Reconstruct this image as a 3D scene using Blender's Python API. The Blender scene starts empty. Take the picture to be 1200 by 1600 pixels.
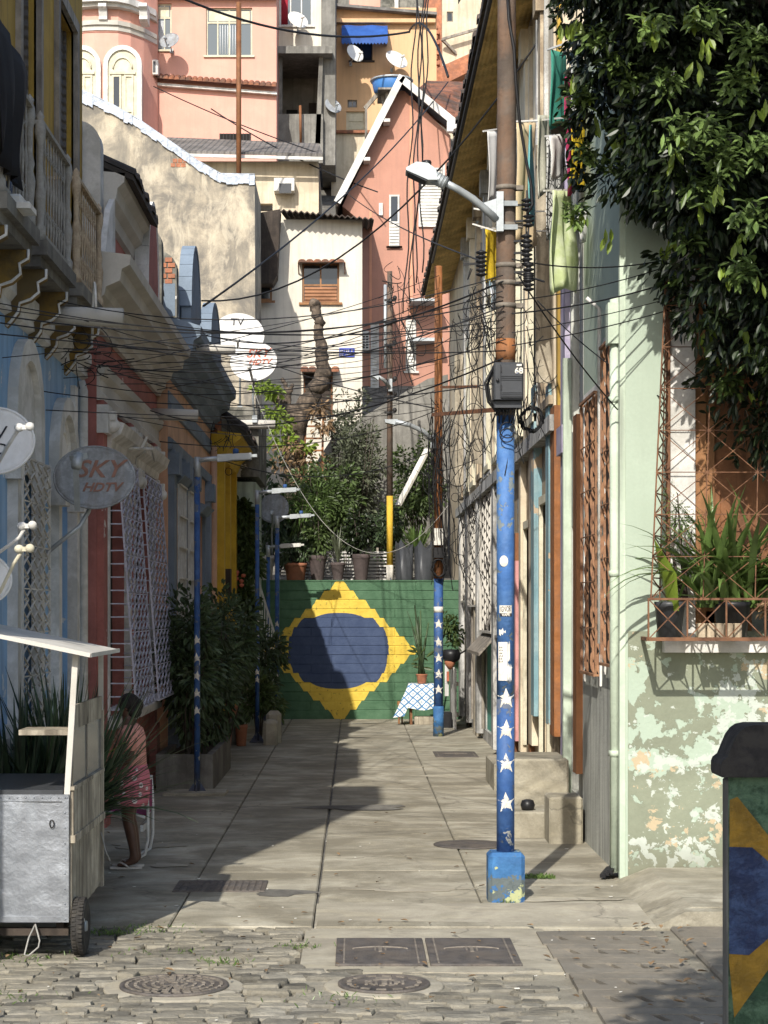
import bpy, math, random
from mathutils import Vector, Matrix
from math import sin, cos, pi, radians, sqrt, atan2
random.seed(7)
R = random.Random(11)
U = R.uniform
scene = bpy.context.scene
COL = scene.collection
FX, CX, CY, CH = 3000.0, 555.0, 955.0, 2.3       # focal length and vanishing point in photo pixels, camera height

def P(px, py, d): return Vector(((px-CX)/FX*d, d, CH-(py-CY)/FX*d))
def PX(px, d): return (px-CX)/FX*d
def PZ(py, d): return CH-(py-CY)/FX*d
def DG(py): return CH*FX/(py-CY)                 # depth of a ground point

# ------------------------------------------------------------------ mesh builder
class MB:
    def __init__(s): s.v=[]; s.f=[]; s.m=[]; s.cur=0; s.sm=[]; s.smooth=False
    def add(s, vs, fs):
        b=len(s.v); s.v.extend([tuple(p) for p in vs])
        for f in fs: s.f.append(tuple(i+b for i in f)); s.m.append(s.cur); s.sm.append(s.smooth)
        return s
    def box(s,x0,x1,y0,y1,z0,z1):
        if x0>x1:x0,x1=x1,x0
        if y0>y1:y0,y1=y1,y0
        if z0>z1:z0,z1=z1,z0
        return s.add([(x0,y0,z0),(x1,y0,z0),(x1,y1,z0),(x0,y1,z0),(x0,y0,z1),(x1,y0,z1),(x1,y1,z1),(x0,y1,z1)],
          [(3,2,1,0),(4,5,6,7),(0,1,5,4),(1,2,6,5),(2,3,7,6),(3,0,4,7)])
    def obox(s,c,ax,ay,az):
        c=Vector(c);ax=Vector(ax);ay=Vector(ay);az=Vector(az)
        vs=[c+ax*i+ay*j+az*k for k in(-1,1) for (i,j) in((-1,-1),(1,-1),(1,1),(-1,1))]
        return s.add(vs,[(3,2,1,0),(4,5,6,7),(0,1,5,4),(1,2,6,5),(2,3,7,6),(3,0,4,7)])
    def bbox(s,x0,x1,y0,y1,z0,z1,b=.01):   # box with bevelled vertical and top edges
        pts=[(x0+b,y0),(x1-b,y0),(x1,y0+b),(x1,y1-b),(x1-b,y1),(x0+b,y1),(x0,y1-b),(x0,y0+b)]
        n=8; cx,cy=(x0+x1)/2,(y0+y1)/2
        ins=[(min(max(x,x0+b),x1-b),min(max(y,y0+b),y1-b)) for x,y in pts]
        vs=[(x,y,z0) for x,y in pts]+[(x,y,z1-b) for x,y in pts]+[(x,y,z1) for x,y in ins]
        fs=[tuple(range(n-1,-1,-1)),tuple(range(2*n,3*n))]
        for k in(0,n):
            for i in range(n): j=(i+1)%n; fs.append((k+i,k+j,k+n+j,k+n+i))
        return s.add(vs,fs)
    def prism(s,pts,ext):
        ext=Vector(ext); n=len(pts); a=[Vector(p) for p in pts]; vs=a+[p+ext for p in a]
        fs=[tuple(range(n-1,-1,-1)),tuple(range(n,2*n))]
        for i in range(n): j=(i+1)%n; fs.append((i,j,n+j,n+i))
        return s.add(vs,fs)
    def poly(s,pts): return s.add(pts,[tuple(range(len(pts)))])
    def bar(s,a,b,w,h=None,up=(0,0,1)):
        a=Vector(a);b=Vector(b);h=h or w;d=b-a;L=d.length
        if L<1e-6:return s
        d/=L;u=Vector(up)
        if abs(d.dot(u))>.97:u=Vector((0,1,0))
        x=d.cross(u).normalized();y=x.cross(d).normalized()
        return s.obox((a+b)/2,x*w/2,d*L/2,y*h/2)
    def tube(s,path,r,n=6,cap=True,smooth=True):
        path=[Vector(p) for p in path];k=len(path)
        rs=r if isinstance(r,(list,tuple)) else [r]*k
        vs=[];fs=[];pu=None
        for i,p in enumerate(path):
            d=(path[min(i+1,k-1)]-path[max(i-1,0)])
            if d.length<1e-9:d=Vector((0,0,1))
            d.normalize()
            if pu is None:
                u=Vector((0,0,1)) if abs(d.z)<.9 else Vector((0,1,0))
            else:u=pu
            x=(u-d*u.dot(d))
            if x.length<1e-6: x=d.orthogonal()
            x.normalize();pu=x;y=d.cross(x)
            for j in range(n):
                a=2*pi*j/n;vs.append(p+(x*cos(a)+y*sin(a))*rs[i])
        for i in range(k-1):
            for j in range(n):
                j2=(j+1)%n;fs.append((i*n+j,i*n+j2,(i+1)*n+j2,(i+1)*n+j))
        if cap: fs.append(tuple(range(n-1,-1,-1)));fs.append(tuple(range((k-1)*n,k*n)))
        o=s.smooth;s.smooth=smooth;s.add(vs,fs);s.smooth=o;return s
    def lathe(s,prof,c,n=16,axis='z',smooth=True,a0=0,a1=2*pi):
        c=Vector(c);vs=[];fs=[];k=len(prof);full=abs(a1-a0-2*pi)<1e-6;m=n if full else n+1
        for r,z in prof:
            for j in range(m):
                a=a0+(a1-a0)*j/n;x,y=r*cos(a),r*sin(a)
                q={'z':(x,y,z),'y':(x,z,y),'x':(z,x,y)}[axis];vs.append(c+Vector(q))
        for i in range(k-1):
            for j in range(m if full else n):
                j2=(j+1)%m;fs.append((i*m+j,i*m+j2,(i+1)*m+j2,(i+1)*m+j))
        if full:
            if prof[0][0]>1e-5:fs.append(tuple(range(m-1,-1,-1)))
            if prof[-1][0]>1e-5:fs.append(tuple(range((k-1)*m,k*m)))
        o=s.smooth;s.smooth=smooth;s.add(vs,fs);s.smooth=o;return s
    def ball(s,c,rx,ry=None,rz=None,n=10,m=7):
        ry=ry or rx;rz=rz or rx;c=Vector(c);vs=[];fs=[]
        for i in range(m+1):
            t=pi*i/m
            for j in range(n):
                a=2*pi*j/n;vs.append(c+Vector((rx*sin(t)*cos(a),ry*sin(t)*sin(a),rz*cos(t))))
        for i in range(m):
            for j in range(n):
                j2=(j+1)%n;fs.append((i*n+j,(i+1)*n+j,(i+1)*n+j2,i*n+j2))
        o=s.smooth;s.smooth=True;s.add(vs,fs);s.smooth=o;return s
    def wallgrid(s,fixed,t,u0,u1,z0,z1,ops,axis='x'):
        """wall with real openings: axis 'x' = plane x=fixed (thickness t in +x), u along y; axis 'y' = plane y=fixed, u along x"""
        us=sorted(set([u0,u1]+[min(max(v,u0),u1) for o in ops for v in o[:2]]))
        zs=sorted(set([z0,z1]+[min(max(v,z0),z1) for o in ops for v in o[2:4]]))
        for a,b in zip(us,us[1:]):
            run=None
            for c,d in zip(zs,zs[1:]):
                um,zm=(a+b)/2,(c+d)/2
                hole=any(o[0]<um<o[1] and o[2]<zm<o[3] for o in ops)
                if hole:
                    if run: s._wb(fixed,t,a,b,run[0],run[1],axis);run=None
                else: run=(run[0],d) if run else (c,d)
            if run:s._wb(fixed,t,a,b,run[0],run[1],axis)
        return s
    def _wb(s,f,t,a,b,c,d,axis):
        s.box(f,f+t,a,b,c,d) if axis=='x' else s.box(a,b,f,f+t,c,d)
    def build(s,name,mat,parent=None,origin=None,smooth_angle=None):
        me=bpy.data.meshes.new(name)
        if origin is None: origin=Vector(parent.location) if parent else Vector((0,0,0))
        o0=Vector(origin)
        if parent is not None and parent.parent is not None:
            o0=wloc(parent)
        me.from_pydata([(x-o0.x,y-o0.y,z-o0.z) for x,y,z in s.v],[],s.f)
        mats=mat if isinstance(mat,(list,tuple)) else [mat]
        for m in mats: me.materials.append(m)
        me.polygons.foreach_set('material_index',s.m)
        me.polygons.foreach_set('use_smooth',s.sm)
        me.update()
        ob=bpy.data.objects.new(name,me);COL.objects.link(ob)
        if parent is not None: ob.parent=parent; ob.location=(0,0,0)
        else: ob.location=o0
        return ob
    def base(s):
        xs=[p[0] for p in s.v];ys=[p[1] for p in s.v];zs=[p[2] for p in s.v]
        return Vector(((min(xs)+max(xs))/2,(min(ys)+max(ys))/2,min(zs)))
    def thing(s,name,mat,label,cat,group=None,kind=None):
        ob=s.build(name,mat,None,s.base());tag(ob,label,cat,group,kind);return ob
    def struct(s,name,mat,kind='structure',label=None):
        ob=s.build(name,mat,None,(0,0,0));ob['kind']=kind
        if label:ob['label']=label
        return ob

def wloc(o):
    v=Vector(o.location)
    while o.parent: o=o.parent; v=v+Vector(o.location)
    return v
def tag(o,label=None,cat=None,group=None,kind=None):
    if label:o['label']=label
    if cat:o['category']=cat
    if group:o['group']=group
    if kind:o['kind']=kind
    return o
def T(name,label,cat,loc,group=None):
    o=bpy.data.objects.new(name,None);COL.objects.link(o);o.location=loc;o.empty_display_size=.2
    return tag(o,label,cat,group)
def dup(root,loc,label=None,group=None):
    r=root.copy();COL.objects.link(r);r.location=loc
    if label:r['label']=label
    if group:r['group']=group
    for ch in list(root.children):
        c=ch.copy();COL.objects.link(c);c.parent=r
        for g in list(ch.children):
            d=g.copy();COL.objects.link(d);d.parent=c
    return r

# ------------------------------------------------------------------ materials
def nt(m): return m.node_tree.nodes,m.node_tree.links
def mk(name,col,rough=.8,var=.18,scale=3.0,stain=None,streak=None,peel=None,bump=.25,bscale=25.0,metal=0.0,spec=.3,island=0.0,grime=None,trans=0.0,fine=.22,cracks=None,hstreak=None):
    """procedural paint / plaster / metal: base colour with noise, optional stain patches (col, amount, scale),
    vertical streaks (col, amount), peeling patches (col, threshold, scale), a grimy foot (col, height, amount)"""
    m=bpy.data.materials.new(name);m.use_nodes=True;N,L=nt(m);N.clear()
    out=N.new('ShaderNodeOutputMaterial');b=N.new('ShaderNodeBsdfPrincipled');L.new(b.outputs[0],out.inputs[0])
    tc=N.new('ShaderNodeTexCoord')
    def noise(sc,det=5,ro=.6,vec=None,dist=0):
        n=N.new('ShaderNodeTexNoise');n.inputs['Scale'].default_value=sc;n.inputs['Detail'].default_value=det
        n.inputs['Roughness'].default_value=ro;n.inputs['Distortion'].default_value=dist
        L.new(vec or tc.outputs['Object'],n.inputs['Vector']);return n.outputs['Fac']
    def ramp(f,a,c):
        r=N.new('ShaderNodeMapRange');r.inputs[1].default_value=a;r.inputs[2].default_value=c;r.clamp=True
        L.new(f,r.inputs[0]);return r.outputs[0]
    def mul(a,v):
        q=N.new('ShaderNodeMath');q.operation='MULTIPLY';L.new(a,q.inputs[0])
        if isinstance(v,(int,float)):q.inputs[1].default_value=v
        else:L.new(v,q.inputs[1])
        return q.outputs[0]
    def mix(fac,a,c):
        q=N.new('ShaderNodeMix');q.data_type='RGBA'
        if isinstance(fac,(int,float)):q.inputs[0].default_value=fac
        else:L.new(fac,q.inputs[0])
        for s_,v in((6,a),(7,c)):
            if isinstance(v,(tuple,list)):q.inputs[s_].default_value=(v[0],v[1],v[2],1)
            else:L.new(v,q.inputs[s_])
        return q.outputs[2]
    dk=tuple(c*(1-var) for c in col);lt=tuple(min(1,c*(1+var)) for c in col)
    c=mix(ramp(noise(scale),.36,.64),dk,lt)
    fm=ramp(noise(38,7,.7),.3,.7);c=mix(mul(fm,fine),c,tuple(v*.55 for v in col));c=mix(mul(ramp(noise(scale*.35,4,.6),.4,.62),.22),c,tuple(v*.68 for v in col))
    if island:
        g=N.new('ShaderNodeNewGeometry');hs=N.new('ShaderNodeHueSaturation')
        r=N.new('ShaderNodeMapRange');r.inputs[3].default_value=1-island;r.inputs[4].default_value=1+island
        L.new(g.outputs['Random Per Island'],r.inputs[0]);L.new(r.outputs[0],hs.inputs['Value']);L.new(c,hs.inputs['Color']);c=hs.outputs[0]
    if stain: c=mix(mul(ramp(noise(stain[2],7,.68,dist=.4),.43,.58),stain[1]),c,stain[0])
    if streak:
        mp=N.new('ShaderNodeMapping');mp.inputs['Scale'].default_value=(7,7,.45);L.new(tc.outputs['Object'],mp.inputs[0])
        c=mix(mul(ramp(noise(1.0,6,.65,mp.outputs[0]),.46,.63),streak[1]),c,streak[0])
    if hstreak:
        mp2=N.new('ShaderNodeMapping');mp2.inputs['Scale'].default_value=hstreak[2];L.new(tc.outputs['Object'],mp2.inputs[0])
        c=mix(mul(ramp(noise(1.0,8,.7,mp2.outputs[0],dist=.6),.44,.64),hstreak[1]),c,hstreak[0])
        c=mix(mul(ramp(noise(1.7,8,.7,mp2.outputs[0],dist=.9),.52,.62),hstreak[1]*.7),c,hstreak[3])
    if cracks:
        vo=N.new('ShaderNodeTexVoronoi');vo.feature='DISTANCE_TO_EDGE';vo.inputs['Scale'].default_value=cracks[1]
        dn=N.new('ShaderNodeTexNoise');dn.inputs['Scale'].default_value=2.2;dn.inputs['Detail'].default_value=6;L.new(tc.outputs['Object'],dn.inputs['Vector'])
        va=N.new('ShaderNodeMixRGB');va.blend_type='LINEAR_LIGHT';va.inputs[0].default_value=.35;L.new(tc.outputs['Object'],va.inputs[1]);L.new(dn.outputs['Color'],va.inputs[2]);L.new(va.outputs[0],vo.inputs['Vector'])
        cr=N.new('ShaderNodeMapRange');cr.inputs[1].default_value=cracks[2];cr.inputs[2].default_value=cracks[2]*.3;L.new(vo.outputs['Distance'],cr.inputs[0])
        c=mix(mul(mul(cr.outputs[0],ramp(noise(.6,3),.45,.58)),.5),c,cracks[0])
    pf=None
    if peel:
        for k_,pl in enumerate(peel if isinstance(peel,list) else [peel]):
            mpp=N.new('ShaderNodeMapping');mpp.inputs['Location'].default_value=(k_*7.3,k_*3.1,k_*5.7);L.new(tc.outputs['Object'],mpp.inputs[0])
            lo=noise(pl[2]*.22,3,.5,mpp.outputs[0]);mad=N.new('ShaderNodeMath');mad.operation='MULTIPLY_ADD';L.new(lo,mad.inputs[0]);mad.inputs[1].default_value=.7;L.new(noise(pl[2],9,.62,mpp.outputs[0],dist=.3),mad.inputs[2])
            p1=ramp(mad.outputs[0],pl[1]+.35,pl[1]+.362)
            c=mix(p1,c,pl[0]);pf=p1 if pf is None else pf
    if grime:
        sx=N.new('ShaderNodeSeparateXYZ');L.new(tc.outputs['Object'],sx.inputs[0])
        ad=N.new('ShaderNodeMath');ad.operation='MULTIPLY_ADD';L.new(noise(2.5,6),ad.inputs[0]);ad.inputs[1].default_value=-grime[1]*1.2;L.new(sx.outputs[2],ad.inputs[2])
        r=N.new('ShaderNodeMapRange');r.inputs[1].default_value=grime[1]*.4;r.inputs[2].default_value=-grime[1]*.6;L.new(ad.outputs[0],r.inputs[0])
        c=mix(mul(r.outputs[0],grime[2]),c,grime[0])
    L.new(c,b.inputs['Base Color']);b.inputs['Roughness'].default_value=rough;b.inputs['Metallic'].default_value=metal
    b.inputs['Specular IOR Level'].default_value=spec
    if bump:
        bp=N.new('ShaderNodeBump');bp.inputs['Strength'].default_value=bump;bp.inputs['Distance'].default_value=.02
        L.new(noise(bscale,6,.6),bp.inputs['Height'])
        if pf is not None:
            bp2=N.new('ShaderNodeBump');bp2.inputs['Strength'].default_value=.5;bp2.inputs['Distance'].default_value=.01;bp2.invert=True
            L.new(pf,bp2.inputs['Height']);L.new(bp.outputs[0],bp2.inputs['Normal']);L.new(bp2.outputs[0],b.inputs['Normal'])
        else:L.new(bp.outputs[0],b.inputs['Normal'])
    if trans:
        t=N.new('ShaderNodeBsdfTranslucent');L.new(c,t.inputs[0]);ms=N.new('ShaderNodeMixShader');ms.inputs[0].default_value=trans
        L.new(b.outputs[0],ms.inputs[1]);L.new(t.outputs[0],ms.inputs[2]);L.new(ms.outputs[0],out.inputs[0])
    return m
def glass(name,col=(.02,.025,.03),rough=.08):
    m=bpy.data.materials.new(name);m.use_nodes=True;b=m.node_tree.nodes['Principled BSDF']
    b.inputs['Base Color'].default_value=(*col,1);b.inputs['Roughness'].default_value=rough;b.inputs['Specular IOR Level'].default_value=.6
    return m
def rib(name,col,per,axis=0,rough=.7,depth=.03,var=.25,stain=None):
    """corrugated sheet / roof tile / louvre: wave bump along one object axis"""
    m=mk(name,col,rough,var,2.5,stain=stain,bump=0);N,L=nt(m)
    b=[n for n in N if n.type=='BSDF_PRINCIPLED'][0];tc=[n for n in N if n.type=='TEX_COORD'][0]
    w=N.new('ShaderNodeTexWave');w.wave_type='BANDS';w.bands_direction='XYZ'[axis];w.inputs['Scale'].default_value=.314/per
    L.new(tc.outputs['Object'],w.inputs[0]);bp=N.new('ShaderNodeBump');bp.inputs['Distance'].default_value=depth;bp.inputs['Strength'].default_value=.9
    L.new(w.outputs[0],bp.inputs['Height']);L.new(bp.outputs[0],b.inputs['Normal']);return m

MA={}
def A(k,*a,**kw): MA[k]=mk(k,*a,**kw)
G=(.12,.11,.095)
A('concrete',(.41,.38,.30),.9,.24,1.6,stain=((.19,.17,.125),.8,1.1),hstreak=((.185,.165,.12),.6,(.9,1.9,1),(.39,.35,.255)),bump=.5,bscale=40,island=.10,fine=.35,cracks=((.09,.08,.065),.33,.006))
A('concrete_pale',(.43,.395,.31),.9,.2,1.3,hstreak=((.2,.18,.135),.6,(.9,2,1),(.43,.385,.28)),stain=((.25,.225,.18),.7,1.3),fine=.35,cracks=((.09,.08,.065),.5,.008),bump=.35,bscale=40)
A('concrete_dark',(.20,.19,.165),.9,.2,1.6,stain=((.09,.085,.075),.8,1.2),streak=((.07,.065,.06),.6),bump=.4,bscale=25)
A('mortar_pale',(.30,.275,.215),.95,.2,4,stain=((.18,.165,.13),.8,2),bump=.6,bscale=40,fine=.4)
A('mortar',(.12,.108,.085),.95,.2,4,stain=((.16,.15,.12),.8,2),bump=.5,bscale=60)
A('cobble',(.19,.176,.143),.8,.25,9,stain=((.25,.225,.17),.6,1.6),bump=.8,bscale=26,island=.5,fine=.45)
A('stone_slab',(.215,.19,.15),.85,.18,3,stain=((.15,.14,.12),.6,2),bump=.5,bscale=30,island=.12)
A('iron_cover',(.115,.104,.096),.6,.3,9,stain=((.17,.14,.11),.5,4),bump=.4,bscale=80,metal=.3)
A('iron_ring',(.19,.165,.135),.7,.3,9,bump=.3)
A('blue_wall',(.25,.42,.63),.85,.12,2,stain=((.34,.44,.56),.5,1.5),streak=((.13,.22,.36),.5),peel=((.52,.55,.56),.66,3.0))
A('ochre_wall',(.42,.27,.05),.85,.14,2,stain=((.30,.18,.03),.6,1.5),streak=((.16,.11,.04),.5))
A('white_trim',(.72,.70,.66),.85,.1,3,stain=((.36,.35,.31),.6,2.2),fine=.3)
A('grey_trim',(.58,.55,.49),.85,.08,1.0,stain=((.30,.28,.24),.45,.6),fine=.25,bump=.12)
A('red_wall',(.40,.15,.125),.85,.14,3,stain=((.22,.085,.07),.6,2),peel=((.6,.56,.52),.70,2.2))
A('salmon_wall',(.68,.41,.26),.85,.1,2,stain=((.45,.27,.17),.6,1.5),streak=((.3,.2,.14),.4))
A('slate_trim',(.21,.265,.33),.8,.1,1.2,stain=((.10,.125,.15),.5,.7),fine=.35)
A('yellow_paint',(.60,.39,.04),.8,.12,3,stain=((.42,.26,.03),.5,2))
A('pale_green',(.52,.60,.48),.85,.1,2,stain=((.36,.42,.33),.6,1.5),streak=((.2,.22,.18),.6))
A('lime_wall',(.395,.465,.375),.88,.06,1.2,stain=((.34,.405,.32),.5,.8),streak=((.3,.35,.28),.2),bump=.12,bscale=18)
A('mossy',(.21,.2,.17),.95,.3,3,stain=((.06,.06,.05),.85,2),peel=((.62,.6,.55),.63,1.6))
A('soot_plaster',(.50,.43,.32),.9,.2,1.1,stain=((.14,.13,.115),.85,1.0),streak=((.16,.14,.115),.28),hstreak=((.15,.14,.12),.75,(1.3,1,.55),(.56,.49,.37)),bump=.4,fine=.45)
A('dado_green',(.235,.255,.185),.9,.1,2,stain=((.18,.19,.135),.5,1.2),grime=((.13,.12,.085),.35,.8),peel=[((.35,.42,.335),.515,5.5),((.43,.35,.23),.585,4.4),((.44,.475,.42),.585,8.5)],bump=.3)
A('pink_wall',(.68,.36,.28),.85,.07,1.2,stain=((.58,.30,.23),.5,.9),streak=((.5,.27,.22),.3))
A('terracotta_wall',(.46,.235,.17),.85,.08,1.2,stain=((.38,.2,.145),.5,.6),streak=((.3,.17,.13),.3))
A('terracotta_light',(.62,.30,.19),.85,.08,1.5)
A('white_wall',(.70,.65,.55),.85,.08,1.0,stain=((.55,.5,.42),.5,.8),streak=((.42,.38,.32),.4))
A('cream_wall',(.66,.58,.43),.85,.1,1.0,stain=((.42,.34,.24),.6,.9),streak=((.33,.27,.2),.5))
A('orange_wall',(.66,.42,.235),.85,.08,1.0,stain=((.55,.35,.19),.5,.8),streak=((.4,.26,.15),.3))
A('grey_wall',(.25,.24,.215),.92,.2,1.4,stain=((.13,.125,.11),.8,1.0),streak=((.1,.095,.085),.6),bump=.4)
A('foil',(.36,.40,.46),.5,.25,9,bump=1.0,bscale=9,metal=.1,spec=.4)
A('cement_roof',(.20,.185,.17),.9,.25,2.0,stain=((.10,.095,.085),.7,1.5),bump=.2)
A('wood_brown',(.20,.085,.035),.65,.3,4,streak=((.10,.045,.02),.7),bump=.3,bscale=30)
A('wood_door',(.30,.145,.06),.6,.2,5,streak=((.16,.075,.03),.7),bump=.2)
A('wood_grey',(.27,.24,.20),.85,.3,5,streak=((.09,.08,.07),.8),bump=.4,bscale=30)
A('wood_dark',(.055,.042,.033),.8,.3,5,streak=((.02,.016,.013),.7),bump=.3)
A('plank_pale',(.44,.39,.30),.85,.2,5,streak=((.12,.10,.075),.9),stain=((.22,.19,.145),.6,4),bump=.4)
A('tile',(.27,.11,.06),.85,.35,5,stain=((.07,.055,.045),.75,2.5),bump=.4,island=.25)
A('tile_dark',(.075,.058,.048),.9,.4,5,stain=((.03,.028,.025),.8,3),bump=.4,island=.35)
A('brick',(.42,.17,.09),.9,.3,8,stain=((.25,.12,.08),.6,3),bump=.5)
A('rust',(.29,.12,.05),.85,.35,8,stain=((.12,.06,.035),.7,5),bump=.3)
A('rust_orange',(.34,.135,.045),.8,.3,5,streak=((.15,.065,.03),.8),stain=((.21,.10,.05),.7,5),bump=.3)
A('pole_rust',(.115,.09,.072),.85,.3,5,stain=((.17,.095,.055),.55,2.6),streak=((.07,.055,.045),.6),bump=.4)
A('blue_paint',(.05,.135,.34),.6,.2,6,stain=((.10,.21,.42),.6,2.5),streak=((.03,.08,.2),.4),peel=((.16,.19,.2),.60,12),bump=.35,bscale=30)
A('navy_paint',(.025,.075,.22),.6,.22,6,stain=((.06,.13,.3),.6,3),peel=[((.10,.12,.16),.60,10),((.45,.45,.42),.68,11)],grime=((.09,.08,.065),.5,.8),bump=.25)
A('blue_worn',(.045,.15,.33),.7,.25,6,stain=((.03,.09,.22),.7,5),peel=[((.36,.38,.2),.60,7),((.10,.12,.12),.62,9)],bump=.6,bscale=14)
A('star_white',(.72,.69,.61),.8,.1,10,stain=((.45,.41,.34),.6,12),peel=((.1,.14,.25),.63,22))
A('galv',(.42,.45,.46),.45,.12,8,stain=((.33,.35,.36),.5,5),metal=.35,bump=.1)
A('alu',(.31,.33,.36),.42,.22,3,stain=((.26,.275,.30),.7,2.6),metal=.6,bump=.6,bscale=6,streak=((.22,.23,.25),.5))
A('black_iron',(.03,.028,.027),.6,.3,9)
A('black_plastic',(.018,.018,.02),.4,.1,6,bump=.05)
A('box_plastic',(.05,.053,.058),.42,.12,6,bump=.05)
A('cable',(.012,.012,.013),.6,.2,8,bump=0)
A('cable_grey',(.33,.32,.29),.7,.2,8,bump=0)
A('white_metal',(.66,.65,.61),.55,.1,6,stain=((.4,.37,.32),.5,5),bump=.1)
A('lilac_metal',(.56,.56,.66),.55,.12,6,stain=((.26,.25,.27),.5,6),bump=.1)
A('rust_bars',(.25,.13,.075),.8,.35,8,stain=((.38,.21,.11),.5,6),bump=.2)
A('dish_grey',(.34,.36,.38),.6,.2,6,stain=((.18,.19,.2),.7,11),streak=((.16,.14,.12),.5),bump=.1)
A('dish_white',(.70,.69,.66),.55,.06,6,stain=((.5,.48,.44),.35,6),bump=.05)
A('logo_red',(.50,.15,.09),.7,.15,8,bump=0)
A('logo_brown',(.29,.155,.115),.8,.2,12,bump=0)
A('ink',(.03,.03,.035),.8,.1,9,bump=0)
A('sign_blue',(.04,.07,.38),.5,.1,9,bump=0)
A('terracotta_pot',(.40,.16,.085),.85,.2,6,stain=((.25,.12,.08),.5,6),bump=.2)
A('plum_pot',(.078,.06,.057),.8,.15,6,stain=((.1,.075,.07),.5,5),bump=.15)
A('soil',(.06,.045,.03),.95,.3,9)
A('bark',(.15,.115,.085),.95,.4,9,stain=((.035,.028,.022),.85,5),streak=((.05,.04,.03),.6),bump=1.0,bscale=14)
A('bark_dark',(.07,.055,.045),.95,.35,7,bump=.8,bscale=18)
A('cap_black',(.022,.02,.02),.85,.3,7,stain=((.05,.046,.04),.6,8),bump=.3,bscale=30)
A('old_balcony',(.34,.33,.30),.9,.12,8,stain=((.2,.185,.165),.5,14),bump=.3,bscale=30,fine=.4)
A('old_balcony_sunlit',(.50,.40,.28),.9,.12,8,stain=((.25,.19,.13),.6,14),bump=.3,bscale=30,fine=.4)  # balcony colour with the sun on the third railing painted in
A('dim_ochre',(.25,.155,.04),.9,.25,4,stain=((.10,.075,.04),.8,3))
A('tyre',(.03,.028,.026),.85,.2,9,stain=((.09,.08,.065),.5,7),bump=.3)
A('skin_dark',(.095,.048,.03),.5,.1,9,bump=.05,spec=.35)
A('skin_mid',(.30,.15,.095),.5,.1,9,bump=.05,spec=.35)
A('hair',(.018,.013,.011),.7,.3,30,bump=.8,bscale=60)
A('pink_top',(.62,.29,.23),.85,.08,8,bump=.15)
A('flipflop',(.55,.5,.44),.7,.1,9)
A('magenta',(.28,.03,.12),.8,.2,7)
A('cloth_white',(.74,.73,.70),.85,.05,5,bump=.1,trans=.2)
A('awning_blue',(.035,.11,.38),.6,.15,4,bump=.1,trans=.15)
A('tank_blue',(.05,.17,.42),.5,.1,4,bump=.05)
A('purple_paint',(.33,.29,.41),.85,.12,3,stain=((.5,.47,.52),.5,2),streak=((.2,.18,.24),.5))
A('teal_paint',(.20,.34,.38),.85,.15,3,stain=((.33,.42,.42),.5,2),peel=((.42,.33,.23),.64,3),streak=((.09,.13,.14),.5))
A('teal_door',(.10,.36,.29),.75,.15,3,streak=((.06,.2,.17),.6))
A('tan_plaster',(.50,.41,.285),.9,.2,2.5,stain=((.23,.17,.11),.7,2),streak=((.13,.1,.075),.7),peel=((.3,.34,.35),.66,2),bump=.5)
A('cream_col',(.66,.58,.44),.85,.12,3,stain=((.45,.36,.24),.5,2),streak=((.25,.2,.14),.6))
A('ochre_soffit',(.74,.53,.2),.8,.16,3,stain=((.28,.18,.05),.6,1.6),bump=.2)
A('weathered',(.56,.55,.52),.9,.2,3,stain=((.24,.235,.22),.7,2),streak=((.10,.10,.095),.75),bump=.5)
A('side_grey',(.36,.365,.33),.9,.14,2,stain=((.25,.255,.23),.6,1.5),streak=((.55,.56,.50),.75),bump=.4)
A('orange_jamb',(.44,.20,.09),.75,.12,4,streak=((.3,.13,.06),.4))
A('pink_paint',(.55,.27,.26),.8,.12,4)
A('curtain',(.60,.61,.62),.9,.08,3,bump=0)
A('curtain_red',(.3,.02,.035),.9,.1,3,bump=0)
A('cream_frame',(.62,.58,.44),.75,.1,5,stain=((.42,.38,.27),.5,4))
A('paper',(.72,.70,.63),.9,.08,8,stain=((.45,.42,.36),.5,6),bump=.1)
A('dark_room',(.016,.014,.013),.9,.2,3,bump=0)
A('moss',(.10,.115,.035),.95,.3,9)
GL=glass('window_glass');GLL=glass('pale_glass',(.10,.12,.13),.15)
MA['corrugated']=rib('corrugated',(.19,.175,.16),.17,0,.9,.05,stain=((.09,.085,.075),.7,1.5))
MA['louvre']=rib('louvre',(.30,.145,.075),.09,2,.7,.03)
MA['louvre_grey']=rib('louvre_grey',(.13,.115,.10),.09,2,.8,.03)
MA['louvre_white']=rib('louvre_white',(.62,.6,.55),.09,2,.8,.03)
MA['tile_rows']=rib('tile_rows',(.26,.11,.065),.22,2,.85,.06,stain=((.07,.055,.045),.8,1.8))
def leafmat(name,col,trans=.35,var=.35,rough=.45,island=.45):
    m=mk(name,col,rough,var,6,bump=0,spec=.4,island=island,trans=trans);return m
LF_DARK=leafmat('leaf_dark',(.014,.024,.007),.06,rough=.42)  # the crown's shade is put into this leaf colour; one potted shrub shares it
LF_MID=leafmat('leaf_mid',(.085,.125,.04),.3)
LF_SHADE=leafmat('leaf_shade',(.065,.10,.045),.25)
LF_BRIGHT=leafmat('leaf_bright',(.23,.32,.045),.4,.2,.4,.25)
LF_GREY=leafmat('leaf_grey',(.115,.13,.08),.25)
LF_STRAP=leafmat('leaf_strap',(.12,.19,.05),.3,.3,.35,.4)
LF_SNAKE=leafmat('leaf_snake',(.035,.06,.03),.12,.4,.4,.4)
LF_DRY=leafmat('leaf_dry',(.23,.15,.08),.2,.4,.8)
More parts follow.
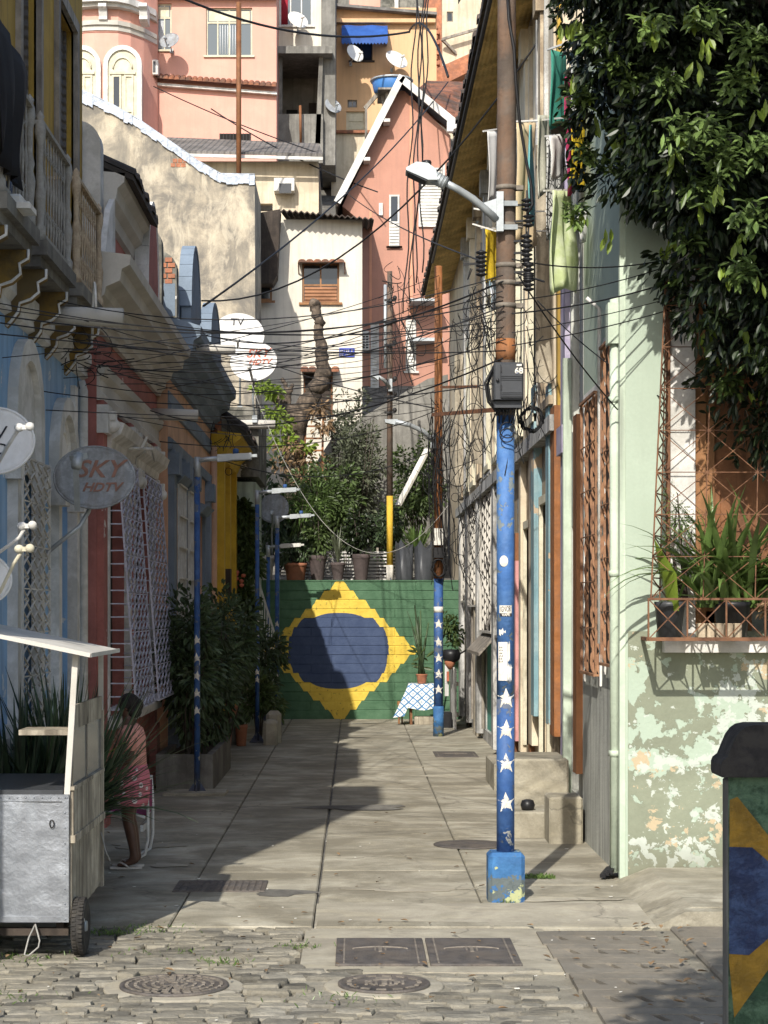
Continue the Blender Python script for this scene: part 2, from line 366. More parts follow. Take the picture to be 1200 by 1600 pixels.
# ------------------------------------------------------------------ camera, sky, sun
cam=bpy.data.cameras.new('camera');co=bpy.data.objects.new('camera',cam);COL.objects.link(co)
co.location=(0,0,CH);co.rotation_euler=(radians(90),0,0)
cam.sensor_fit='VERTICAL';cam.sensor_height=36;cam.sensor_width=27;cam.lens=FX/1600*36
cam.shift_x=(600-CX)/1600;cam.shift_y=(CY-800)/1600;cam.clip_end=1500;cam.clip_start=.1
scene.camera=co
AZ=math.atan(.25);EL=math.atan(.75)
w=bpy.data.worlds.new('World');scene.world=w;w.use_nodes=True
N,L=w.node_tree.nodes,w.node_tree.links
sky=N.new('ShaderNodeTexSky');sky.sky_type='NISHITA';sky.sun_disc=False;sky.sun_elevation=EL;sky.sun_rotation=pi+AZ
sky.altitude=50;sky.air_density=1.0;sky.dust_density=1.5
bg=N['Background'];bg.inputs[1].default_value=.15;L.new(sky.outputs[0],bg.inputs[0])
sl=bpy.data.lights.new('sun','SUN');sl.energy=3.75;sl.angle=radians(.5);sl.color=(1,.95,.865)
so=bpy.data.objects.new('sun',sl);COL.objects.link(so);so.location=(-10,-30,30)
so.rotation_euler=Vector((sin(AZ)*cos(EL),cos(AZ)*cos(EL),-sin(EL))).to_track_quat('-Z','Y').to_euler()
scene.view_settings.view_transform='Standard';scene.view_settings.look='None';scene.view_settings.exposure=0.63;scene.view_settings.gamma=1
scene.cycles.max_bounces=6;scene.cycles.use_denoising=True;scene.cycles.transparent_max_bounces=6

# ------------------------------------------------------------------ ground, alley, cobbles
m=MB();m.box(-250,250,-60,440,-.9,-.16);m.struct('ground',MA['concrete_dark'])
m=MB();m.box(-9,9,14.0,41.6,-.14,-.035);m.struct('alley_bed',MA['concrete_dark'])
m=MB()
cols=[-4.2,-1.36,-.30,1.0,2.9];rows=[14.02]
while rows[-1]<41.4: rows.append(rows[-1]+U(1.9,3.4))
for ci,(a,b) in enumerate(zip(cols,cols[1:])):
    rr=[r+(U(-.5,.5) if 0<i<len(rows)-1 else 0) for i,r in enumerate(rows)]
    for c,d in zip(rr,rr[1:]):
        d=min(d,41.6)
        if c<41.4:m.bbox(a+(.011 if ci==2 else .005),b-(.011 if ci==1 else .005),c+.004,d-.004,-.034,U(-.006,.0),.012)
m.struct('alley_floor',MA['concrete'])
# sidewalk with a dropped kerb in front of the green house
m=MB()
m.prism([(2.15,14.05,-.03),(2.42,14.05,.10),(7,14.05,.13),(7,14.05,-.12),(2.15,14.05,-.12)],(0,.16,0))
m.prism([(2.15,14.22,-.03),(2.5,14.22,.11),(7,14.22,.14),(7,14.22,-.12),(2.15,14.22,-.12)],(0,2.2,0))
m.struct('sidewalk',MA['concrete'])
m=MB();m.prism([(-.3,14.03,-.02),(-.3,15.0,.006),(2.2,15.0,.012),(2.2,14.03,-.015),],(0,0,.01));m.struct('concrete_apron',MA['concrete_pale'])
m=MB();m.box(-9,-.36,4,14.0,-.15,-.042);m.struct('street_bed',MA['mortar'])
m=MB();m.box(-.36,1.25,4,14.0,-.15,-.026);m.box(1.25,9,4,10.6,-.15,-.026);m.box(1.25,1.425,10.6,14.0,-.15,-.03);m.box(2.12,9,10.6,14.0,-.15,-.03);m.box(1.425,2.12,10.6,14.0,-.15,-.10);m.struct('street_bed',MA['mortar_pale'])
m=MB()
def stone(m,x0,x1,y0,y1,z):
    j=lambda q:U(-q,q)
    b=min(x1-x0,y1-y0)*.2
    pts=[(x0+b,y0),(x1-b,y0),(x1,y0+b),(x1,y1-b),(x1-b,y1),(x0+b,y1),(x0,y1-b),(x0,y0+b)]
    pts=[(x+j(.016),y+j(.014)) for x,y in pts];cx,cy=(x0+x1)/2,(y0+y1)/2
    ring=[(cx+(x-cx)*.95,cy+(y-cy)*.90) for x,y in pts]
    vs=[(x,y,z-.05) for x,y in pts]+[(x,y,z-.014) for x,y in pts]+[(x,y,z+j(.005)) for x,y in ring]+[(cx+j(.02),cy+j(.02),z+.003+j(.004))]
    fs=[]
    for k in(0,8):
        for i in range(8):q=(i+1)%8;fs.append((k+i,k+q,k+8+q,k+8+i))
    for i in range(8):fs.append((16+i,16+(i+1)%8,24))
    m.add(vs,fs)
holes=[(-1.116,11.83,.42),(.178,11.88,.36)]
y=8.6
while y<13.9:
    h=U(.10,.135);x=-4.2+U(0,.2)
    while x<4.4:
        wd=U(.12,.30);xc,yc=x+wd/2,y+h/2
        ok=all((xc-a)**2+(yc-b)**2>r*r*1.05 for a,b,r in holes)
        if -.36<xc<1.36 and yc>12.33: ok=False
        if 1.26<xc<2.75 and yc>10.4: ok=False
        if ok: stone(m,x+.006,x+wd-.006,y+.006,min(y+h-.006,13.98),U(-.034,-.012) if xc>-.3 and R.random()<.5 else U(-.018,.002))
        x+=wd
    y+=h
m.smooth=False
m.struct('cobbled_street',MA['cobble'])
m=MB();m.box(-.36,1.36,12.3,13.99,-.05,-.012)
for a,b,r in holes:m.lathe([(r*1.03,-.05),(r*1.03,-.016),(r*1.0,-.012),(0,-.012)],(a,b,0),40)
m.struct('street_patch',MA['concrete_pale'])
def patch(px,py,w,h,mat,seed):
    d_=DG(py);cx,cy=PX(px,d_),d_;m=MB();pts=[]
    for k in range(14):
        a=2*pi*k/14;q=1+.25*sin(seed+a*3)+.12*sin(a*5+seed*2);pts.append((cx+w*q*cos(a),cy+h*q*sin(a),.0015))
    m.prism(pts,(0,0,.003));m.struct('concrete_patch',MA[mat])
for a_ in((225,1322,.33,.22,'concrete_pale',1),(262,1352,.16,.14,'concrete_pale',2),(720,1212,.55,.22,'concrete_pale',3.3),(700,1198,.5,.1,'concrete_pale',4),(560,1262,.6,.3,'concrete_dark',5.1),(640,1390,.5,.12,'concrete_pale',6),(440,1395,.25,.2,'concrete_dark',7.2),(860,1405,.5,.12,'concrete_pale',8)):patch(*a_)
# slotted drain slabs
rt=T('drain_grating','grey concrete drain grating of six slabs with slanted slots, beside the kerb','drain grating',(1.8,12.2,-.02))
m=MB()
for i in range(6):
    y0=10.62+i*.53;x0=1.40-.02*i
    us=[x0]
    m2=[]
    for k in range(4): m2.append(x0+.12+k*.19)
    xs=[x0]+[v for q in m2 for v in(q,q+.055)]+[x0+.84]
    m.box(xs[0],xs[-1],y0+.006,y0+.15,-.08,.0);m.box(xs[0],xs[-1],y0+.34,y0+.522,-.08,.0)
    for k in range(0,len(xs)-1,2): m.prism([(xs[k]-(0 if k==0 else .03),y0+.34,-.08),(xs[k+1]-(.03 if k<8 else 0),y0+.34,-.08),(xs[k+1]+(.03 if k<8 else 0),y0+.15,-.08),(xs[k]+(0 if k==0 else .03),y0+.15,-.08)],(0,0,.08-.001*k))
m.build('slab',MA['stone_slab'],rt)
m=MB()
for i in range(7):
    y0=10.4+i*.52;m.bbox(2.30,2.72+U(0,.1),y0+.01,y0+.51,-.1,U(-.02,.01),.015)
m.struct('gutter_slabs',MA['stone_slab'])
# manhole covers
def cover(cx,cy,r,label,spokes):
    t=T('manhole_cover',label,'manhole cover',(cx,cy,-.012))
    m=MB();m.lathe([(r,-.02),(r,.004),(r*.94,.006),(r*.93,.0),(0,.0)],(cx,cy,0),48);m.build('plate',MA['iron_cover'],t)
    m=MB()
    if spokes:
        for k,(ra,rb) in enumerate([(.2,.26),(.36,.42),(.52,.58),(.68,.74),(.84,.9)]):
            n=[8,12,18,24,30][k]
            for i in range(n):
                a=2*pi*i/n+.1*k;b=a+2*pi/n*.72
                pts=[(cx+r*q*cos(t_),cy+r*q*sin(t_),.0) for q,t_ in((ra,a),(rb,a),(rb,(a+b)/2),(rb,b),(ra,b),(ra,(a+b)/2))];m.prism(pts,(0,0,.007))
        for i in range(8):
            a=pi/2+(-.5+i/7)*.9+(pi if i%2 else 0)
            m.bar((cx+r*.1*cos(a),cy+r*.1*sin(a),.003),(cx+r*.8*cos(a),cy+r*.8*sin(a),.003),.014,.012)
    else:
        for ra,rb,n in((.72,.82,14),(.3,.36,10)):
            for i in range(n):
                a=2*pi*i/n;b=a+2*pi/n*.6
                m.prism([(cx+r*q*cos(t_),cy+r*q*sin(t_),.0) for q,t_ in((ra,a),(rb,a),(rb,b),(ra,b))],(0,0,.007))
        for k,(qx,qw) in enumerate([(-.42,.07),(-.3,.05),(-.2,.06),(-.05,.12),(.12,.05),(.22,.08),(.38,.06)]):
            m.box(cx+r*qx,cx+r*(qx+qw),cy-.06*U(.6,1.2),cy+.07*U(.4,1),0,.008)
        m.box(cx-.05,cx+.05,cy+.09,cy+.15,0,.008)
    m.build('raised_pattern',MA['iron_ring'],t)
cover(-1.116,11.83,.335,'round iron manhole cover with concentric blocks and spokes, on cobbles below the cart',True)
cover(.178,11.88,.285,'smaller worn round iron cover with cast lettering, on cobbles before the twin plates',False)
def plate(x0,x1,y0,y1,label,strips=True,z=.0,name='metal_cover'):
    t=T(name,label,'cover plate',((x0+x1)/2,(y0+y1)/2,z-.004))
    m=MB();m.bbox(x0,x1,y0,y1,z-.03,z+.004,.004);m.build('plate',MA['iron_cover'],t)
    m=MB()
    if strips:
        for q in(x0+.05,x1-.06):m.box(q,q+.012,y0+.03,y1-.03,z+.0042,z+.007)
        cx,cy=(x0+x1)/2,(y0+y1)/2
        pts=[(cx+.19*cos(a),cy+.09*sin(a)+.03,z+.006) for a in [pi*(.06+.88*i/12) for i in range(13)]];m.tube(pts,.006,4)
        m.box(cx-.012,cx+.012,cy-.06,cy+.15,z+.0042,z+.008);m.box(cx-.04,cx-.028,cy,cy+.13,z+.0042,z+.008);m.box(cx+.03,cx+.042,cy,cy+.13,z+.0042,z+.008)
        m.build('raised_mark',MA['iron_ring'],t)
    else:
        nx=int((x1-x0)/.055);ny=max(2,int((y1-y0)/.09))
        for i in range(nx):
            for j in range(ny):
                m.box(x0+.02+i*(x1-x0-.04)/nx,x0+.02+(i+.62)*(x1-x0-.04)/nx,y0+.02+j*(y1-y0-.04)/ny,y0+.02+(j+.7)*(y1-y0-.04)/ny,z+.0042,z+.011)
        m.build('raised_grid',MA['iron_cover'],t)
plate(-.13,.47,12.5,13.5,'left plate of the twin dark steel telephone covers in the street')
plate(.49,1.09,12.5,13.5,'right plate of the twin dark steel telephone covers, nearer the blue pole')
plate(-1.5,-.74,15.72,16.35,'studded iron grid cover in the alley floor at the shadow edge',False,.006)
plate(1.27,1.95,30.2,31.4,'flat rusty plate in the paving behind the starred far pole',True,.006)
m=MB();m.lathe([(.36,0),(.36,.008),(.3,.012),(0,.012)],(1.13,18.9,0),32);m.thing('inspection_cover',MA['iron_cover'],'round dark inspection cover in the paving left of the near blue pole','cover plate')
# ------------------------------------------------------------------ left row
def arch_pts(x,yc,hw,z0,zs,n=12,k=1.0):
    """outline in the plane x: straight jambs up to zs, then a round head (k = height/half width)"""
    pts=[(x,yc-hw,z0)]+[(x,yc-hw*cos(pi*i/n),zs+hw*k*sin(pi*i/n)) for i in range(n+1)]+[(x,yc+hw,z0)]
    return pts
def arch_frame(m,x,t,yc,hw,wd,z0,zs,k=1.0,n=12):
    o=arch_pts(x,yc,hw+wd,z0,zs,n,k);i=arch_pts(x,yc,hw,z0,zs,n,k)
    for a in range(len(o)-1):m.prism([o[a],o[a+1],i[a+1],i[a]],(t,0,0))
def lattice(m,x,y0,y1,z0,z1,ny,nz,w=.016,frame=True,dx=0.0):
    """woven flat-bar grille in plane x (leaning out by dx at the foot)"""
    f=lambda y,z:(x+dx*(z1-z)/(z1-z0),y,z)
    hy=(y1-y0)/ny;hz=(z1-z0)/nz
    for i in range(ny):
        for s in(0,1):
            pts=[]
            for k in range(nz*2+1):
                z=z0+k*hz/2;yy=y0+hy*(i+.5)+(.46 if s else -.46)*hy*(1 if k%2==0 else -.25)
                pts.append(Vector(f(yy,z))+Vector((.010 if (k+s)%2 else -.004,0,0)))
            for a,b in zip(pts,pts[1:]):m.bar(a,b,.006,w*1.1,(1,0,0))
    for k in range(0,nz+1,2):m.bar(f(y0,z0+k*hz),f(y1,z0+k*hz),w*.8)
    if frame:
        m.bar(f(y0,z0),f(y0,z1),w*1.3);m.bar(f(y1,z0),f(y1,z1),w*1.3);m.bar(f(y0,z0),f(y1,z0),w*1.3);m.bar(f(y0,z1),f(y1,z1),w*1.3)
def bars(m,x,y0,y1,z0,z1,n,w=.018,rails=4):
    for i in range(n+1):
        y=y0+(y1-y0)*i/n;m.bar((x,y,z0),(x,y,z1),w)
    for k in range(rails+1):
        z=z0+(z1-z0)*k/rails;m.bar((x+w,y0,z),(x+w,y1,z),w)
def mould(m,prof,y0,y1):
    """profile of (x,z) points closed, extruded along y"""
    m.prism([(x,y0,z) for x,z in prof],(0,y1-y0,0))
def volute(m,x,y,z,s):
    m.lathe([(s*.5,-.04),(s*.5,.04),(s*.3,.06),(0,.06)],(x,y,z),14,'y');m.box(x-s*.5,x+s*.3,y-.06,y+.06,z+s*.3,z+s*.9)

def tileroof(m,x0,z0,x1,z1,y0,y1,step=.24):
    """rows of half round clay tiles running down the slope from (x1,z1) ridge to (x0,z0) eave"""
    y=y0
    while y<y1-.01:
        n=5;vs=[];yy=y+step/2;j=U(-.03,.03)
        for s,(x,z) in enumerate(((x0+j,z0),(x1,z1))):
            for i in range(n+1):
                a=pi*i/n;vs.append((x,yy-step*.52*cos(a),z+.085*sin(a)+U(0,.006)))
        m.add(vs,[(i,i+1,n+2+i,n+1+i) for i in range(n)]+[tuple(range(n,-1,-1))])
        y+=step
    m.prism([(x0,y0,z0-.06),(x0,y0,z0),(x1,y0,z1),(x1,y0,z1-.06)],(0,y1-y0,0))
# --- house A: blue ground floor, ochre upper floor, balconies
HA=T('balcony_house','two storey house with blue ground floor, ochre upper floor and old balconies','house',(-6,15.4,0))
XA=-2.9
opsG=[(16.1,17.3,1.4,4.0),(18.35,19.35,.12,3.7)]
m=MB();m.wallgrid(XA-.3,.3,10.4,20.4,-.1,5.0,opsG)
m.box(-9,XA-.3,10.4,10.7,-.1,5);m.box(-9,XA-.3,20.1,20.4,-.1,5)
m.build('blue_ground_floor',MA['blue_wall'],HA)
opsU=[(16.5,17.45,5.35,8.25),(18.6,19.75,5.35,8.25),(12.2,13.2,5.35,7.2)]
m=MB();m.wallgrid(XA-.3,.3,10.4,12.5,5.0,9.7,[]);m.wallgrid(XA-.3,.3,12.5,15,5.0,7.6,opsU[2:]);m.wallgrid(XA-.3,.3,15,20.4,5.0,8.9,opsU[:2])  # unseen near sections take heights that shape the shadow on the alley
m.box(-9,XA-.3,10.4,10.7,5,9.6);m.box(-9,XA-.3,20.1,20.4,5,8.8)
m.build('ochre_upper_wall',MA['ochre_wall'],HA)
m=MB();m.box(-9,XA+.05,15.0,20.45,8.9,9.05);m.box(-9,XA+.05,10.35,12.5,9.7,9.85);m.box(-9,XA+.05,12.5,15,7.6,7.7);m.build('roof',MA['tile_dark'],HA)
# string course and white edge of the blue storey
m=MB();mould(m,[(XA,4.75),(XA+.06,4.78),(XA+.05,4.86),(XA+.10,4.92),(XA+.10,5.02),(XA,5.02)],10.4,20.42);m.build('string_course',MA['white_trim'],HA)
for a_,b_ in((10.4,16.0),(17.45,18.2)):
    m=MB();m.box(XA,XA+.04,a_,b_,-.1,1.25);m.build('plinth',MA['white_trim'],HA)
# ground floor window
w_=MB();arch_frame(w_,XA,.09,16.7,.5,.2,1.35,4.0,.95);w_.box(XA,XA+.14,15.92,17.48,1.2,1.36);w_.box(XA,XA+.13,15.9,16.1,3.4,3.62);w_.box(XA,XA+.13,17.3,17.5,3.4,3.62)
wo=w_.build('window_surround',MA['white_trim'],HA)
m=MB();m.prism(arch_pts(XA+.004,16.7,.5,3.5,4.0,12,.95),(.03,0,0));m.build('arched_panel',MA['white_trim'],wo)
m=MB();m.box(XA-.2,XA-.16,16.1,17.3,1.4,4.0);m.build('shutter',MA['louvre_grey'],wo)
m=MB();lattice(m,XA+.13,16.0,17.4,1.38,3.6,4,12,.014);m.build('lattice_grille',MA['grey_trim'],wo)
# ground floor door
w_=MB();arch_frame(w_,XA,.1,18.85,.5,.18,.1,3.75,.95);w_.box(XA,XA+.17,18.1,18.38,3.3,3.55);w_.box(XA,XA+.17,19.32,19.6,3.3,3.55);w_.box(XA,XA+.05,19.55,19.75,.1,4.6)
wo=w_.build('door_surround',MA['white_trim'],HA)
m=MB();m.prism(arch_pts(XA+.004,18.85,.5,3.6,3.75,12,.95),(.03,0,0))
for rr in(.42,.3):
    o=[(XA+.03,18.85-rr*cos(pi*i/10),3.78+rr*.95*sin(pi*i/10)) for i in range(11)];m.tube(o,.025,5)
m.build('fanlight',MA['white_trim'],wo)
m=MB();m.box(XA-.16,XA-.12,18.35,19.35,.1,3.6);m.box(XA-.12,XA-.1,18.45,18.8,.3,1.4);m.box(XA-.12,XA-.1,18.9,19.25,.3,1.4);m.box(XA-.12,XA-.1,18.45,18.8,1.6,3.2);m.box(XA-.12,XA-.1,18.9,19.25,1.6,3.2);m.build('blue_door',MA['navy_paint'],wo)
m=MB();m.tube([(XA+.06,20.05,.1),(XA+.06,20.05,4.6),(XA+.03,20.05,4.7)],.05,8);m.tube([(XA+.06,20.05,1.2),(XA+.06,20.05,1.25)],.06,8);m.build('rain_pipe',MA['white_trim'],HA)
# upper doors
for y0,y1 in((16.5,17.45),(18.6,19.75),(12.2,13.2)):
    zt=8.25 if y0>15 else 7.2
    f=MB();f.box(XA-.02,XA+.05,y0-.12,y0,5.2,zt+.12);f.box(XA-.02,XA+.05,y1,y1+.12,5.2,zt+.12);f.box(XA-.02,XA+.05,y0,y1,zt,zt+.12)
    fo=f.build('balcony_door',MA['wood_grey'],HA)
    ym=(y0+y1)/2
    for a,b in((y0,ym-.01),(ym+.01,y1)):
        l=MB();l.box(XA-.14,XA-.1,a,b,5.2,zt);
        for q in(a,b-.06):l.box(XA-.1,XA-.07,q,q+.06,5.2,zt)
        l.build('shutter_leaf',MA['louvre_grey'],fo)
# balconies
for bi,(y0,y1) in enumerate(((13.9,15.35),(15.72,17.35),(17.75,19.45))):
    X1=XA+.34
    s_=MB();s_.box(XA,X1+.04,y0,y1,5.22,5.34);s_.box(XA,X1-.02,y0+.03,y1-.03,5.13,5.22);so_=s_.build('balcony_slab',MA['concrete_dark'],HA)
    m=MB()
    posts=[(X1-.03,y0+.07),(X1-.03,y1-.07)]
    prof=[(.06,0),(.06,.1),(.035,.14),(.05,.3),(.06,.38),(.035,.46),(.05,.52),(.03,.6),(.035,.8),(.05,.85),(.06,.9),(.05,.97),(.035,1.0),(.045,1.03),(0,1.08)]
    for px_,py_ in posts:m.lathe([(r_*.8,z_) for r_,z_ in prof],(px_,py_,5.34),10)
    m.bar((X1-.03,y0+.07,6.32),(X1-.03,y1-.07,6.32),.06,.035);m.bar((X1-.03,y0+.07,5.42),(X1-.03,y1-.07,5.42),.03)
    m.bar((X1-.03,y0+.07,6.32),(XA,y0+.07,6.32),.05,.03);m.bar((X1-.03,y0+.07,5.42),(XA,y0+.07,5.42),.03)
    m.build('balustrade',MA['old_balcony'] if bi<2 else MA['old_balcony_sunlit'],so_)
    m=MB()
    n=int((y1-y0-.2)/.15)
    bp=[(.007,0),(.007,.1),(.015,.2),(.006,.3),(.011,.42),(.016,.5),(.007,.6),(.006,.72),(.013,.8),(.006,.9),(.006,.96)]
    for i in range(n):m.lathe(bp,(X1-.03,y0+.15+i*.15,5.36),6)
    for i in range(2):m.lathe(bp,(XA+.09+i*.11,y0+.07,5.36),5)
    for i in range(n-1):
        y=y0+.225+i*.15
        for z in(5.6,6.1):m.bar((X1-.03,y-.06,z),(X1-.03,y+.06,z+.05),.010);m.bar((X1-.03,y+.06,z),(X1-.03,y-.06,z+.05),.010)
    m.build('balusters',MA['old_balcony'] if bi<2 else MA['old_balcony_sunlit'],so_)
    for yb in(y0+.25,y1-.25):
        c=MB();pr=[(XA,5.13),(XA+.33,5.13),(XA+.33,5.06),(XA+.26,5.02),(XA+.27,4.94),(XA+.2,4.88),(XA+.11,4.85),(XA+.10,4.78),(XA+.04,4.7),(XA,4.66)]
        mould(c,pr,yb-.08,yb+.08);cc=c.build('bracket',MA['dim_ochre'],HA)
        e=MB();e.tube([(x+.012,yb-.085,z) for x,z in pr[1:]],.013,5);e.build('bracket_edge',MA['white_trim'],cc)
# dark garment over the first balcony rail and the lamp fitting below it
def cloth(name,mat,label,pts_top,drop,cols=6,rows=8,fold=.03,taper=0,group=None,cat='laundry',waves=3,slant=0,dirn=(0,0,-1)):
    """pts_top: two points of the upper edge; drop downwards with folds and thickness"""
    a,b=[Vector(p) for p in pts_top];d=b-a;n=d.cross(Vector((0,0,1)));
    n=n.normalized() if n.length>1e-5 else Vector((1,0,0))
    m=MB();m.smooth=True;vs=[];ph=U(0,6)
    for s in(0,1):
        for j in range(rows+1):
            v=j/rows
            for i in range(cols+1):
                u=i/cols;uu=.5+(u-.5)*(1-taper*v)
                off=fold*sin(ph+u*waves*2*pi+v*1.5)*(.35+v*.8)+fold*.5*sin(ph*2+v*5+u*3)
                p=a+d*uu+Vector((0,0,-drop*v*(1+.05*sin(u*7+ph))))+n*(off+s*.007)+d*slant*v
                vs.append(p)
    W=cols+1;H=rows+1;o=W*H;fs=[]
    for s in(0,1):
        for j in range(rows):
            for i in range(cols):
                k=s*o+j*W+i;q=(k,k+1,k+W+1,k+W);fs.append(q if s==0 else q[::-1])
    rim=[i for i in range(W)]+[j*W+W-1 for j in range(1,H)]+[(H-1)*W+i for i in range(W-2,-1,-1)]+[j*W for j in range(H-2,0,-1)]
    for i in range(len(rim)):
        p_,q_=rim[i],rim[(i+1)%len(rim)];fs.append((p_,q_,q_+o,p_+o)[::-1])
    m.add(vs,fs);return m.thing(name,mat,label,cat,group)
A('black_cloth',(.012,.012,.015),.9,.2,5,bump=.1)
cloth('dark_jacket',MA['black_cloth'],'black jacket hung over the nearest balcony railing',[(XA+.37,13.3,6.62),(XA+.37,14.75,6.42)],1.0,8,10,.05,.35)
fx,fy,fz=PX(18,14.4),14.4,PZ(330,14.4)
lt=T('flood_lamp','pale floodlight with a blue cap on the front of the ochre balcony','lamp',(fx,fy,fz))
m=MB();m.bbox(fx-.2,fx+.16,fy-.12,fy+.18,fz,fz+.05,.01);m.bbox(fx-.12,fx+.09,fy-.07,fy+.13,fz+.05,fz+.12,.02);m.build('housing',MA['white_metal'],lt)
m=MB();m.lathe([(.055,0),(.06,.07),(.05,.1),(0,.11)],(fx-.05,fy,fz+.12),14);m.build('photocell',MA['navy_paint'],lt)
m=MB();m.bar((fx-.1,fy,fz-.03),(XA,fy+.1,fz-.1),.04);m.build('bracket',MA['galv'],lt)

# --- house B: red walls, white mouldings, bulging lilac grilles
XB=-2.75
HB=T('red_house','single storey red house with white mouldings, cornice and lilac window cages','house',(-6,23.5,0))
opsB=[(20.95,22.85,1.2,4.3),(23.35,25.6,1.2,4.3)]
m=MB();m.wallgrid(XB-.3,.3,20.41,26.6,-.1,5.9,opsB);m.box(-9,XB-.3,20.41,20.6,-.1,6);m.box(-9,XB-.3,26.4,26.6,-.1,6);m.build('wall',MA['red_wall'],HB)
m=MB()
mould(m,[(XB,4.55),(XB+.05,4.55),(XB+.06,4.62),(XB+.03,4.66),(XB+.03,4.78),(XB+.08,4.84),(XB+.10,4.92),(XB,4.92)],20.42,26.6)
m.build('architrave',MA['grey_trim'],HB)
m=MB()
mould(m,[(XB,5.28),(XB+.05,5.28),(XB+.07,5.34),(XB+.12,5.38),(XB+.13,5.47),(XB+.2,5.52),(XB+.22,5.60),(XB+.36,5.66),(XB+.38,5.78),(XB+.46,5.82),(XB+.47,5.92),(XB,5.98)],19.5,26.62)
m.build('cornice',MA['grey_trim'],HB)
m=MB();m.box(XB-.3,XB+.02,20.7,23.25,5.98,7.02);m.build('attic_wall',MA['red_wall'],HB)
m=MB();m.box(XB-.3,XB+.02,24.5,26.6,5.98,6.62);m.build('parapet',MA['red_wall'],HB)
m=MB();mould(m,[(XB+.02,6.55),(XB+.07,6.57),(XB+.09,6.68),(XB+.17,6.74),(XB+.19,6.86),(XB+.26,6.92),(XB+.27,7.02),(XB+.02,7.04)],20.68,23.25);m.build('attic_cornice',MA['grey_trim'],HB)
m=MB();tileroof(m,XB+.36,7.0,-4.6,8.0,20.68,23.25);m.build('attic_tiles',MA['tile_dark'],HB)
m=MB();m.prism([(XB+.1,19.9,6.0),(XB+.1,20.75,6.0),(XB+.1,20.7,6.75),(XB+.1,20.3,6.55),(XB+.1,20.05,6.25)],(.06,0,0));m.build('scroll_end',MA['white_trim'],HB)
for a_,b_ in((24.6,26.4),):
    m=MB();m.box(XB+.02,XB+.05,a_,b_,6.08,6.55);m.build('parapet_panel',MA['white_trim'],HB)
m=MB();m.box(XB-.32,XB+.07,24.5,26.6,6.62,6.7);m.build('parapet_coping',MA['white_trim'],HB)
def pediment(x,t,yc,hw,z0,h,mat,parent,edge=None,n=14):
    m=MB();pts=[(x,yc-hw,z0)]+[(x,yc-hw*cos(pi*i/n),z0+.25+h*sin(pi*i/n)) for i in range(n+1)]+[(x,yc+hw,z0)]
    m.prism(pts,(t,0,0));o=m.build('pediment',mat,parent)
    if edge:
        e=MB();q=[(x+t*.4,yc-(hw+.02)*cos(pi*i/n),z0+.25+(h+.02)*sin(pi*i/n)) for i in range(n+1)]
        for a,b in zip(q,q[1:]):e.bar(a,b,t+.06,.09,(0,1,0)) if False else e.bar(a,b,.07,t+.05,(1,0,0))
        e.build('pediment_rim',edge,o)
    return o
pediment(XB+.12,.12,23.85,.62,5.98,1.1,MA['red_wall'],HB,MA['white_trim'])
def partywall(parent,x0,x1,y,t,z0,ztop,mat,name='party_wall'):
    m=MB();n=8;w=(x1-x0);r=.25
    pts=[(x0,y,z0),(x1,y,z0),(x1,y,ztop-r)]+[(x1-r+r*cos(pi/2*i/n),y,ztop-r+r*sin(pi/2*i/n)) for i in range(1,n+1)]+[(x0,y,ztop+.6)]
    m.prism(pts,(0,t,0));return m.build(name,mat,parent)
partywall(HB,-4.2,XB+.04,20.42,.25,5.9,7.52,MA['white_trim'])
partywall(HB,-4.2,XB+.22,25.1,.25,5.95,7.35,MA['mossy'])
m=MB();tileroof(m,XB+.10,6.62,-6.0,9.0,23.3,26.4);m.build('roof',MA['tile_dark'],HB)
for y in(20.62,23.1,25.85):
    m=MB();m.box(XB,XB+.07,y-.16,y+.16,-.1,4.55);m.box(XB,XB+.1,y-.19,y+.19,-.1,.8);pl_=m.build('pilaster',MA['red_wall'],HB)
    m=MB();m.box(XB,XB+.12,y-.2,y+.2,4.2,4.5);volute(m,XB+.14,y,4.3,.16);m.build('capital',MA['white_trim'],pl_)
for wi,(y0,y1) in enumerate(((20.95,22.85),(23.35,25.6))):
    f=MB();f.box(XB,XB+.08,y0-.1,y0,1.1,4.3);f.box(XB,XB+.08,y1,y1+.1,1.1,4.3)
    mould(f,[(XB,4.05),(XB+.1,4.05),(XB+.12,4.15),(XB+.22,4.22),(XB+.26,4.33),(XB,4.42)],y0-.2,y1+.2)
    for yv in(y0-.1,y1+.1):f.box(XB,XB+.13,yv-.09,yv+.09,3.75,4.05);volute(f,XB+.15,yv,3.86,.16)
    f.box(XB,XB+.16,y0-.15,y1+.15,1.02,1.12)
    fo=f.build('window',MA['white_trim'],HB)
    g=MB();g.box(XB-.18,XB-.14,y0,y1,1.2,4.05);g.build('shutter',MA['wood_dark'],fo)  # coloured dark so the cage gaps read as shade
    c=MB();xt,xb=XB+.16,XB+.36;z0,z1=1.22,3.98
    ym=(y0+y1)/2
    lattice(c,xt,y0+.02,y1-.02,z0,z1,5,13,.015,True,xb-xt)
    for k in range(20):
        z=z0+(z1-z0)*k/19;x=xb+(xt-xb)*k/19
        c.bar((XB,y0+.02,z),(x,y0+.02,z),.014);c.bar((XB,y1-.02,z),(x,y1-.02,z),.014)
    c.bar((XB+.02,y0+.02,z0),(XB+.02,y0+.02,z1),.02)
    for k in range(8):
        y=y0+.02+(y1-y0-.04)*k/7;c.bar((XB,y,z0),(xb,y,z0),.016)
    c.build('window_cage',MA['lilac_metal'],fo)
def spout(parent,x0,y,z,l,r=.075):
    m=MB();m.tube([(x0,y,z),(x0+l,y,z-.02)],r,12);m.tube([(x0+l-.01,y,z-.02),(x0+l+.001,y,z-.02)],r*.82,12);return m.build('rain_spout',MA['grey_trim'],parent)
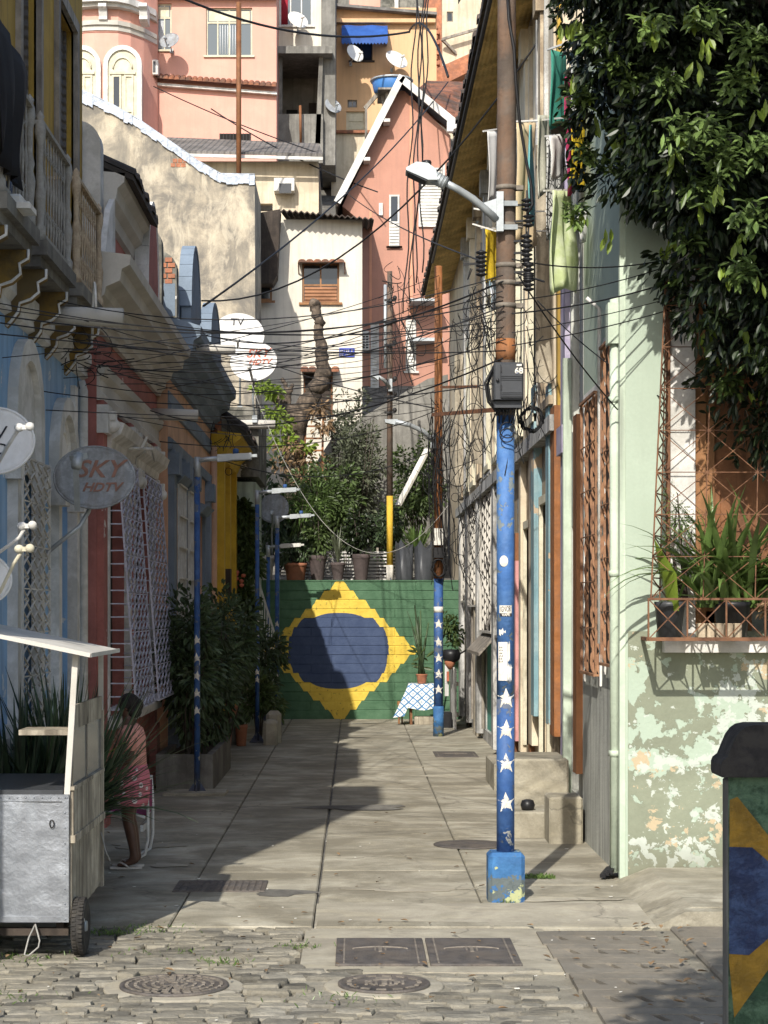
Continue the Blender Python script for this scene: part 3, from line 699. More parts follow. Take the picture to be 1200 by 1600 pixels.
spout(HA,XA+.1,17.2,4.95,.72,.085);spout(HB,XB,26.0,4.97,.62,.08)

# --- house C: salmon walls, slate blue mouldings
XC=-2.6
HC=T('salmon_house','salmon house with slate blue cornice and pilasters and white window bars','house',(-6,30.5,0))
opsC=[(27.2,28.3,1.0,4.1),(28.9,30.0,1.0,4.1),(31.4,32.6,.1,3.9)]
m=MB();m.wallgrid(XC-.3,.3,26.62,34.5,-.1,5.7,opsC);m.box(-9,XC-.3,34.3,34.5,-.1,6);m.build('wall',MA['salmon_wall'],HC)
m=MB();mould(m,[(XC,5.1),(XC+.04,5.1),(XC+.06,5.18),(XC+.02,5.22),(XC+.02,5.36),(XC,5.36)],26.62,34.5)
mould(m,[(XC,4.55),(XC+.06,4.55),(XC+.08,4.68),(XC+.03,4.72),(XC,4.72)],26.62,34.5)
m.build('architrave',MA['slate_trim'],HC)
m=MB();mould(m,[(XC,5.55),(XC+.06,5.56),(XC+.08,5.66),(XC+.17,5.72),(XC+.19,5.84),(XC+.34,5.92),(XC+.36,6.06),(XC+.45,6.12),(XC+.46,6.26),(XC,6.4)],26.64,34.55);m.build('cornice',MA['slate_trim'],HC)
m=MB();m.box(XC-.3,XC+.1,26.65,34.5,6.4,6.85);m.build('parapet',MA['slate_trim'],HC)
pediment(XC+.12,.14,28.2,.8,6.4,.95,MA['slate_trim'],HC,MA['slate_trim'])
pediment(XC+.12,.14,32.2,1.1,6.4,.75,MA['slate_trim'],HC,MA['slate_trim'])
o_=partywall(HC,-4.2,XC+.12,26.66,.3,6.3,7.3,MA['mossy'])
m=MB()
for i in range(5):
    for j in range(2):m.bbox(XC-.16+j*.12+(.04 if i%2 else 0)-.02*i*0,XC-.06+j*.12+(.04 if i%2 else 0),26.645,26.67,6.85+i*.075,6.91+i*.075,.004)
m.build('bare_bricks',MA['brick'],o_)
m=MB();tileroof(m,XC+.0,6.86,-6,9.2,26.9,34.4);m.build('roof',MA['tile_dark'],HC)
for y in(26.85,28.6,30.3,33.4):
    m=MB();m.box(XC,XC+.09,y-.17,y+.17,-.1,4.55);m.box(XC,XC+.16,y-.22,y+.22,4.2,4.5);m.box(XC,XC+.14,y-.2,y+.2,-.1,.7);m.build('pilaster',MA['slate_trim'],HC)
for y0,y1,z0,z1 in opsC:
    f=MB();f.box(XC,XC+.06,y0-.09,y0,z0,z1);f.box(XC,XC+.06,y1,y1+.09,z0,z1);mould(f,[(XC,z1),(XC+.09,z1),(XC+.2,z1+.12),(XC,z1+.2)],y0-.15,y1+.15)
    fo=f.build('window' if z0>.5 else 'door_frame',MA['slate_trim'],HC)
    g=MB();g.box(XC-.2,XC-.16,y0,y1,z0,z1);g.build('shutter',MA['wood_grey'] if z0>.5 else MA['wood_brown'],fo)
    if z0>.5:
        g=MB();bars(g,XC+.1,y0-.05,y1+.05,z0,z1,9,.022,7);g.build('window_bars',MA['white_metal'],fo)
spout(HC,XC+.3,27.2,6.02,.6,.07)
m=MB();m.tube([(XC+.1,33.9,.1),(XC+.1,33.9,5.2)],.06,8);m.build('rain_pipe',MA['salmon_wall'],HC)

# --- house D: yellow, dark tile eave
XD=-2.48
HD=T('yellow_house','narrow yellow house with brown door and dark tiled eave','house',(-5,36.5,0))
m=MB();m.wallgrid(XD-.3,.3,34.56,38.5,-.1,5.5,[(35.0,36.1,.1,4.2),(37.2,37.9,1.2,3.6)]);m.box(-9,XD-.3,34.56,34.8,-.1,5.5);m.build('wall',MA['yellow_paint'],HD)
m=MB();m.box(XD-.15,XD-.1,35.0,36.1,.1,4.2);m.build('door',MA['wood_brown'],HD)
for y in(34.75,36.4,38.2):
    m=MB();m.box(XD,XD+.12,y-.16,y+.16,-.1,5.2);m.build('pilaster',MA['yellow_paint'],HD)
m=MB();m.box(XD+.12,XD+.125,36.22,36.58,2.6,3.1);m.box(XD,XD+.12,36.235,36.2385,2.6,3.1);m.build('dark_band',MA['wood_dark'],HD)
m=MB();m.box(XD-.1,XD-.06,37.2,37.9,1.2,3.6);m.build('window',MA['louvre_grey'],HD)
m=MB();mould(m,[(XD,5.0),(XD+.12,5.05),(XD+.2,5.25),(XD+.42,5.42),(XD+.42,5.5),(XD,5.55)],34.57,38.5);m.build('eave_soffit',MA['yellow_paint'],HD)
m=MB();tileroof(m,XD+.52,5.58,-6,8.3,34.57,38.6);m.build('roof',MA['tile_dark'],HD)
m=MB();m.bbox(XD-.25,XD+.05,34.62,34.9,5.55,6.9,.02);m.build('chimney',MA['brick'],HD)
# --- house E: pale green end house
XE=-2.0
HE=T('pale_green_house','pale green plastered end house beside the painted wall','house',(-4,40.2,0))
m=MB();m.box(-8,XE-.45,38.62,42,-.1,5.0);m.box(XE-.45,XE,38.62,40.95,-.1,4.9);m.build('wall',MA['pale_green'],HE)
m=MB();m.box(-8,XE+.06,38.55,42,5.0,6.4);m.build('upper_wall',MA['mossy'],HE)
m=MB();m.box(XE-.36,XE-.14,38.6,38.64,.1,2.2);m.build('door',MA['wood_grey'],HE)
spout(HE,XE-.35,38.4,6.05,.75,.09)
# ------------------------------------------------------------------ right row
A('rust_dark',(.13,.062,.035),.85,.35,8,stain=((.24,.12,.06),.5,5),bump=.2)
XF=2.31
HF=T('green_corner_house','pale green corner house with flaking lower walls, wooden window and woven grilles','house',(5,18,0))
opF=[(2.90,4.5,2.1,5.6)]
m=MB();m.wallgrid(16.4,.3,XF,9,-.1,9.2,opF,'y');m.box(XF,XF+.3,16.7,19.4,-.1,9.2);m.box(9,9.3,16.4,19.4,-.1,9.2);m.build('wall',MA['lime_wall'],HF)
m=MB();m.box(XF+.02,9,16.388,16.4,-.1,2.13);m.build('flaking_dado',MA['dado_green'],HF)
m=MB();m.box(XF-.012,XF,16.42,19.38,-.1,2.2);m.build('side_dado',MA['side_grey'],HF)
m=MB();m.box(XF-.05,XF,16.41,16.49,-.1,9);m.tube([(XF-.07,16.56,.05),(XF-.07,16.56,5.0)],.045,8);m.box(XF-.14,XF-.0,16.48,16.64,4.6,4.95)
for z in(1.05,2.6,4.1):m.tube([(XF-.07,16.56,z),(XF-.07,16.56,z+.05)],.055,8)
m.build('rain_pipe',MA['pale_green'],HF)
m=MB();m.box(XF-.14,XF+.05,16.5,19.4,9.0,9.25);m.box(XF-.1,9,16.25,16.5,9.0,9.25);m.build('cornice',MA['white_trim'],HF)
# woven rusty grilles on the side wall
for y0,y1,z0,z1 in((16.74,17.58,1.82,4.7),(17.95,19.15,1.7,4.35)):
    f=MB();f.box(XF-.03,XF+.0,y0-.06,y0,z0-.1,z1+.1);f.box(XF-.03,XF,y1,y1+.06,z0-.1,z1+.1);f.box(XF-.03,XF,y0,y1,z1,z1+.1)
    fo=f.build('side_window',MA['white_trim'],HF)
    g=MB();g.box(XF-.02,XF-.006,y0,y1,z0,z1);g.build('shutter',MA['wood_dark'],fo)  # dark sheet whose colour stands in for shade behind the grille
    g=MB()
    ny=max(3,int((y1-y0)/.2));nz=12;hh=(z1-z0)/nz
    for i in range(ny+1):
        y=y0+.01+(y1-y0-.02)*i/ny;x0_=XF-.028-.012*(i%2)
        for k in range(nz+1):
            za=z0+(k-(.5 if i%2 else 0))*hh+U(-.01,.01);zb=za+hh*1.02
            za,zb=max(z0,za),min(z1,zb);h_=zb-za
            if h_<.06:continue
            w_=U(.026,.034)
            g.prism([(x0_+.002,y,za),(x0_-w_*.7,y,za+.22*h_),(x0_-w_,y,za+.55*h_),(x0_-w_*.75,y,za+.85*h_),(x0_-.004,y,zb),(x0_-.002,y,za+.6*h_)],(0,.012,0))
    for k in range(0,nz+1,2):g.bar((XF-.06,y0,z0+(z1-z0)*k/nz),(XF-.06,y1,z0+(z1-z0)*k/nz),.010)
    for q in(y0,y1):g.bar((XF-.06,q,z0),(XF-.06,q,z1),.012)
    for z in(z0,z1):
        g.bar((XF-.07,y0,z),(XF-.07,y1,z),.025)
        for q in(y0,y1):g.bar((XF-.07,q,z),(XF,q,z),.02)
    g.build('woven_grille',MA['rust_bars'],fo)
m=MB();m.tube([(XF-.05,17.77,2.0),(XF-.05,17.77,5.1),(XF-.17,17.77,5.2)],.02,6);m.build('conduit',MA['white_metal'],HF)
# front window: frame, transom, shutters
f=MB()
f.box(2.66,2.90,16.37,16.4,2.05,5.75);f.box(4.5,4.74,16.37,16.4,2.05,5.75);f.box(2.66,4.74,16.36,16.4,5.6,5.85)
fo=f.build('front_window',MA['white_trim'],HF)
g=MB();g.box(2.9,3.0,16.42,16.56,2.1,5.6);g.box(4.4,4.5,16.42,16.56,2.1,5.6);g.box(3.0,4.4,16.44,16.56,4.3,4.42);g.box(3.0,4.4,16.42,16.56,5.5,5.6);g.box(3.66,3.74,16.44,16.56,4.42,5.5)
g.box(3.0,3.08,16.46,16.55,2.1,4.3);g.box(3.0,3.4,16.46,16.55,2.1,2.3)
g.build('wooden_frame',MA['wood_door'],fo)
g=MB();g.box(3.0,4.4,16.5,16.52,4.42,5.5);g.build('transom_glass',GL,fo)
g=MB();g.box(3.08,3.62,16.5,16.53,2.3,4.3);g.box(3.14,3.56,16.485,16.5,2.45,3.3);g.build('panel_shutter',MA['wood_brown'],fo)
g=MB();g.box(3.66,4.36,16.48,16.53,2.15,4.28);g.build('louvre_shutter',MA['louvre'],fo)
g=MB();g.box(2.62,4.8,16.25,16.4,1.95,2.05);g.build('sill',MA['white_trim'],fo)
# window cage with tray of plants
yb=15.78
def cage_x(t):return 2.43+t*.16
g=MB()
b0=Vector((2.42,yb,2.06));nL=6
xl0,xl1=2.43,2.60;xr=5.0;zt=5.2;y_t=16.05
def CP(u,v):   # u along front, v up
    return Vector((xl0+(xl1-xl0)*v+(xr-xl0-(xl1-xl0)*v)*u,yb+(y_t-yb)*v,2.4+(zt-2.4)*v))
nu,nv=6,8
for i in range(nu+1):
    g.bar(CP(i/nu,0),CP(i/nu,1),.008 if i else .012)
for j in range(nv+1):
    g.bar(CP(0,j/nv),CP(1,j/nv),.007)
for i in range(nu):
    for j in range(nv):
        g.bar(CP(i/nu,j/nv),CP((i+1)/nu,(j+1)/nv),.006);g.bar(CP((i+1)/nu,j/nv),CP(i/nu,(j+1)/nv),.006)
W0=lambda v:Vector((2.665,16.36,2.4+(zt-2.4)*v))
for j in range(17):
    v=j/16;g.bar(CP(0,v),W0(v),.011)
    if j<16:
        g.bar(CP(0,v),W0(v+1/16),.008);g.bar(W0(v),CP(0,v+1/16),.008)
g.bar(W0(0),W0(1),.035);g.bar((Vector(W0(0))+CP(0,0))/2,(W0(1)+CP(0,1))/2,.01)
g.build('window_cage',MA['rust_dark'],fo)
g=MB()
g.bar((2.41,yb,2.07),(5,yb,2.07),.035,.03);g.bar((2.41,yb,2.07),(2.45,16.38,2.07),.03)
g.bar((2.41,yb,2.40),(5,yb,2.40),.018);g.bar((2.41,yb,2.40),(2.6,16.38,2.40),.015)
for i in range(9):
    x=2.41+i*.32;g.bar((x,yb,2.07),(x,yb,2.4),.014);g.bar((x,yb,2.07),(x+.32,yb,2.4),.009);g.bar((x+.32,yb,2.07),(x,yb,2.4),.009)
for i in range(20):
    x=2.45+i*.13;g.bar((x,yb,2.06),(x,16.38,2.06),.012)
g.build('plant_tray',MA['rust_dark'],fo)
# --- purple house
HP=T('purple_house','narrow house with lilac pilaster and terracotta door jamb beside the green corner','house',(5,20.4,0))
m=MB();m.wallgrid(XF-.005,.3,19.41,21.4,-.1,7.6,[(19.8,20.45,.4,3.2),(19.7,20.5,4.2,6.4)]);m.build('wall',MA['side_grey'],HP)
m=MB();m.box(XF-.07,XF-.005,19.45,19.75,.65,4.3);m.build('door_jamb',MA['orange_jamb'],HP)
m=MB();m.box(XF-.06,XF-.005,20.6,21.05,.3,7.4);m.box(XF-.1,XF-.005,20.55,21.1,4.0,4.3);m.build('pilaster',MA['purple_paint'],HP)
m=MB();m.box(XF-.09,XF-.005,20.47,20.58,.3,5);m.build('pale_jamb',MA['pale_green'],HP)
m=MB();m.box(XF+.1,XF+.14,19.8,20.45,.4,3.2);m.build('door',MA['wood_brown'],HP)
m=MB();m.box(XF+.08,XF+.12,19.7,20.5,4.2,6.4);m.build('upper_window',MA['louvre_white'],HP)
m=MB();m.box(XF-.16,7,19.41,21.4,7.6,7.8);m.build('roof',MA['tile_dark'],HP)
# --- long tenement with the deep ochre eave
HT=T('long_tenement','long two storey tenement with deep ochre eave, shutters and peeling painted pilasters','house',(5,31,0))
ops=[(22.7,23.6,.3,3.6),(25.0,25.85,.5,3.4),(27.2,28.2,.3,3.3),(29.3,30.2,.9,3.2),(31.3,34.3,.2,1.75),(36.5,37.4,.2,2.6),(38.8,39.7,.2,2.6)]
opu=[(y,y+.95,4.9,7.6) for y in(21.9,23.9,25.9,27.9,29.9,31.9,33.9,35.9,37.9,39.7)]
m=MB();m.wallgrid(XF,.3,21.42,28.6,-.1,4.4,ops);m.build('lower_wall',MA['tan_plaster'],HT)
m=MB();m.wallgrid(XF,.3,28.6,41.6,-.1,4.4,ops);m.build('weathered_wall',MA['weathered'],HT)
m=MB();m.box(XF,XF+.3,41.6,47,2.9,10.2);m.wallgrid(XF,.3,21.42,41.6,4.4,10.2,opu);m.box(XF+.3,9,21.42,21.7,-.1,10.2);m.build('upper_wall',MA['cream_col'],HT)
def strips(name,mat,lst,pr=.07):
    for y0,y1,z0,z1 in lst:
        m=MB();m.box(XF-pr,XF,y0,y1,z0,z1);m.build(name,MA[mat],HT)
strips('orange_pilaster','rust_orange',[(21.42,21.85,.9,4.6)],.09)
strips('teal_pilaster','teal_paint',[(21.95,22.3,1.0,4.9),(23.75,24.15,1.0,5.1)],.10)
strips('teal_band','teal_paint',[(22.35,22.65,1.35,5.0)],.04)
strips('cream_pilaster','cream_col',[(24.25,24.7,.6,4.8),(25.9,26.2,.4,4.6)],.08)
strips('brown_jamb','wood_brown',[(24.72,24.98,.4,4.0),(27.0,27.18,.2,3.4)],.06)
strips('pink_pilaster','pink_paint',[(26.6,26.95,.5,3.0)],.09)
strips('weathered_pilaster','weathered',[(28.6,28.9,.1,4.4),(30.5,30.9,.1,4.4),(34.6,35.0,.1,4.4),(37.9,38.3,.1,4.4),(40.3,40.7,.1,4.4)],.12)
strips('weathered_board','plank_pale',[(35.3,35.9,.0,2.2),(36.0,36.3,0,2.5),(38.4,38.7,0,2.4)],.08)
for i,(y0,y1,z0,z1) in enumerate(ops):
    mat=['louvre_grey','wood_brown','wood_grey','louvre_grey','teal_door','wood_grey','wood_dark'][i]
    f=MB();f.box(XF-.05,XF+.02,y0-.08,y0,z0,z1);f.box(XF-.05,XF+.02,y1,y1+.08,z0,z1);f.box(XF-.05,XF+.02,y0-.08,y1+.08,z1,z1+.1)
    fo=f.build('door_frame',MA['cream_frame'] if i<4 else MA['wood_grey'],HT)
    g=MB();g.box(XF+.05,XF+.09,y0,y1,z0,z1);g.build('door_leaf',MA[mat],fo)
for i,(y0,y1,z0,z1) in enumerate(opu):
    f=MB();f.box(XF-.07,XF+.02,y0-.1,y0,z0-.2,z1+.1);f.box(XF-.07,XF+.02,y1,y1+.1,z0-.2,z1+.1);f.box(XF-.07,XF+.02,y0-.1,y1+.1,z1,z1+.12);f.box(XF-.12,XF,y0-.15,y1+.15,z0-.25,z0-.15)
    fo=f.build('upper_window',MA['cream_frame' if i%3 else 'tan_plaster'],HT)
    g=MB();g.box(XF+.06,XF+.1,y0,y1,z0,z1);g.build('shutter',MA['louvre_grey' if i%2 else 'wood_dark'],fo)
    if i%3==0:
        g=MB();g.obox((XF-.13,y0-.02,(z0+z1)/2),(.13,.05,0),(-.004,.018,0),(0,0,(z1-z0)/2));g.build('open_shutter',MA['plank_pale'],fo)
for k_,y0 in enumerate((22.95,25.0,27.0,29.0,31.0,33.0,35.0,37.0,39.0)):
    m=MB();m.box(XF-.09,XF,y0+.1,y0+.38,4.4,9.9);m.box(XF-.15,XF,y0+.05,y0+.43,9.5,9.9)
    m.build('upper_pilaster',MA[('tan_plaster','cream_col','weathered')[k_%3]],HT)
m=MB();m.box(XF-.14,XF,21.45,41.6,4.32,4.5);m.build('string_course',MA['weathered'],HT)
# corrugated lean-to panels (zigzag grey sheets) above the teal door
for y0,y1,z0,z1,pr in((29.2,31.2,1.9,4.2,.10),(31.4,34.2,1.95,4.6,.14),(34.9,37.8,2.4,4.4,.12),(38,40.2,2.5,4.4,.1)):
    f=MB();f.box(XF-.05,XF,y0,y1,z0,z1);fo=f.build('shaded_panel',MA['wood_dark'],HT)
    m=MB();ny=max(3,int((y1-y0)/.5));nz=int((z1-z0)/.2)
    for i in range(ny+1):
        yy=y0+(y1-y0)*i/ny
        for k in range(nz):
            za=z0+(z1-z0)*k/nz+(.1 if i%2 else 0);zb=za+.21;w_=U(.028,.05)
            m.prism([(XF-.055,yy,za),(XF-.055-w_,yy,za+.07),(XF-.055-w_*.8,yy,za+.16),(XF-.056,yy,zb),(XF-.053,yy,za+.1)],(0,.02,0))
    for q in(y0,y1):m.bar((XF-.08,q,z0),(XF-.08,q,z1),.04)
    for q in(z0,z1):m.bar((XF-.08,y0,q),(XF-.08,y1,q),.04)
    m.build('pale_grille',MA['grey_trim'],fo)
m=MB();m.prism([(XF-.3,31.2,1.62),(XF,31.2,1.95),(XF,31.2,1.9),(XF-.3,31.2,1.57)],(0,3.3,0));m.build('door_canopy',MA['wood_grey'],HT)
EXO=1.70
y0,y1=23.3,47.0
m=MB();m.prism([(EXO,y0,9.93),(XF+.05,y0,10.12),(XF+.05,y0,10.17),(EXO,y0,9.98)],(0,y1-y0,0))
for k in range(1,9):
    t=k/8.6;m.bar((EXO+(XF-EXO)*t,y0,9.925+.19*t),(EXO+(XF-EXO)*t,y1,9.925+.19*t),.03,.03)
m.build('eave_soffit',MA['ochre_soffit'],HT)
m=MB();tileroof(m,EXO-.08,10.05,9,13.2,y0,y1,.26);m.build('roof',MA['tile_dark'],HT)
m=MB();m.tube([(EXO-.03,y0,9.86),(EXO-.03,41.5,9.84)],.03,6);m.build('gutter_wire',MA['black_iron'],HT)
m=MB();m.box(XF-.06,9,21.42,23.3,10.2,10.5);m.build('parapet',MA['cream_col'],HT)
for k_,(ya,yb,mt) in enumerate(((21.45,21.6,'ochre_wall'),(21.68,21.8,'cream_col'),(22.95,23.1,'weathered'),(23.2,23.4,'cream_col'),(23.5,23.62,'ochre_wall'),(23.72,23.85,'weathered'),(24.95,25.2,'cream_col'),(25.3,25.5,'ochre_wall'))):
    m=MB();m.box(XF-.05-.02*(k_%2),XF,ya,yb,4.6,9.9);m.build('upper_board',MA[mt],HT)
# steps at the doors
st=T('door_steps','weathered concrete steps against the right wall behind the near pole','steps',(1.95,20,0))
m=MB();m.bbox(1.92,2.255,19.0,19.5,-.03,.46,.02);m.build('low_block',MA['concrete'],st)
m=MB();m.bbox(1.60,2.255,19.52,20.25,-.03,.26,.02);m.build('bottom_step',MA['concrete'],st)
m=MB();m.bbox(1.66,2.255,20.27,21.3,-.03,.74,.02);m.build('top_step',MA['concrete'],st)
m=MB();m.bbox(1.78,2.255,24.6,26.2,-.03,.35,.02);m.thing('doorstep',MA['concrete'],'low concrete doorstep further along the right wall, past the block steps','step')
bp_=T('board_partition','weathered grey boards screening the far end of the right row','board screen',(1.97,38.3,0))
for k in range(9):
    m=MB();m.box(1.94+U(-.01,.01),1.965,37.2+k*.24,37.42+k*.24,-.02,1.18+U(-.06,.1));m.build('board',MA['weathered'],bp_)
m=MB();m.box(1.966,2.0,37.2,39.3,.25,.32);m.box(1.966,2.0,37.2,39.3,.85,.92);m.build('rail',MA['wood_grey'],bp_)
# ------------------------------------------------------------------ painted wall, terrace, hillside
YM=41.0
m=bpy.data.materials.new('flag_paint');m.use_nodes=True;N,L=nt(m);b=N['Principled BSDF'];b.inputs['Roughness'].default_value=.75;b.inputs['Specular IOR Level'].default_value=.25
tc=N.new('ShaderNodeTexCoord');sx=N.new('ShaderNodeSeparateXYZ');L.new(tc.outputs['Object'],sx.inputs[0])
def ma(op,a,c=None,d=None):
    q=N.new('ShaderNodeMath');q.operation=op
    for i,v in enumerate((a,c,d)):
        if v is None:continue
        if isinstance(v,(int,float)):q.inputs[i].default_value=v
        else:L.new(v,q.inputs[i])
    return q.outputs[0]
no=N.new('ShaderNodeTexNoise');no.inputs['Scale'].default_value=9;no.inputs['Detail'].default_value=4;L.new(tc.outputs['Object'],no.inputs[0])
row=ma('FLOOR',ma('DIVIDE',sx.outputs[2],.196))
wn=N.new('ShaderNodeTexWhiteNoise');wn.noise_dimensions='1D';L.new(row,wn.inputs['W'])
wx=ma('ADD',sx.outputs[0],ma('MULTIPLY',ma('SUBTRACT',no.outputs[0],.5),.05))
wx=ma('ADD',wx,ma('MULTIPLY',ma('SUBTRACT',wn.outputs[0],.5),.06))
# half-stepped height inside each course
fz=ma('ADD',ma('MULTIPLY',ma('ADD',row,.5),.196*.42),ma('MULTIPLY',sx.outputs[2],.58))
CXF,CZF=-.33,1.46
dia=ma('ADD',ma('DIVIDE',ma('ABSOLUTE',ma('SUBTRACT',wx,CXF)),1.66),ma('DIVIDE',ma('ABSOLUTE',ma('SUBTRACT',fz,CZF)),1.52))
ind=ma('LESS_THAN',dia,1.0)
ex=ma('POWER',ma('ABSOLUTE',ma('DIVIDE',ma('SUBTRACT',wx,CXF-.02),1.07)),2.5);ez=ma('POWER',ma('ABSOLUTE',ma('DIVIDE',ma('SUBTRACT',fz,CZF+.0),.80)),2.5)
cir=ma('LESS_THAN',ma('ADD',ex,ez),1.0)
def cm(f,a,c):
    q=N.new('ShaderNodeMix');q.data_type='RGBA'
    L.new(f,q.inputs[0]) if not isinstance(f,float) else setattr(q.inputs[0],'default_value',f)
    for s_,v in((6,a),(7,c)):
        if isinstance(v,tuple):q.inputs[s_].default_value=(*v,1)
        else:L.new(v,q.inputs[s_])
    return q.outputs[2]
n2=N.new('ShaderNodeTexNoise');n2.inputs['Scale'].default_value=3.2;n2.inputs['Detail'].default_value=8;n2.inputs['Roughness'].default_value=.7;L.new(tc.outputs['Object'],n2.inputs[0])
mr=N.new('ShaderNodeMapRange');mr.inputs[1].default_value=.40;mr.inputs[2].default_value=.68;L.new(n2.outputs[0],mr.inputs[0])
n3=N.new('ShaderNodeTexNoise');n3.inputs['Scale'].default_value=14;n3.inputs['Detail'].default_value=6;L.new(tc.outputs['Object'],n3.inputs[0])
mr3=N.new('ShaderNodeMapRange');mr3.inputs[1].default_value=.62;mr3.inputs[2].default_value=.66;L.new(n3.outputs[0],mr3.inputs[0])
gr=cm(mr.outputs[0],(.052,.115,.062),(.082,.16,.092));ye=cm(mr.outputs[0],(.58,.41,.06),(.72,.53,.085));ye=cm(ma('MULTIPLY',mr3.outputs[0],.75),ye,(.25,.2,.05));bl=cm(mr.outputs[0],(.04,.06,.12),(.06,.085,.155))
c=cm(cir,cm(ind,gr,ye),bl);L.new(c,b.inputs['Base Color'])
bp=N.new('ShaderNodeBump');bp.inputs['Strength'].default_value=.45;bp.inputs['Distance'].default_value=.02;L.new(n3.outputs[0],bp.inputs['Height']);L.new(bp.outputs[0],b.inputs['Normal'])
FLAG=m
m=MB()
for k in range(15):
    z0=k*.196;off=.5 if k%2 else 0
    x=-2.3-off*.9
    while x<2.3:
        a,b2=max(x,-2.25),min(x+1.8,2.24)
        if b2-a>.02:
            q=MB();y=YM+U(0,.012)
            m.bbox(a+.003,b2-.003,y,YM+.3,z0+(.004 if k else -.1),z0+.188,.012)
        x+=1.8
m.box(-2.25,2.24,YM+.02,YM+.3,-.1,2.93)
m.box(-2.25,2.24,YM-.01,YM+.32,2.935,2.965)
m.thing('painted_block_wall',FLAG,'block wall at the alley end painted with a green, yellow and blue flag','wall')
o=bpy.data.objects['painted_block_wall'];dz=o.location.copy()
for v in o.data.vertices:v.co+=dz-Vector((0,YM,0))
o.location=(0,YM,0)
# terrace and slope
m=MB();m.prism([(-40,YM+.3,-.2),(-40,YM+.3,2.9),(-40,46,3.1),(-40,50,5.0),(-40,56,9.5),(-40,66,16),(-40,90,27),(-40,140,34),(-40,140,-.2)],(80,0,0));m.struct('hillside',MA['concrete_dark'])
def lattice_fence():
    t=T('slatted_screen','pale slatted timber screen standing behind the terrace pots','screen',(PX(510,42.3),42.3,2.95))
    m=MB()
    for i in range(9):m.box(PX(430,42.3),PX(640,42.3),42.3,42.32,2.98+i*.075,3.015+i*.075)
    m.build('slat',MA['white_trim'],t)
    m=MB()
    for px in(432,480,540,590,636):m.box(PX(px,42.3)-.025,PX(px,42.3)+.025,42.33,42.37,2.93,3.7)
    m.build('post',MA['wood_grey'],t)
lattice_fence()
# retaining wall with a sloping top
d=46.5
m=MB();pts=[(PX(545,d),d,2.9),(PX(700,d),d,2.9),(PX(700,d),d,PZ(585,d)),(PX(668,d),d,PZ(592,d)),(PX(560,d),d,PZ(655,d)),(PX(515,d),d,PZ(690,d)),(PX(470,d),d,PZ(760,d)),(PX(470,d),d,2.9)]
m.prism(pts,(0,.5,0));m.thing('retaining_wall',MA['grey_wall'],'grey retaining wall with sloping top behind the terrace shrubs','wall')

# generic parts for the hillside houses -- px rectangles at depth d
def front_box(m,x0,x1,y0,y1,d,dep,ops=()):
    X0,X1=PX(x0,d),PX(x1,d);Z0,Z1=PZ(y1,d),PZ(y0,d)
    O=[(PX(a,d),PX(c,d),PZ(f,d),PZ(e,d)) for a,e,c,f in ops]
    m.wallgrid(d,.25,X0,X1,Z0,Z1,O,'y')
    m.box(X0,X0+.2,d+.25,d+dep,Z0,Z1);m.box(X1-.2,X1,d+.25,d+dep,Z0,Z1);m.box(X0+.2,X1-.2,d+dep-.2,d+dep,Z0,Z1)
def window(par,x0,y0,x1,y1,d,frame='white_trim',leaf=None,mull=2,sill=True,rec=.12,trans=0,name='window',pane=None):
    X0,X1,Z0,Z1=PX(x0,d),PX(x1,d),PZ(y1,d),PZ(y0,d);w=.05
    f=MB();yf=d+rec-.05
    f.box(X0,X0+w,yf,yf+.06,Z0,Z1);f.box(X1-w,X1,yf,yf+.06,Z0,Z1);f.box(X0+w,X1-w,yf,yf+.06,Z0,Z0+w);f.box(X0+w,X1-w,yf,yf+.06,Z1-w,Z1)
    for k in range(1,mull):
        x=X0+(X1-X0)*k/mull;f.box(x-.02,x+.02,yf,yf+.055,Z0+w,Z1-w)
    if trans:
        z=Z0+(Z1-Z0)*trans;f.box(X0+w,X1-w,yf-.004,yf+.05,z-.025,z+.025)
    fo=f.build(name,MA[frame],par)
    if sill:
        g=MB();g.box(X0-.08,X1+.08,d-.07,d+rec-.05,Z0-.06,Z0);g.build('sill',MA[frame],fo)
    g=MB();g.box(X0+w,X1-w,yf+.02,yf+.03,Z0+w,Z1-w);g.build('pane',pane or (MA[leaf] if leaf else GL),fo)
    return fo
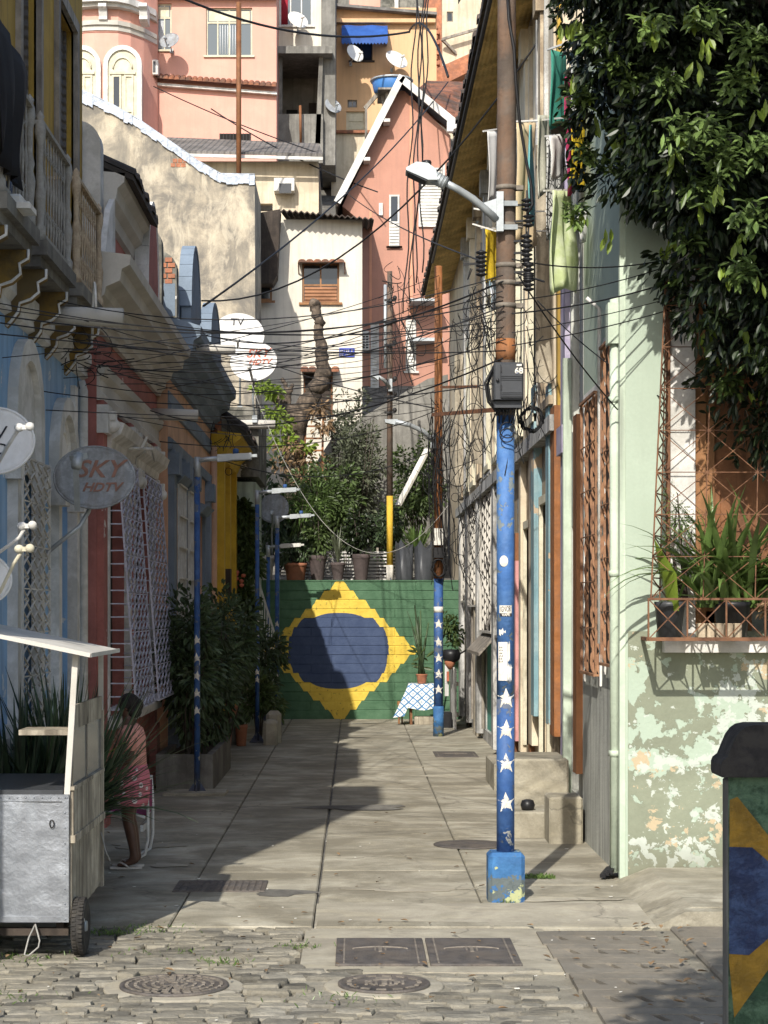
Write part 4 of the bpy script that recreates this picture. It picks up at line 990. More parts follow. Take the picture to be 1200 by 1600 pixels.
def dish(name,label,c,r,aim,parent=None,mat='dish_white',text=None,tcol='logo_red',mount=None,tscale=.3,flat=.86,arm=True,roll=0,group='satellite dishes'):
    """offset dish: shallow bowl opening along aim, feed arm with receiver, mount to the point given"""
    c=Vector(c);n=Vector(aim).normalized();rt_=T(name,label,'satellite dish',c,group)
    x=Vector((0,0,1)).cross(n).normalized();u=n.cross(x).normalized()   # seen from the front: x points to the viewer's right when aim is towards the viewer
    if roll:
        x,u=x*cos(roll)+u*sin(roll),u*cos(roll)-x*sin(roll)
    def q(a,b,h):return c+x*a+u*b+n*h
    def dep(a,b):return .22*((a/r)**2+(b/(r*flat))**2)*r*.55
    m=MB();m.smooth=True;nr,na=7,36;vs=[];fs=[]
    for s in(0,1):
        for i in range(nr+1):
            for j in range(na):
                a=2*pi*j/na;rr=i/nr;xa,ya=r*rr*cos(a),r*flat*rr*sin(a);vs.append(q(xa,ya,dep(xa,ya)-s*.012))
    o=(nr+1)*na
    for s in(0,1):
        for i in range(nr):
            for j in range(na):
                j2=(j+1)%na;f=(s*o+i*na+j,s*o+(i+1)*na+j,s*o+(i+1)*na+j2,s*o+i*na+j2);fs.append(f if s==0 else f[::-1])
    for j in range(na):
        j2=(j+1)%na;fs.append((nr*na+j,o+nr*na+j,o+nr*na+j2,nr*na+j2))
    m.add(vs,fs);m.build('bowl',MA[mat],rt_)
    e=MB();pts=[]
    for j in range(na+1):
        a=2*pi*j/na;xa,ya=r*cos(a),r*flat*sin(a);pts.append(q(xa,ya,dep(xa,ya)-.006))
    e.tube(pts,.011,5,False);e.build('rim',MA[mat],rt_)
    if arm:
        e=MB();k=q(0,-r*flat,dep(0,r*flat));f=q(0,-r*.55*flat,r*.95)
        e.bar(k-u*.02,f,.045,.03);e.build('feed_arm',MA['galv'] if mat!='dish_white' else MA['white_metal'],rt_)
        e=MB();dirn=(q(0,0,0)-f).normalized();e.tube([f-dirn*.1,f-dirn*.02,f+dirn*.02,f+dirn*.07],[.03,.032,.045,.05],10);e.bar(f-dirn*.06,f-dirn*.06+u*.06,.04);e.build('receiver',MA['white_metal'] if mat=='dish_white' else MA['galv'],rt_)
    if mount is not None:
        e=MB();bk=q(0,-r*.1,-.02);mm=[Vector(p) for p in mount];e.tube([bk,bk-n*.06]+mm,.022,8);e.obox(bk-n*.03,x*.07,u*.09,n*.03);e.obox(mm[-1],Vector((.05,0,0)),Vector((0,.05,0)),Vector((0,0,.07)));e.build('mount',MA['galv'],rt_)
    if text:
        for body,a0,b0,size,shear,tc_ in text:
            cu=bpy.data.curves.new('lettering','FONT');cu.body=body;cu.size=size;cu.shear=shear;cu.align_x='CENTER';cu.align_y='CENTER';cu.extrude=.002;cu.offset=.003 if tc_!='ink' else .0;cu.resolution_u=3
            ob=bpy.data.objects.new('lettering',cu);COL.objects.link(ob)
            bpy.context.view_layer.update()
            me=bpy.data.meshes.new_from_object(ob.evaluated_get(bpy.context.evaluated_depsgraph_get()))
            bpy.data.objects.remove(ob)
            for v in me.vertices:
                a,b_,h=v.co.x*1.12+a0,v.co.y+b0,v.co.z
                v.co=q(a,b_,dep(a,b_)+.006+h)-c
            me.materials.clear();me.materials.append(MA[tc_])
            lo=bpy.data.objects.new('lettering',me);COL.objects.link(lo);lo.parent=rt_
    return rt_
def flat_text(body,size,loc,mat,parent,name='lettering',ext=.002,off=0.0,sx=1.0):
    cu=bpy.data.curves.new(name,'FONT');cu.body=body;cu.size=size;cu.align_x='CENTER';cu.align_y='CENTER';cu.extrude=ext;cu.offset=off;cu.resolution_u=3
    ob=bpy.data.objects.new(name,cu);COL.objects.link(ob);bpy.context.view_layer.update()
    me=bpy.data.meshes.new_from_object(ob.evaluated_get(bpy.context.evaluated_depsgraph_get()));bpy.data.objects.remove(ob)
    for v in me.vertices:v.co=(v.co.x*sx,-v.co.z,v.co.y)
    me.materials.clear();me.materials.append(MA[mat]);lo=bpy.data.objects.new(name,me);COL.objects.link(lo);lo.parent=parent;lo.location=Vector(loc)-wloc(parent);return lo

# ---- white house (d 50)
d=50
HW=T('white_house','white plastered house with brown shuttered window above the terrace','house',(PX(480,d),d+3,3))
m=MB();front_box(m,401,566,343,800,d,7,[(472,411,530,473),(474,582,520,650)]);m.build('wall',MA['white_wall'],HW)
f=window(HW,472,411,530,473,d,'wood_door',None,2,True,.10,.45)
g=MB();g.box(PX(474,d)+.03,PX(528,d)-.03,d+.04,d+.07,PZ(471,d),PZ(448,d));g.build('lower_shutter',MA['louvre'],f)
g=MB()
for k in range(6):
    x=PX(467,d)+k*.2;g.lathe([(.11,0),(.11,.5)],(x+.1,d-.42,PZ(413,d)),6,'y',True,0,pi) if False else None
for k in range(6):
    x=PX(466,d)+k*.2;pts=[(x+.1-.1*cos(pi*i/5),d-.4,PZ(414,d)+.06*sin(pi*i/5)) for i in range(6)];g.prism(pts,(0,.4,.1))
g.build('window_hood',MA['tile'],f)
g=MB();g.bar((PX(467,d),d-.38,PZ(414,d)),(PX(467,d),d,PZ(428,d)),.03);g.bar((PX(539,d),d-.38,PZ(414,d)),(PX(539,d),d,PZ(428,d)),.03);g.build('hood_bracket',MA['rust'],f)
f=MB();f.box(PX(474,d),PX(477,d),d+.05,d+.2,PZ(650,d),PZ(582,d));f.box(PX(517,d),PX(520,d),d+.05,d+.2,PZ(650,d),PZ(582,d));fo=f.build('door',MA['wood_brown'],HW)
g=MB();g.box(PX(477,d),PX(517,d),d+.12,d+.16,PZ(650,d),PZ(582,d));g.build('door_leaf',MA['wood_dark'],fo)
g=MB()
for k in range(5):
    x=PX(470,d)+k*.2;pts=[(x+.1-.1*cos(pi*i/5),d-.45,PZ(584,d)+.06*sin(pi*i/5)) for i in range(6)];g.prism(pts,(0,.45,.14))
g.build('door_hood',MA['tile'],fo)
g=MB();nW=16
X0,X1=PX(440,d),PX(584,d)
for k in range(nW):
    xa=X0+(X1-X0)*k/nW;xb=X0+(X1-X0)*(k+1)/nW;xm=(xa+xb)/2
    z=lambda t:PZ(336,d)+(PZ(350,d)-PZ(336,d))*t
    t0=k/nW
    g.prism([(xa,d-.5,z(t0)),(xm,d-.5,z(t0)+.06),(xb,d-.5,z(t0)),(xb,d-.5,z(t0)-.03),(xm,d-.5,z(t0)+.03),(xa,d-.5,z(t0)-.03)],(0,7.8,1.2))
g.build('roof',MA['tile_dark'],HW)
# side lean-to with dark underside, on the left of the white house
g=MB();g.prism([(PX(400,d),d-.9,PZ(345,d)),(PX(440,d),d-.9,PZ(338,d)),(PX(435,d),d-.9,PZ(440,d)),(PX(428,d),d-.9,PZ(452,d)),(PX(400,d),d-.9,PZ(452,d))],(0,.7,0));g.build('dark_panel',MA['wood_dark'],HW)  # flat panel in an even dark colour
window(HW,403,415,425,470,d-.2,'wood_door',None,1,True,.02)
sg=T('street_name_plate','small blue enamel street name plate on the white house wall','sign',(PX(542,d),d-.02,PZ(551,d)))
m=MB();m.box(PX(530,d),PX(554,d),d-.03,d-.004,PZ(558,d),PZ(544,d));m.build('plate',MA['sign_blue'],sg)
m=MB()
for zy,xs in((548,(532,534.5,538,541,544,549)),(554.6,(532,535,540,542.5,545,547.5,550.5))):
    for x in xs:
        w_=1.6;m.box(PX(x,d),PX(x+.6,d),d-.034,d-.0302,PZ(zy+1.8,d),PZ(zy-1.8,d));m.box(PX(x+.6,d),PX(x+w_,d),d-.034,d-.0302,PZ(zy+(1.8 if R.random()<.5 else .3),d),PZ(zy+(1.1 if R.random()<.5 else -.6),d));m.box(PX(x+w_-.5,d),PX(x+w_,d),d-.0345,d-.0302,PZ(zy+U(.2,1.8),d),PZ(zy-1.8,d))
m.build('worn_lettering',MA['star_white'],sg)

# ---- terracotta gabled house (d 55)
d=55
HG=T('gabled_house','tall terracotta gabled house with white bargeboards and red tile roof','house',(PX(625,d),d+4,3))
m=MB()
ax,ay=628,132
pts=[(563,700),(563,345),(535,322),(ax-8,142),(ax+4,142),(704,212),(704,700)]
m.prism([(PX(x,d),d,PZ(y,d)) for x,y in pts],(0,6,0));m.build('wall',MA['terracotta_wall'],HG)
m=MB();m.box(PX(640,d),PX(645,d),d-.02,d,PZ(600,d),PZ(150,d));m.box(PX(577,d),PX(581,d),d-.02,d,PZ(640,d),PZ(330,d));m.build('pale_strip',MA['terracotta_light'],HG)
m=MB()
def bargeboard(m,a,b,w,dd):
    A_,B_=Vector((PX(a[0],d),0,PZ(a[1],d))),Vector((PX(b[0],d),0,PZ(b[1],d)))
    m.bar(A_+Vector((0,d-dd,0)),B_+Vector((0,d-dd,0)),.06,w,(0,0,1))
bargeboard(m,(628,126),(527,322),.2,.5);bargeboard(m,(626,130),(711,200),.2,.5);m.box(PX(697,d),PX(712,d),d-.6,d-.35,PZ(213,d),PZ(198,d))
for (x,y) in((601,193),(570,253)):m.box(PX(x-2,d),PX(x+8,d),d-.5,d+.0,PZ(y+4,d),PZ(y-1,d))
m.build('bargeboard',MA['white_trim'],HG)
m=MB()
L0=[(PX(627,d),PZ(124,d)),(PX(524,d),PZ(322,d))];R0=[(PX(627,d),PZ(124,d)),(PX(715,d),PZ(196,d))]
m.prism([(L0[0][0],d-.45,L0[0][1]),(L0[1][0],d-.45,L0[1][1]),(L0[1][0]+.05,d-.45,L0[1][1]-.12),(L0[0][0],d-.45,L0[0][1]-.14)],(0,6.4,0))
m.build('left_roof_slope',MA['wood_dark'],HG)
m=MB();m.prism([(R0[0][0],d-.45,R0[0][1]),(R0[1][0],d-.45,R0[1][1]),(R0[1][0],d-.45,R0[1][1]-.12),(R0[0][0],d-.45,R0[0][1]-.12)],(0,1.1,0));m.build('zinc_flashing',MA['foil'],HG)
# right slope rises towards the back: tiled plane facing the viewer
m=MB();m.prism([(PX(640,d),d+.7,PZ(140,d)),(PX(716,d),d+.7,PZ(198,d)),(PX(735,d+5),d+5,PZ(128,d+5)),(PX(668,d+5),d+5,PZ(126,d+5))],(0,.05,-.12));m.build('tiled_slope',MA['tile_rows'],HG)
f=window(HG,608,305,624,385,d,'white_trim',None,1,True,-.02)
g=MB();g.box(PX(609,d),PX(623,d),d-.08,d-.05,PZ(384,d),PZ(347,d));g.build('lower_shutter',MA['louvre_white'],f)
f=window(HG,654,263,694,355,d,'white_trim','louvre_white',1,False,-.03)
g=MB();g.obox((PX(692,d),d-.35,PZ(309,d)),(.03,0,0),(0,.3,0),(0,0,.8));g.build('open_shutter',MA['white_trim'],f)
f=window(HG,579,505,592,606,d,'white_trim','louvre_white',1,True,-.03);window(HG,634,500,650,580,d,'white_trim','louvre_white',1,True,-.03);window(HG,592,318,598,337,d,'white_trim',None,1,False,-.03)
g=MB();g.box(PX(640,d-1),PX(690,d-1),d-.9,d,PZ(478,d),PZ(474,d));g.box(PX(640,d),PX(690,d),d-.7,d,PZ(538,d),PZ(533,d));g.build('canopy',MA['galv'],HG)
ac=T('air_conditioner','louvred air conditioner on the corner of the terracotta house','air conditioner',(PX(570,d),d-.5,PZ(552,d)))
m=MB();m.bbox(PX(564,d),PX(577,d),d-.5,d-.02,PZ(550,d),PZ(521,d),.02);m.build('case',MA['white_metal'],ac)
m=MB()
for i in range(2):
    for j in range(6):m.box(PX(566+i*5.5,d),PX(570+i*5.5,d),d-.51,d-.498,PZ(548-j*4.2,d),PZ(545.5-j*4.2,d))
m.build('grille',MA['black_plastic'],ac)

# ---- big soot-stained wall (d 46) with foil flashing
d=46
m=MB();top=[(60,120),(128,147),(180,172),(220,195),(270,230),(310,258),(345,278),(398,279)]
pts=[(PX(60,d),d,3),(PX(400,d),d,3)]+[(PX(x,d),d,PZ(y,d)) for x,y in reversed(top)]
hs=T('soot_stained_house','tall blind house wall stained with soot behind the left roofs','house',(PX(265,d),d+1,3))
m.prism(pts,(0,3,0));m.build('wall',MA['soot_plaster'],hs)
m=MB()
for a,b2 in zip(top,top[1:]):
    n=6
    for k in range(n):
        t0,t1=k/n,(k+1)/n
        xa,ya=a[0]+(b2[0]-a[0])*t0,a[1]+(b2[1]-a[1])*t0;xb,yb2=a[0]+(b2[0]-a[0])*t1,a[1]+(b2[1]-a[1])*t1
        h=9+U(-1.5,1.5)+(5 if R.random()<.04 else 0);j=U(-.02,.02)
        m.prism([(PX(xa,d),d-.03+j,PZ(ya-6,d)),(PX(xb,d),d-.03+j,PZ(yb2-6,d)),(PX(xb,d),d-.05+j,PZ(yb2+h,d)),(PX(xa,d),d-.05+j,PZ(ya+h+U(-2,2),d))],(0,.025,0))
        m.prism([(PX(xa,d),d-.03,PZ(ya-6,d)),(PX(xb,d),d-.03,PZ(yb2-6,d)),(PX(xb,d),d+.5,PZ(yb2-7,d)),(PX(xa,d),d+.5,PZ(ya-7,d))],(0,0,.02))
m.build('foil_flashing',MA['foil'],hs)
m=MB()
for i in range(3):
    for j in range(2):m.bbox(PX(267+i*8+j*3,d),PX(274+i*8+j*3,d),d-.012,d+.01,PZ(261-j*7,d),PZ(255-j*7,d),.004)
m.build('bare_bricks',MA['brick'],hs)

# ---- long cement-roofed annex (d 57)
d=57
HA2=T('cement_roof_annex','low cream annex under a grey corrugated cement roof','house',(PX(400,d),d+2,8))
m=MB();front_box(m,250,498,252,420,d,6,[(402,318,426,330)]);m.build('wall',MA['cream_wall'],HA2)
m=MB();m.prism([(PX(236,d),d-.6,PZ(246,d)),(PX(505,d),d-.6,PZ(252,d)),(PX(498,d+5),d+5,PZ(228,d+5)),(PX(262,d+5),d+5,PZ(218,d+5))],(0,0,.08));m.build('corrugated_roof',MA['corrugated'],HA2)
m=MB();m.bar((PX(236,d),d-.64,PZ(249,d)),(PX(505,d),d-.64,PZ(256,d)),.06,.09);m.build('fascia',MA['white_trim'],HA2)
ac=T('air_conditioner','boxy window air conditioner on the cream annex wall','air conditioner',(PX(445,d),d-.4,PZ(304,d)))
m=MB();m.bbox(PX(429,d),PX(461,d),d-.45,d+.0,PZ(303,d),PZ(283,d),.02);m.build('case',MA['white_metal'],ac)
m=MB();m.box(PX(436,d-.5),PX(455,d-.5),d-.46,d-.448,PZ(301,d-.5),PZ(286,d-.5));m.build('grille',MA['box_plastic'],ac)
m=MB();m.tube([(PX(373,56),56,PZ(300,56)),(PX(373,56),56,PZ(4,56))],.075,8);m.thing('iron_pipe_mast',MA['wood_brown'],'tall brown iron pipe standing before the pink house','pipe')

# ---- pink house (d 64) with rounded corner
d=64
HK=T('pink_house','large pink house with arched windows, cornice corbels and a tiled canopy','house',(PX(300,d),d+4,10))
m=MB();front_box(m,232,432,-60,330,d,8,[(322,12,394,87),(222+12,5,268,78)]);m.build('wall',MA['pink_wall'],HK)
m=MB()
dr=62.2
nb=8;cw=[]
for k in range(nb+1):
    px=96+(238-96)*k/nb;t=(k/nb);yy=dr+1.6*max(0,(t-.55)/.45)**2+.9*max(0,(.35-t)/.35)**2
    cw.append((PX(px,dr),yy))
for (xa,ya),(xb,yb_) in zip(cw,cw[1:]):
    m.prism([(xa,ya,PZ(330,dr)),(xb,yb_,PZ(330,dr)),(xb,yb_+.4,PZ(330,dr)),(xa,ya+.4,PZ(330,dr))],(0,0,PZ(-60,dr)-PZ(330,dr)))
m.build('rounded_front',MA['pink_wall'],HK)
def ring(name,ya,yb_,out,mat):
    m=MB()
    for (xa,y1_),(xb,y2_) in zip(cw,cw[1:]):
        m.prism([(xa,y1_-out,PZ(yb_,dr)),(xb,y2_-out,PZ(yb_,dr)),(xb,y2_+.05,PZ(yb_,dr)),(xa,y1_+.05,PZ(yb_,dr))],(0,0,PZ(ya,dr)-PZ(yb_,dr)))
    m.build(name,MA[mat],HK)
ring('moulding',33,40,.14,'grey_trim');ring('moulding',40,48,.07,'grey_trim');ring('cornice',-2,8,.45,'white_trim');ring('cornice',8,14,.3,'grey_trim');ring('plinth_line',46,50,.03,'pink_wall')
for px in(162,225):
    m=MB();xx=PX(px,dr);pr=[(PZ(10,dr),.38),(PZ(16,dr),.42),(PZ(20,dr),.28),(PZ(28,dr),.2),(PZ(33,dr),.22),(PZ(35,dr),.1)]
    m.prism([(xx-.13,dr-o_,z) for z,o_ in pr]+[(xx-.13,dr+.5,PZ(35,dr)),(xx-.13,dr+.5,PZ(10,dr))],(.26,0,0));m.build('corbel',MA['white_trim'],HK)
for xc,hw in((192,23),(128,23)):
    yy=dr-.02
    f=MB();o=[];i_=[]
    for k in range(13):
        a=pi*k/12;o.append((PX(xc-(hw+7)*cos(a),dr),yy-.1,PZ(102-(hw+7)*sin(a),dr)));i_.append((PX(xc-hw*cos(a),dr),yy-.1,PZ(102-hw*sin(a),dr)))
    o=[(o[0][0],o[0][1],PZ(220,dr))]+o+[(o[-1][0],o[-1][1],PZ(220,dr))];i_=[(i_[0][0],i_[0][1],PZ(220,dr))]+i_+[(i_[-1][0],i_[-1][1],PZ(220,dr))]
    for a in range(len(o)-1):f.prism([o[a],o[a+1],i_[a+1],i_[a]],(0,.25,0))
    fo=f.build('arched_window',MA['white_trim'],HK)
    g=MB();g.prism([(p[0],yy-.03,p[2]) for p in i_],(0,.03,0));g.build('arch_panel',MA['cream_frame'],fo)
    g=MB()
    for a,b2 in((xc-17,xc-2),(xc+2,xc+17)):
        g.box(PX(a,dr),PX(a+3,dr),yy-.07,yy-.031,PZ(215,dr),PZ(118,dr));g.box(PX(b2-3,dr),PX(b2,dr),yy-.07,yy-.031,PZ(215,dr),PZ(118,dr));g.box(PX(a+3,dr),PX(b2-3,dr),yy-.07,yy-.031,PZ(121,dr),PZ(118,dr));g.box(PX(a+3,dr),PX(b2-3,dr),yy-.07,yy-.031,PZ(176,dr),PZ(168,dr))
    g.box(PX(xc-20,dr),PX(xc+20,dr),yy-.09,yy-.031,PZ(117,dr),PZ(113,dr))
    g.tube([(PX(xc-15*cos(pi*k/10),dr),yy-.05,PZ(108-17*sin(pi*k/10),dr)) for k in range(11)],.03,5)
    g.build('casement',MA['cream_frame'],fo)
    g=MB();g.box(PX(xc-14,dr),PX(xc-5,dr),yy-.045,yy-.032,PZ(168,dr),PZ(121,dr));g.build('pane',GL,fo)
for (x0,y0,x1,y1) in((322,12,394,87),(234,5,268,78)):
    f=window(HK,x0,y0,x1,y1,d,'cream_frame',None,4 if x1>300 else 3,True,.14,.7,pane=GLL)
    g=MB();w_=(x1-x0)
    for k in range(7):
        xa=x0+w_*.3+k*w_*.055;g.tube([(PX(xa,d),d+.16,PZ(y1-4,d)),(PX(xa,d),d+.16,PZ(y0+26,d))],.055,6)
    g.build('curtain',MA['curtain'],f)
    g=MB();g.box(PX(x0+4,d),PX(x1-4,d),d+.10,d+.105,PZ(y0+20,d),PZ(y0+4,d));g.build('roller_blind',MA['cream_frame'],f)
m=MB()
X0,X1=PX(238,d),PX(433,d);n=22
for k in range(n):
    xa=X0+(X1-X0)*k/n;xb=X0+(X1-X0)*(k+1)/n;zz=PZ(127,d)+(PZ(141,d)-PZ(127,d))*k/n;xm=(xa+xb)/2;hw=(xb-xa)/2
    pts=[(xm-hw*cos(pi*i/5),d-.42,zz+hw*.8*sin(pi*i/5)) for i in range(6)];m.prism(pts,(0,.42,.2))
m.build('tiled_canopy',MA['tile'],HK)
m=MB();m.prism([(X0,d-.2,PZ(131,d)),(X1,d-.2,PZ(146,d)),(X1,d-.2,PZ(150,d)),(X0,d-.2,PZ(135,d))],(0,.2,0));m.build('canopy_moulding',MA['white_trim'],HK)
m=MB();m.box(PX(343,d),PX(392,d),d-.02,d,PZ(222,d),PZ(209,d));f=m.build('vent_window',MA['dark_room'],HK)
g=MB()
for k in range(10):x=PX(344+k*5.2,d);g.bar((x,d-.04,PZ(222,d)),(x,d-.04,PZ(209,d)),.025)
g.build('bars',MA['black_iron'],f)
m=MB();m.box(PX(238,d),PX(434,d),d-.3,d,PZ(0,d),PZ(-6,d));m.build('string_course',MA['white_trim'],HK)
dish('satellite_dish','pale dish on the wall of the pink house, casting a round shadow',P(265,64,63.2),.34,(-.35,-1,.5),mount=[P(268,80,63.9)],mat='dish_grey')
ac=T('air_conditioner','air conditioner in the corner beside the arched pink front','air conditioner',P(243,110,63.5))
m=MB();m.bbox(PX(238,63.4),PX(247,63.4),63.4,63.9,PZ(116,63.4),PZ(93,63.4),.02);m.build('case',MA['white_metal'],ac)
m=MB();m.box(PX(239,63.4),PX(243,63.4),63.385,63.401,PZ(113,63.4),PZ(96,63.4));m.build('grille',MA['box_plastic'],ac)

# ---- white upstairs flat over an open concrete balcony (d 66)
d=66
HO=T('balcony_flat','white flat with curtained window above a bare concrete balcony','house',(PX(468,d),d+3,12))
m=MB();front_box(m,432,502,-50,84,d,6,[(437,-20,488,40)]);m.build('upper_wall',MA['white_wall'],HO)
f=window(HO,437,-20,488,40,d,'white_metal',None,3,True,.1,pane=GLL)
g=MB()
for k in range(4):g.tube([(PX(440+k*2.6,d),d+.09,PZ(38,d)),(PX(440+k*2.6,d),d+.09,PZ(-18,d))],.05,6)
g.build('curtain',MA['curtain_red'],f)
m=MB();m.box(PX(430,d),PX(520,d),d-.9,d+6,PZ(95,d),PZ(84,d));m.build('balcony_roof',MA['grey_wall'],HO)
m=MB();m.box(PX(432,d),PX(516,d),d+2.2,d+2.4,PZ(230,d),PZ(95,d));m.build('back_wall',MA['grey_wall'],HO)
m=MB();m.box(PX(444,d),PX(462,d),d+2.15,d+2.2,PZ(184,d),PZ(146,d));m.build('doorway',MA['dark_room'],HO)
m=MB();m.box(PX(480,d),PX(500,d),d+2.15,d+2.2,PZ(160,d),PZ(135,d));m.build('shelf_niche',MA['wood_dark'],HO)
m=MB();m.box(PX(432,d),PX(505,d),d-.5,d-.3,PZ(260,d),PZ(184,d));m.build('parapet',MA['grey_wall'],HO)
m=MB();m.box(PX(437,d),PX(442,d),d-.5,d-.4,PZ(184,d),PZ(95,d));m.prism([(PX(493,d),d-.5,PZ(230,d)),(PX(501,d),d-.5,PZ(230,d)),(PX(505,d),d-.5,PZ(95,d)),(PX(499,d),d-.5,PZ(95,d))],(0,.15,0));m.build('column',MA['concrete_dark'],HO)
m=MB();m.box(PX(502,d),PX(524,d),d-.2,d+6,PZ(260,d),PZ(-50,d));m.build('side_pier',MA['grey_wall'],HO)
dish('satellite_dish','white dish tilted on the wall above the concrete balcony',P(465,32,65.3),.36,(.55,-1,.65),mount=[P(466,50,65.9)],flat=1.0)
dish('satellite_dish','grey dish beside the cream door under the ochre house',P(520,166,65.8),.3,(.55,-1,.6),mat='dish_grey',mount=[P(516,180,66.6)],flat=1.0)
m=MB();m.tube([P(470,225,65.2),P(469,165,65.2)],.05,6);m.thing('iron_post',MA['wood_brown'],'short rusty brown post with wires before the concrete balcony','post')

# ---- ochre house with blue awning (d 70)
d=70
HY=T('ochre_house','ochre house with a blue scalloped awning over its window','house',(PX(595,d),d+3,14))
m=MB();front_box(m,518,682,12,330,d,7,[(548,66,582,95),(543,156,558,168),(541,174,570,222)]);m.build('wall',MA['orange_wall'],HY)
f=window(HY,548,66,582,95,d,'wood_dark',None,2,True,.12);window(HY,543,156,558,168,d,'wood_grey',None,2,False,.1)
m=MB();m.box(PX(541,d),PX(570,d),d+.1,d+.14,PZ(222,d),PZ(174,d))
for zz in(180,192,204):
    for q in(545,557):m.box(PX(q,d),PX(q+10,d),d+.07,d+.1,PZ(zz+9,d),PZ(zz,d))
m.build('door',MA['cream_frame'],HY)
m=MB();n=14;x0,x1=PX(534,d),PX(605,d);x0b,x1b=PX(540,d-1),PX(605,d-1)
def aw(u,v):
    a=Vector((x0+(x1-x0)*u,d-.02,PZ(42,d)));b_=Vector((x0+(x1-x0)*u,d-1.2,PZ(73,d)));p=a.lerp(b_,v);p.z+=.25*sin(pi*v)*.8+.02*sin(u*12)*sin(v*6);return p
vs=[aw(i/n,j/5) for j in range(6) for i in range(n+1)];fs=[(j*(n+1)+i,j*(n+1)+i+1,(j+1)*(n+1)+i+1,(j+1)*(n+1)+i) for j in range(5) for i in range(n)]
m.add(vs,fs)
for i in range(n):
    p,q=aw(i/n,1),aw((i+1)/n,1);m.prism([p,q,q+Vector((0,0,-.2)),(p+q)/2+Vector((0,0,-.27)),p+Vector((0,0,-.2))],(0,.01,0))
for u in(0,1):m.poly([aw(u,j/5) for j in range(6)]+[Vector((x0+(x1-x0)*u,d-.02,PZ(73,d)))])
ao=m.build('awning',MA['awning_blue'],HY)
m=MB();m.box(PX(522,d),PX(680,d),d-.25,d,PZ(38,d),PZ(32,d));m.box(PX(522,d),PX(526,d),d-.12,d,PZ(210,d),PZ(38,d));m.build('rain_pipe',MA['orange_wall'],HY)
m=MB();m.prism([(PX(518,d),d-.4,PZ(14,d)),(PX(682,d),d-.4,PZ(28,d)),(PX(682,d),d+6,PZ(20,d)),(PX(518,d),d+6,PZ(6,d))],(0,0,.1));m.build('roof',MA['cement_roof'],HY)
m=MB();m.box(PX(518,d-1),PX(575,d-1),d-1.6,d-1.4,PZ(330,d),PZ(224,d));m.build('lower_terrace_wall',MA['cream_wall'],HY)
m=MB();m.box(PX(516,d-1.6),PX(578,d-1.6),d-1.75,d-1.3,PZ(226,d),PZ(222,d));m.build('terrace_coping',MA['tile'],HY)
dish('satellite_dish','white dish on the ochre wall right of the blue awning',P(619,94,69.2),.42,(.6,-1,.75),mount=[P(612,110,69.9)],flat=1.0)
dish('satellite_dish','white dish half hidden beneath the blue awning',P(554,84,68.6),.34,(.75,-1,.5),mount=[P(548,100,69.9)],flat=1.0)
tk=T('water_tank','round blue plastic water tank with pale lid behind the gable','water tank',P(612,146,60))
m=MB();c=P(612,146,60);r=.62;m.lathe([(r*.85,0),(r*.9,.05),(r,.34),(r*.98,.36)],c,24);m.build('tub',MA['tank_blue'],tk)
m=MB();m.lathe([(r*1.08,.36),(r*1.1,.39),(r*1.05,.42),(r*.5,.5),(0,.52)],c,24);m.build('lid',MA['galv'],tk)
m=MB();m.bar(P(570,170,60),P(596,140,60),.12,.12);m.bar(P(596,140,60),P(600,165,60),.1,.1);m.box(PX(590,60),PX(636,60),59.3,61,PZ(149,60),PZ(146,60));m.box(PX(602,60),PX(606,60),59.6,59.8,PZ(260,60),PZ(149,60));m.box(PX(570,60),PX(574,60),59.6,59.8,PZ(260,60),PZ(170,60));m.build('timber_stand',MA['wood_grey'],tk)

# ---- houses at the top right and top edge
d=78
HR=T('white_brick_house','whitewashed house with bare brick patches at the top of the hill','house',(PX(720,d),d+3,16))
m=MB();front_box(m,684,800,-60,300,d,6,[(698,18,708,34)]);m.build('wall',MA['cream_wall'],HR)
m=MB()
for i in range(9):
    for j in range(2):m.bbox(PX(668+j*8+(i%2)*3,d),PX(675+j*8+(i%2)*3,d),d-.3,d-.1,PZ(112-i*8,d),PZ(106-i*8,d),.01)
m.box(PX(665,d),PX(690,d),d-.08,d+2,PZ(130,d),PZ(-40,d));m.build('brick_quoin',MA['brick'],HR)
window(HR,698,18,708,34,d,'wood_grey',None,1,False,.1)
m=MB();m.prism([(PX(680,d),d-1.2,PZ(120,d)),(PX(760,d),d-1.2,PZ(84,d)),(PX(760,d),d-1.2,PZ(110,d)),(PX(680,d),d-1.2,PZ(150,d))],(0,1.0,0));m.build('brick_wall',MA['brick'],HR)
m=MB();m.bar((PX(690,d),d-.4,PZ(66,d)),(PX(745,d),d-.4,PZ(50,d)),.1);m.bar((PX(690,d),d-.4,PZ(66,d)),(PX(712,d),d-.05,PZ(84,d)),.1);m.build('timber_brace',MA['wood_grey'],HR)
d=84
HZ=T('hilltop_house','faded pink house with a dark rocky yard above the ochre roof','house',(PX(560,d),d+3,18))
m=MB();front_box(m,500,594,-80,200,d,5,[(515,-6,545,9)]);m.build('wall',MA['pink_wall'],HZ)
m=MB();m.box(PX(506,d),PX(524,d),d-.5,d,PZ(20,d),PZ(-30,d));m.box(PX(515,d),PX(546,d),d-.02,d+.1,PZ(9,d),PZ(-6,d));m.build('brick_pier',MA['grey_wall'],HZ)
m=MB();m.box(PX(594,d),PX(690,d),d-.5,d+4,PZ(200,d),PZ(-80,d));m.build('rubble_wall',MA['mossy'],HZ)
m=MB();m.box(PX(616,d),PX(622,d),d-.7,d-.5,PZ(24,d),PZ(-40,d));m.build('white_post',MA['white_trim'],HZ)
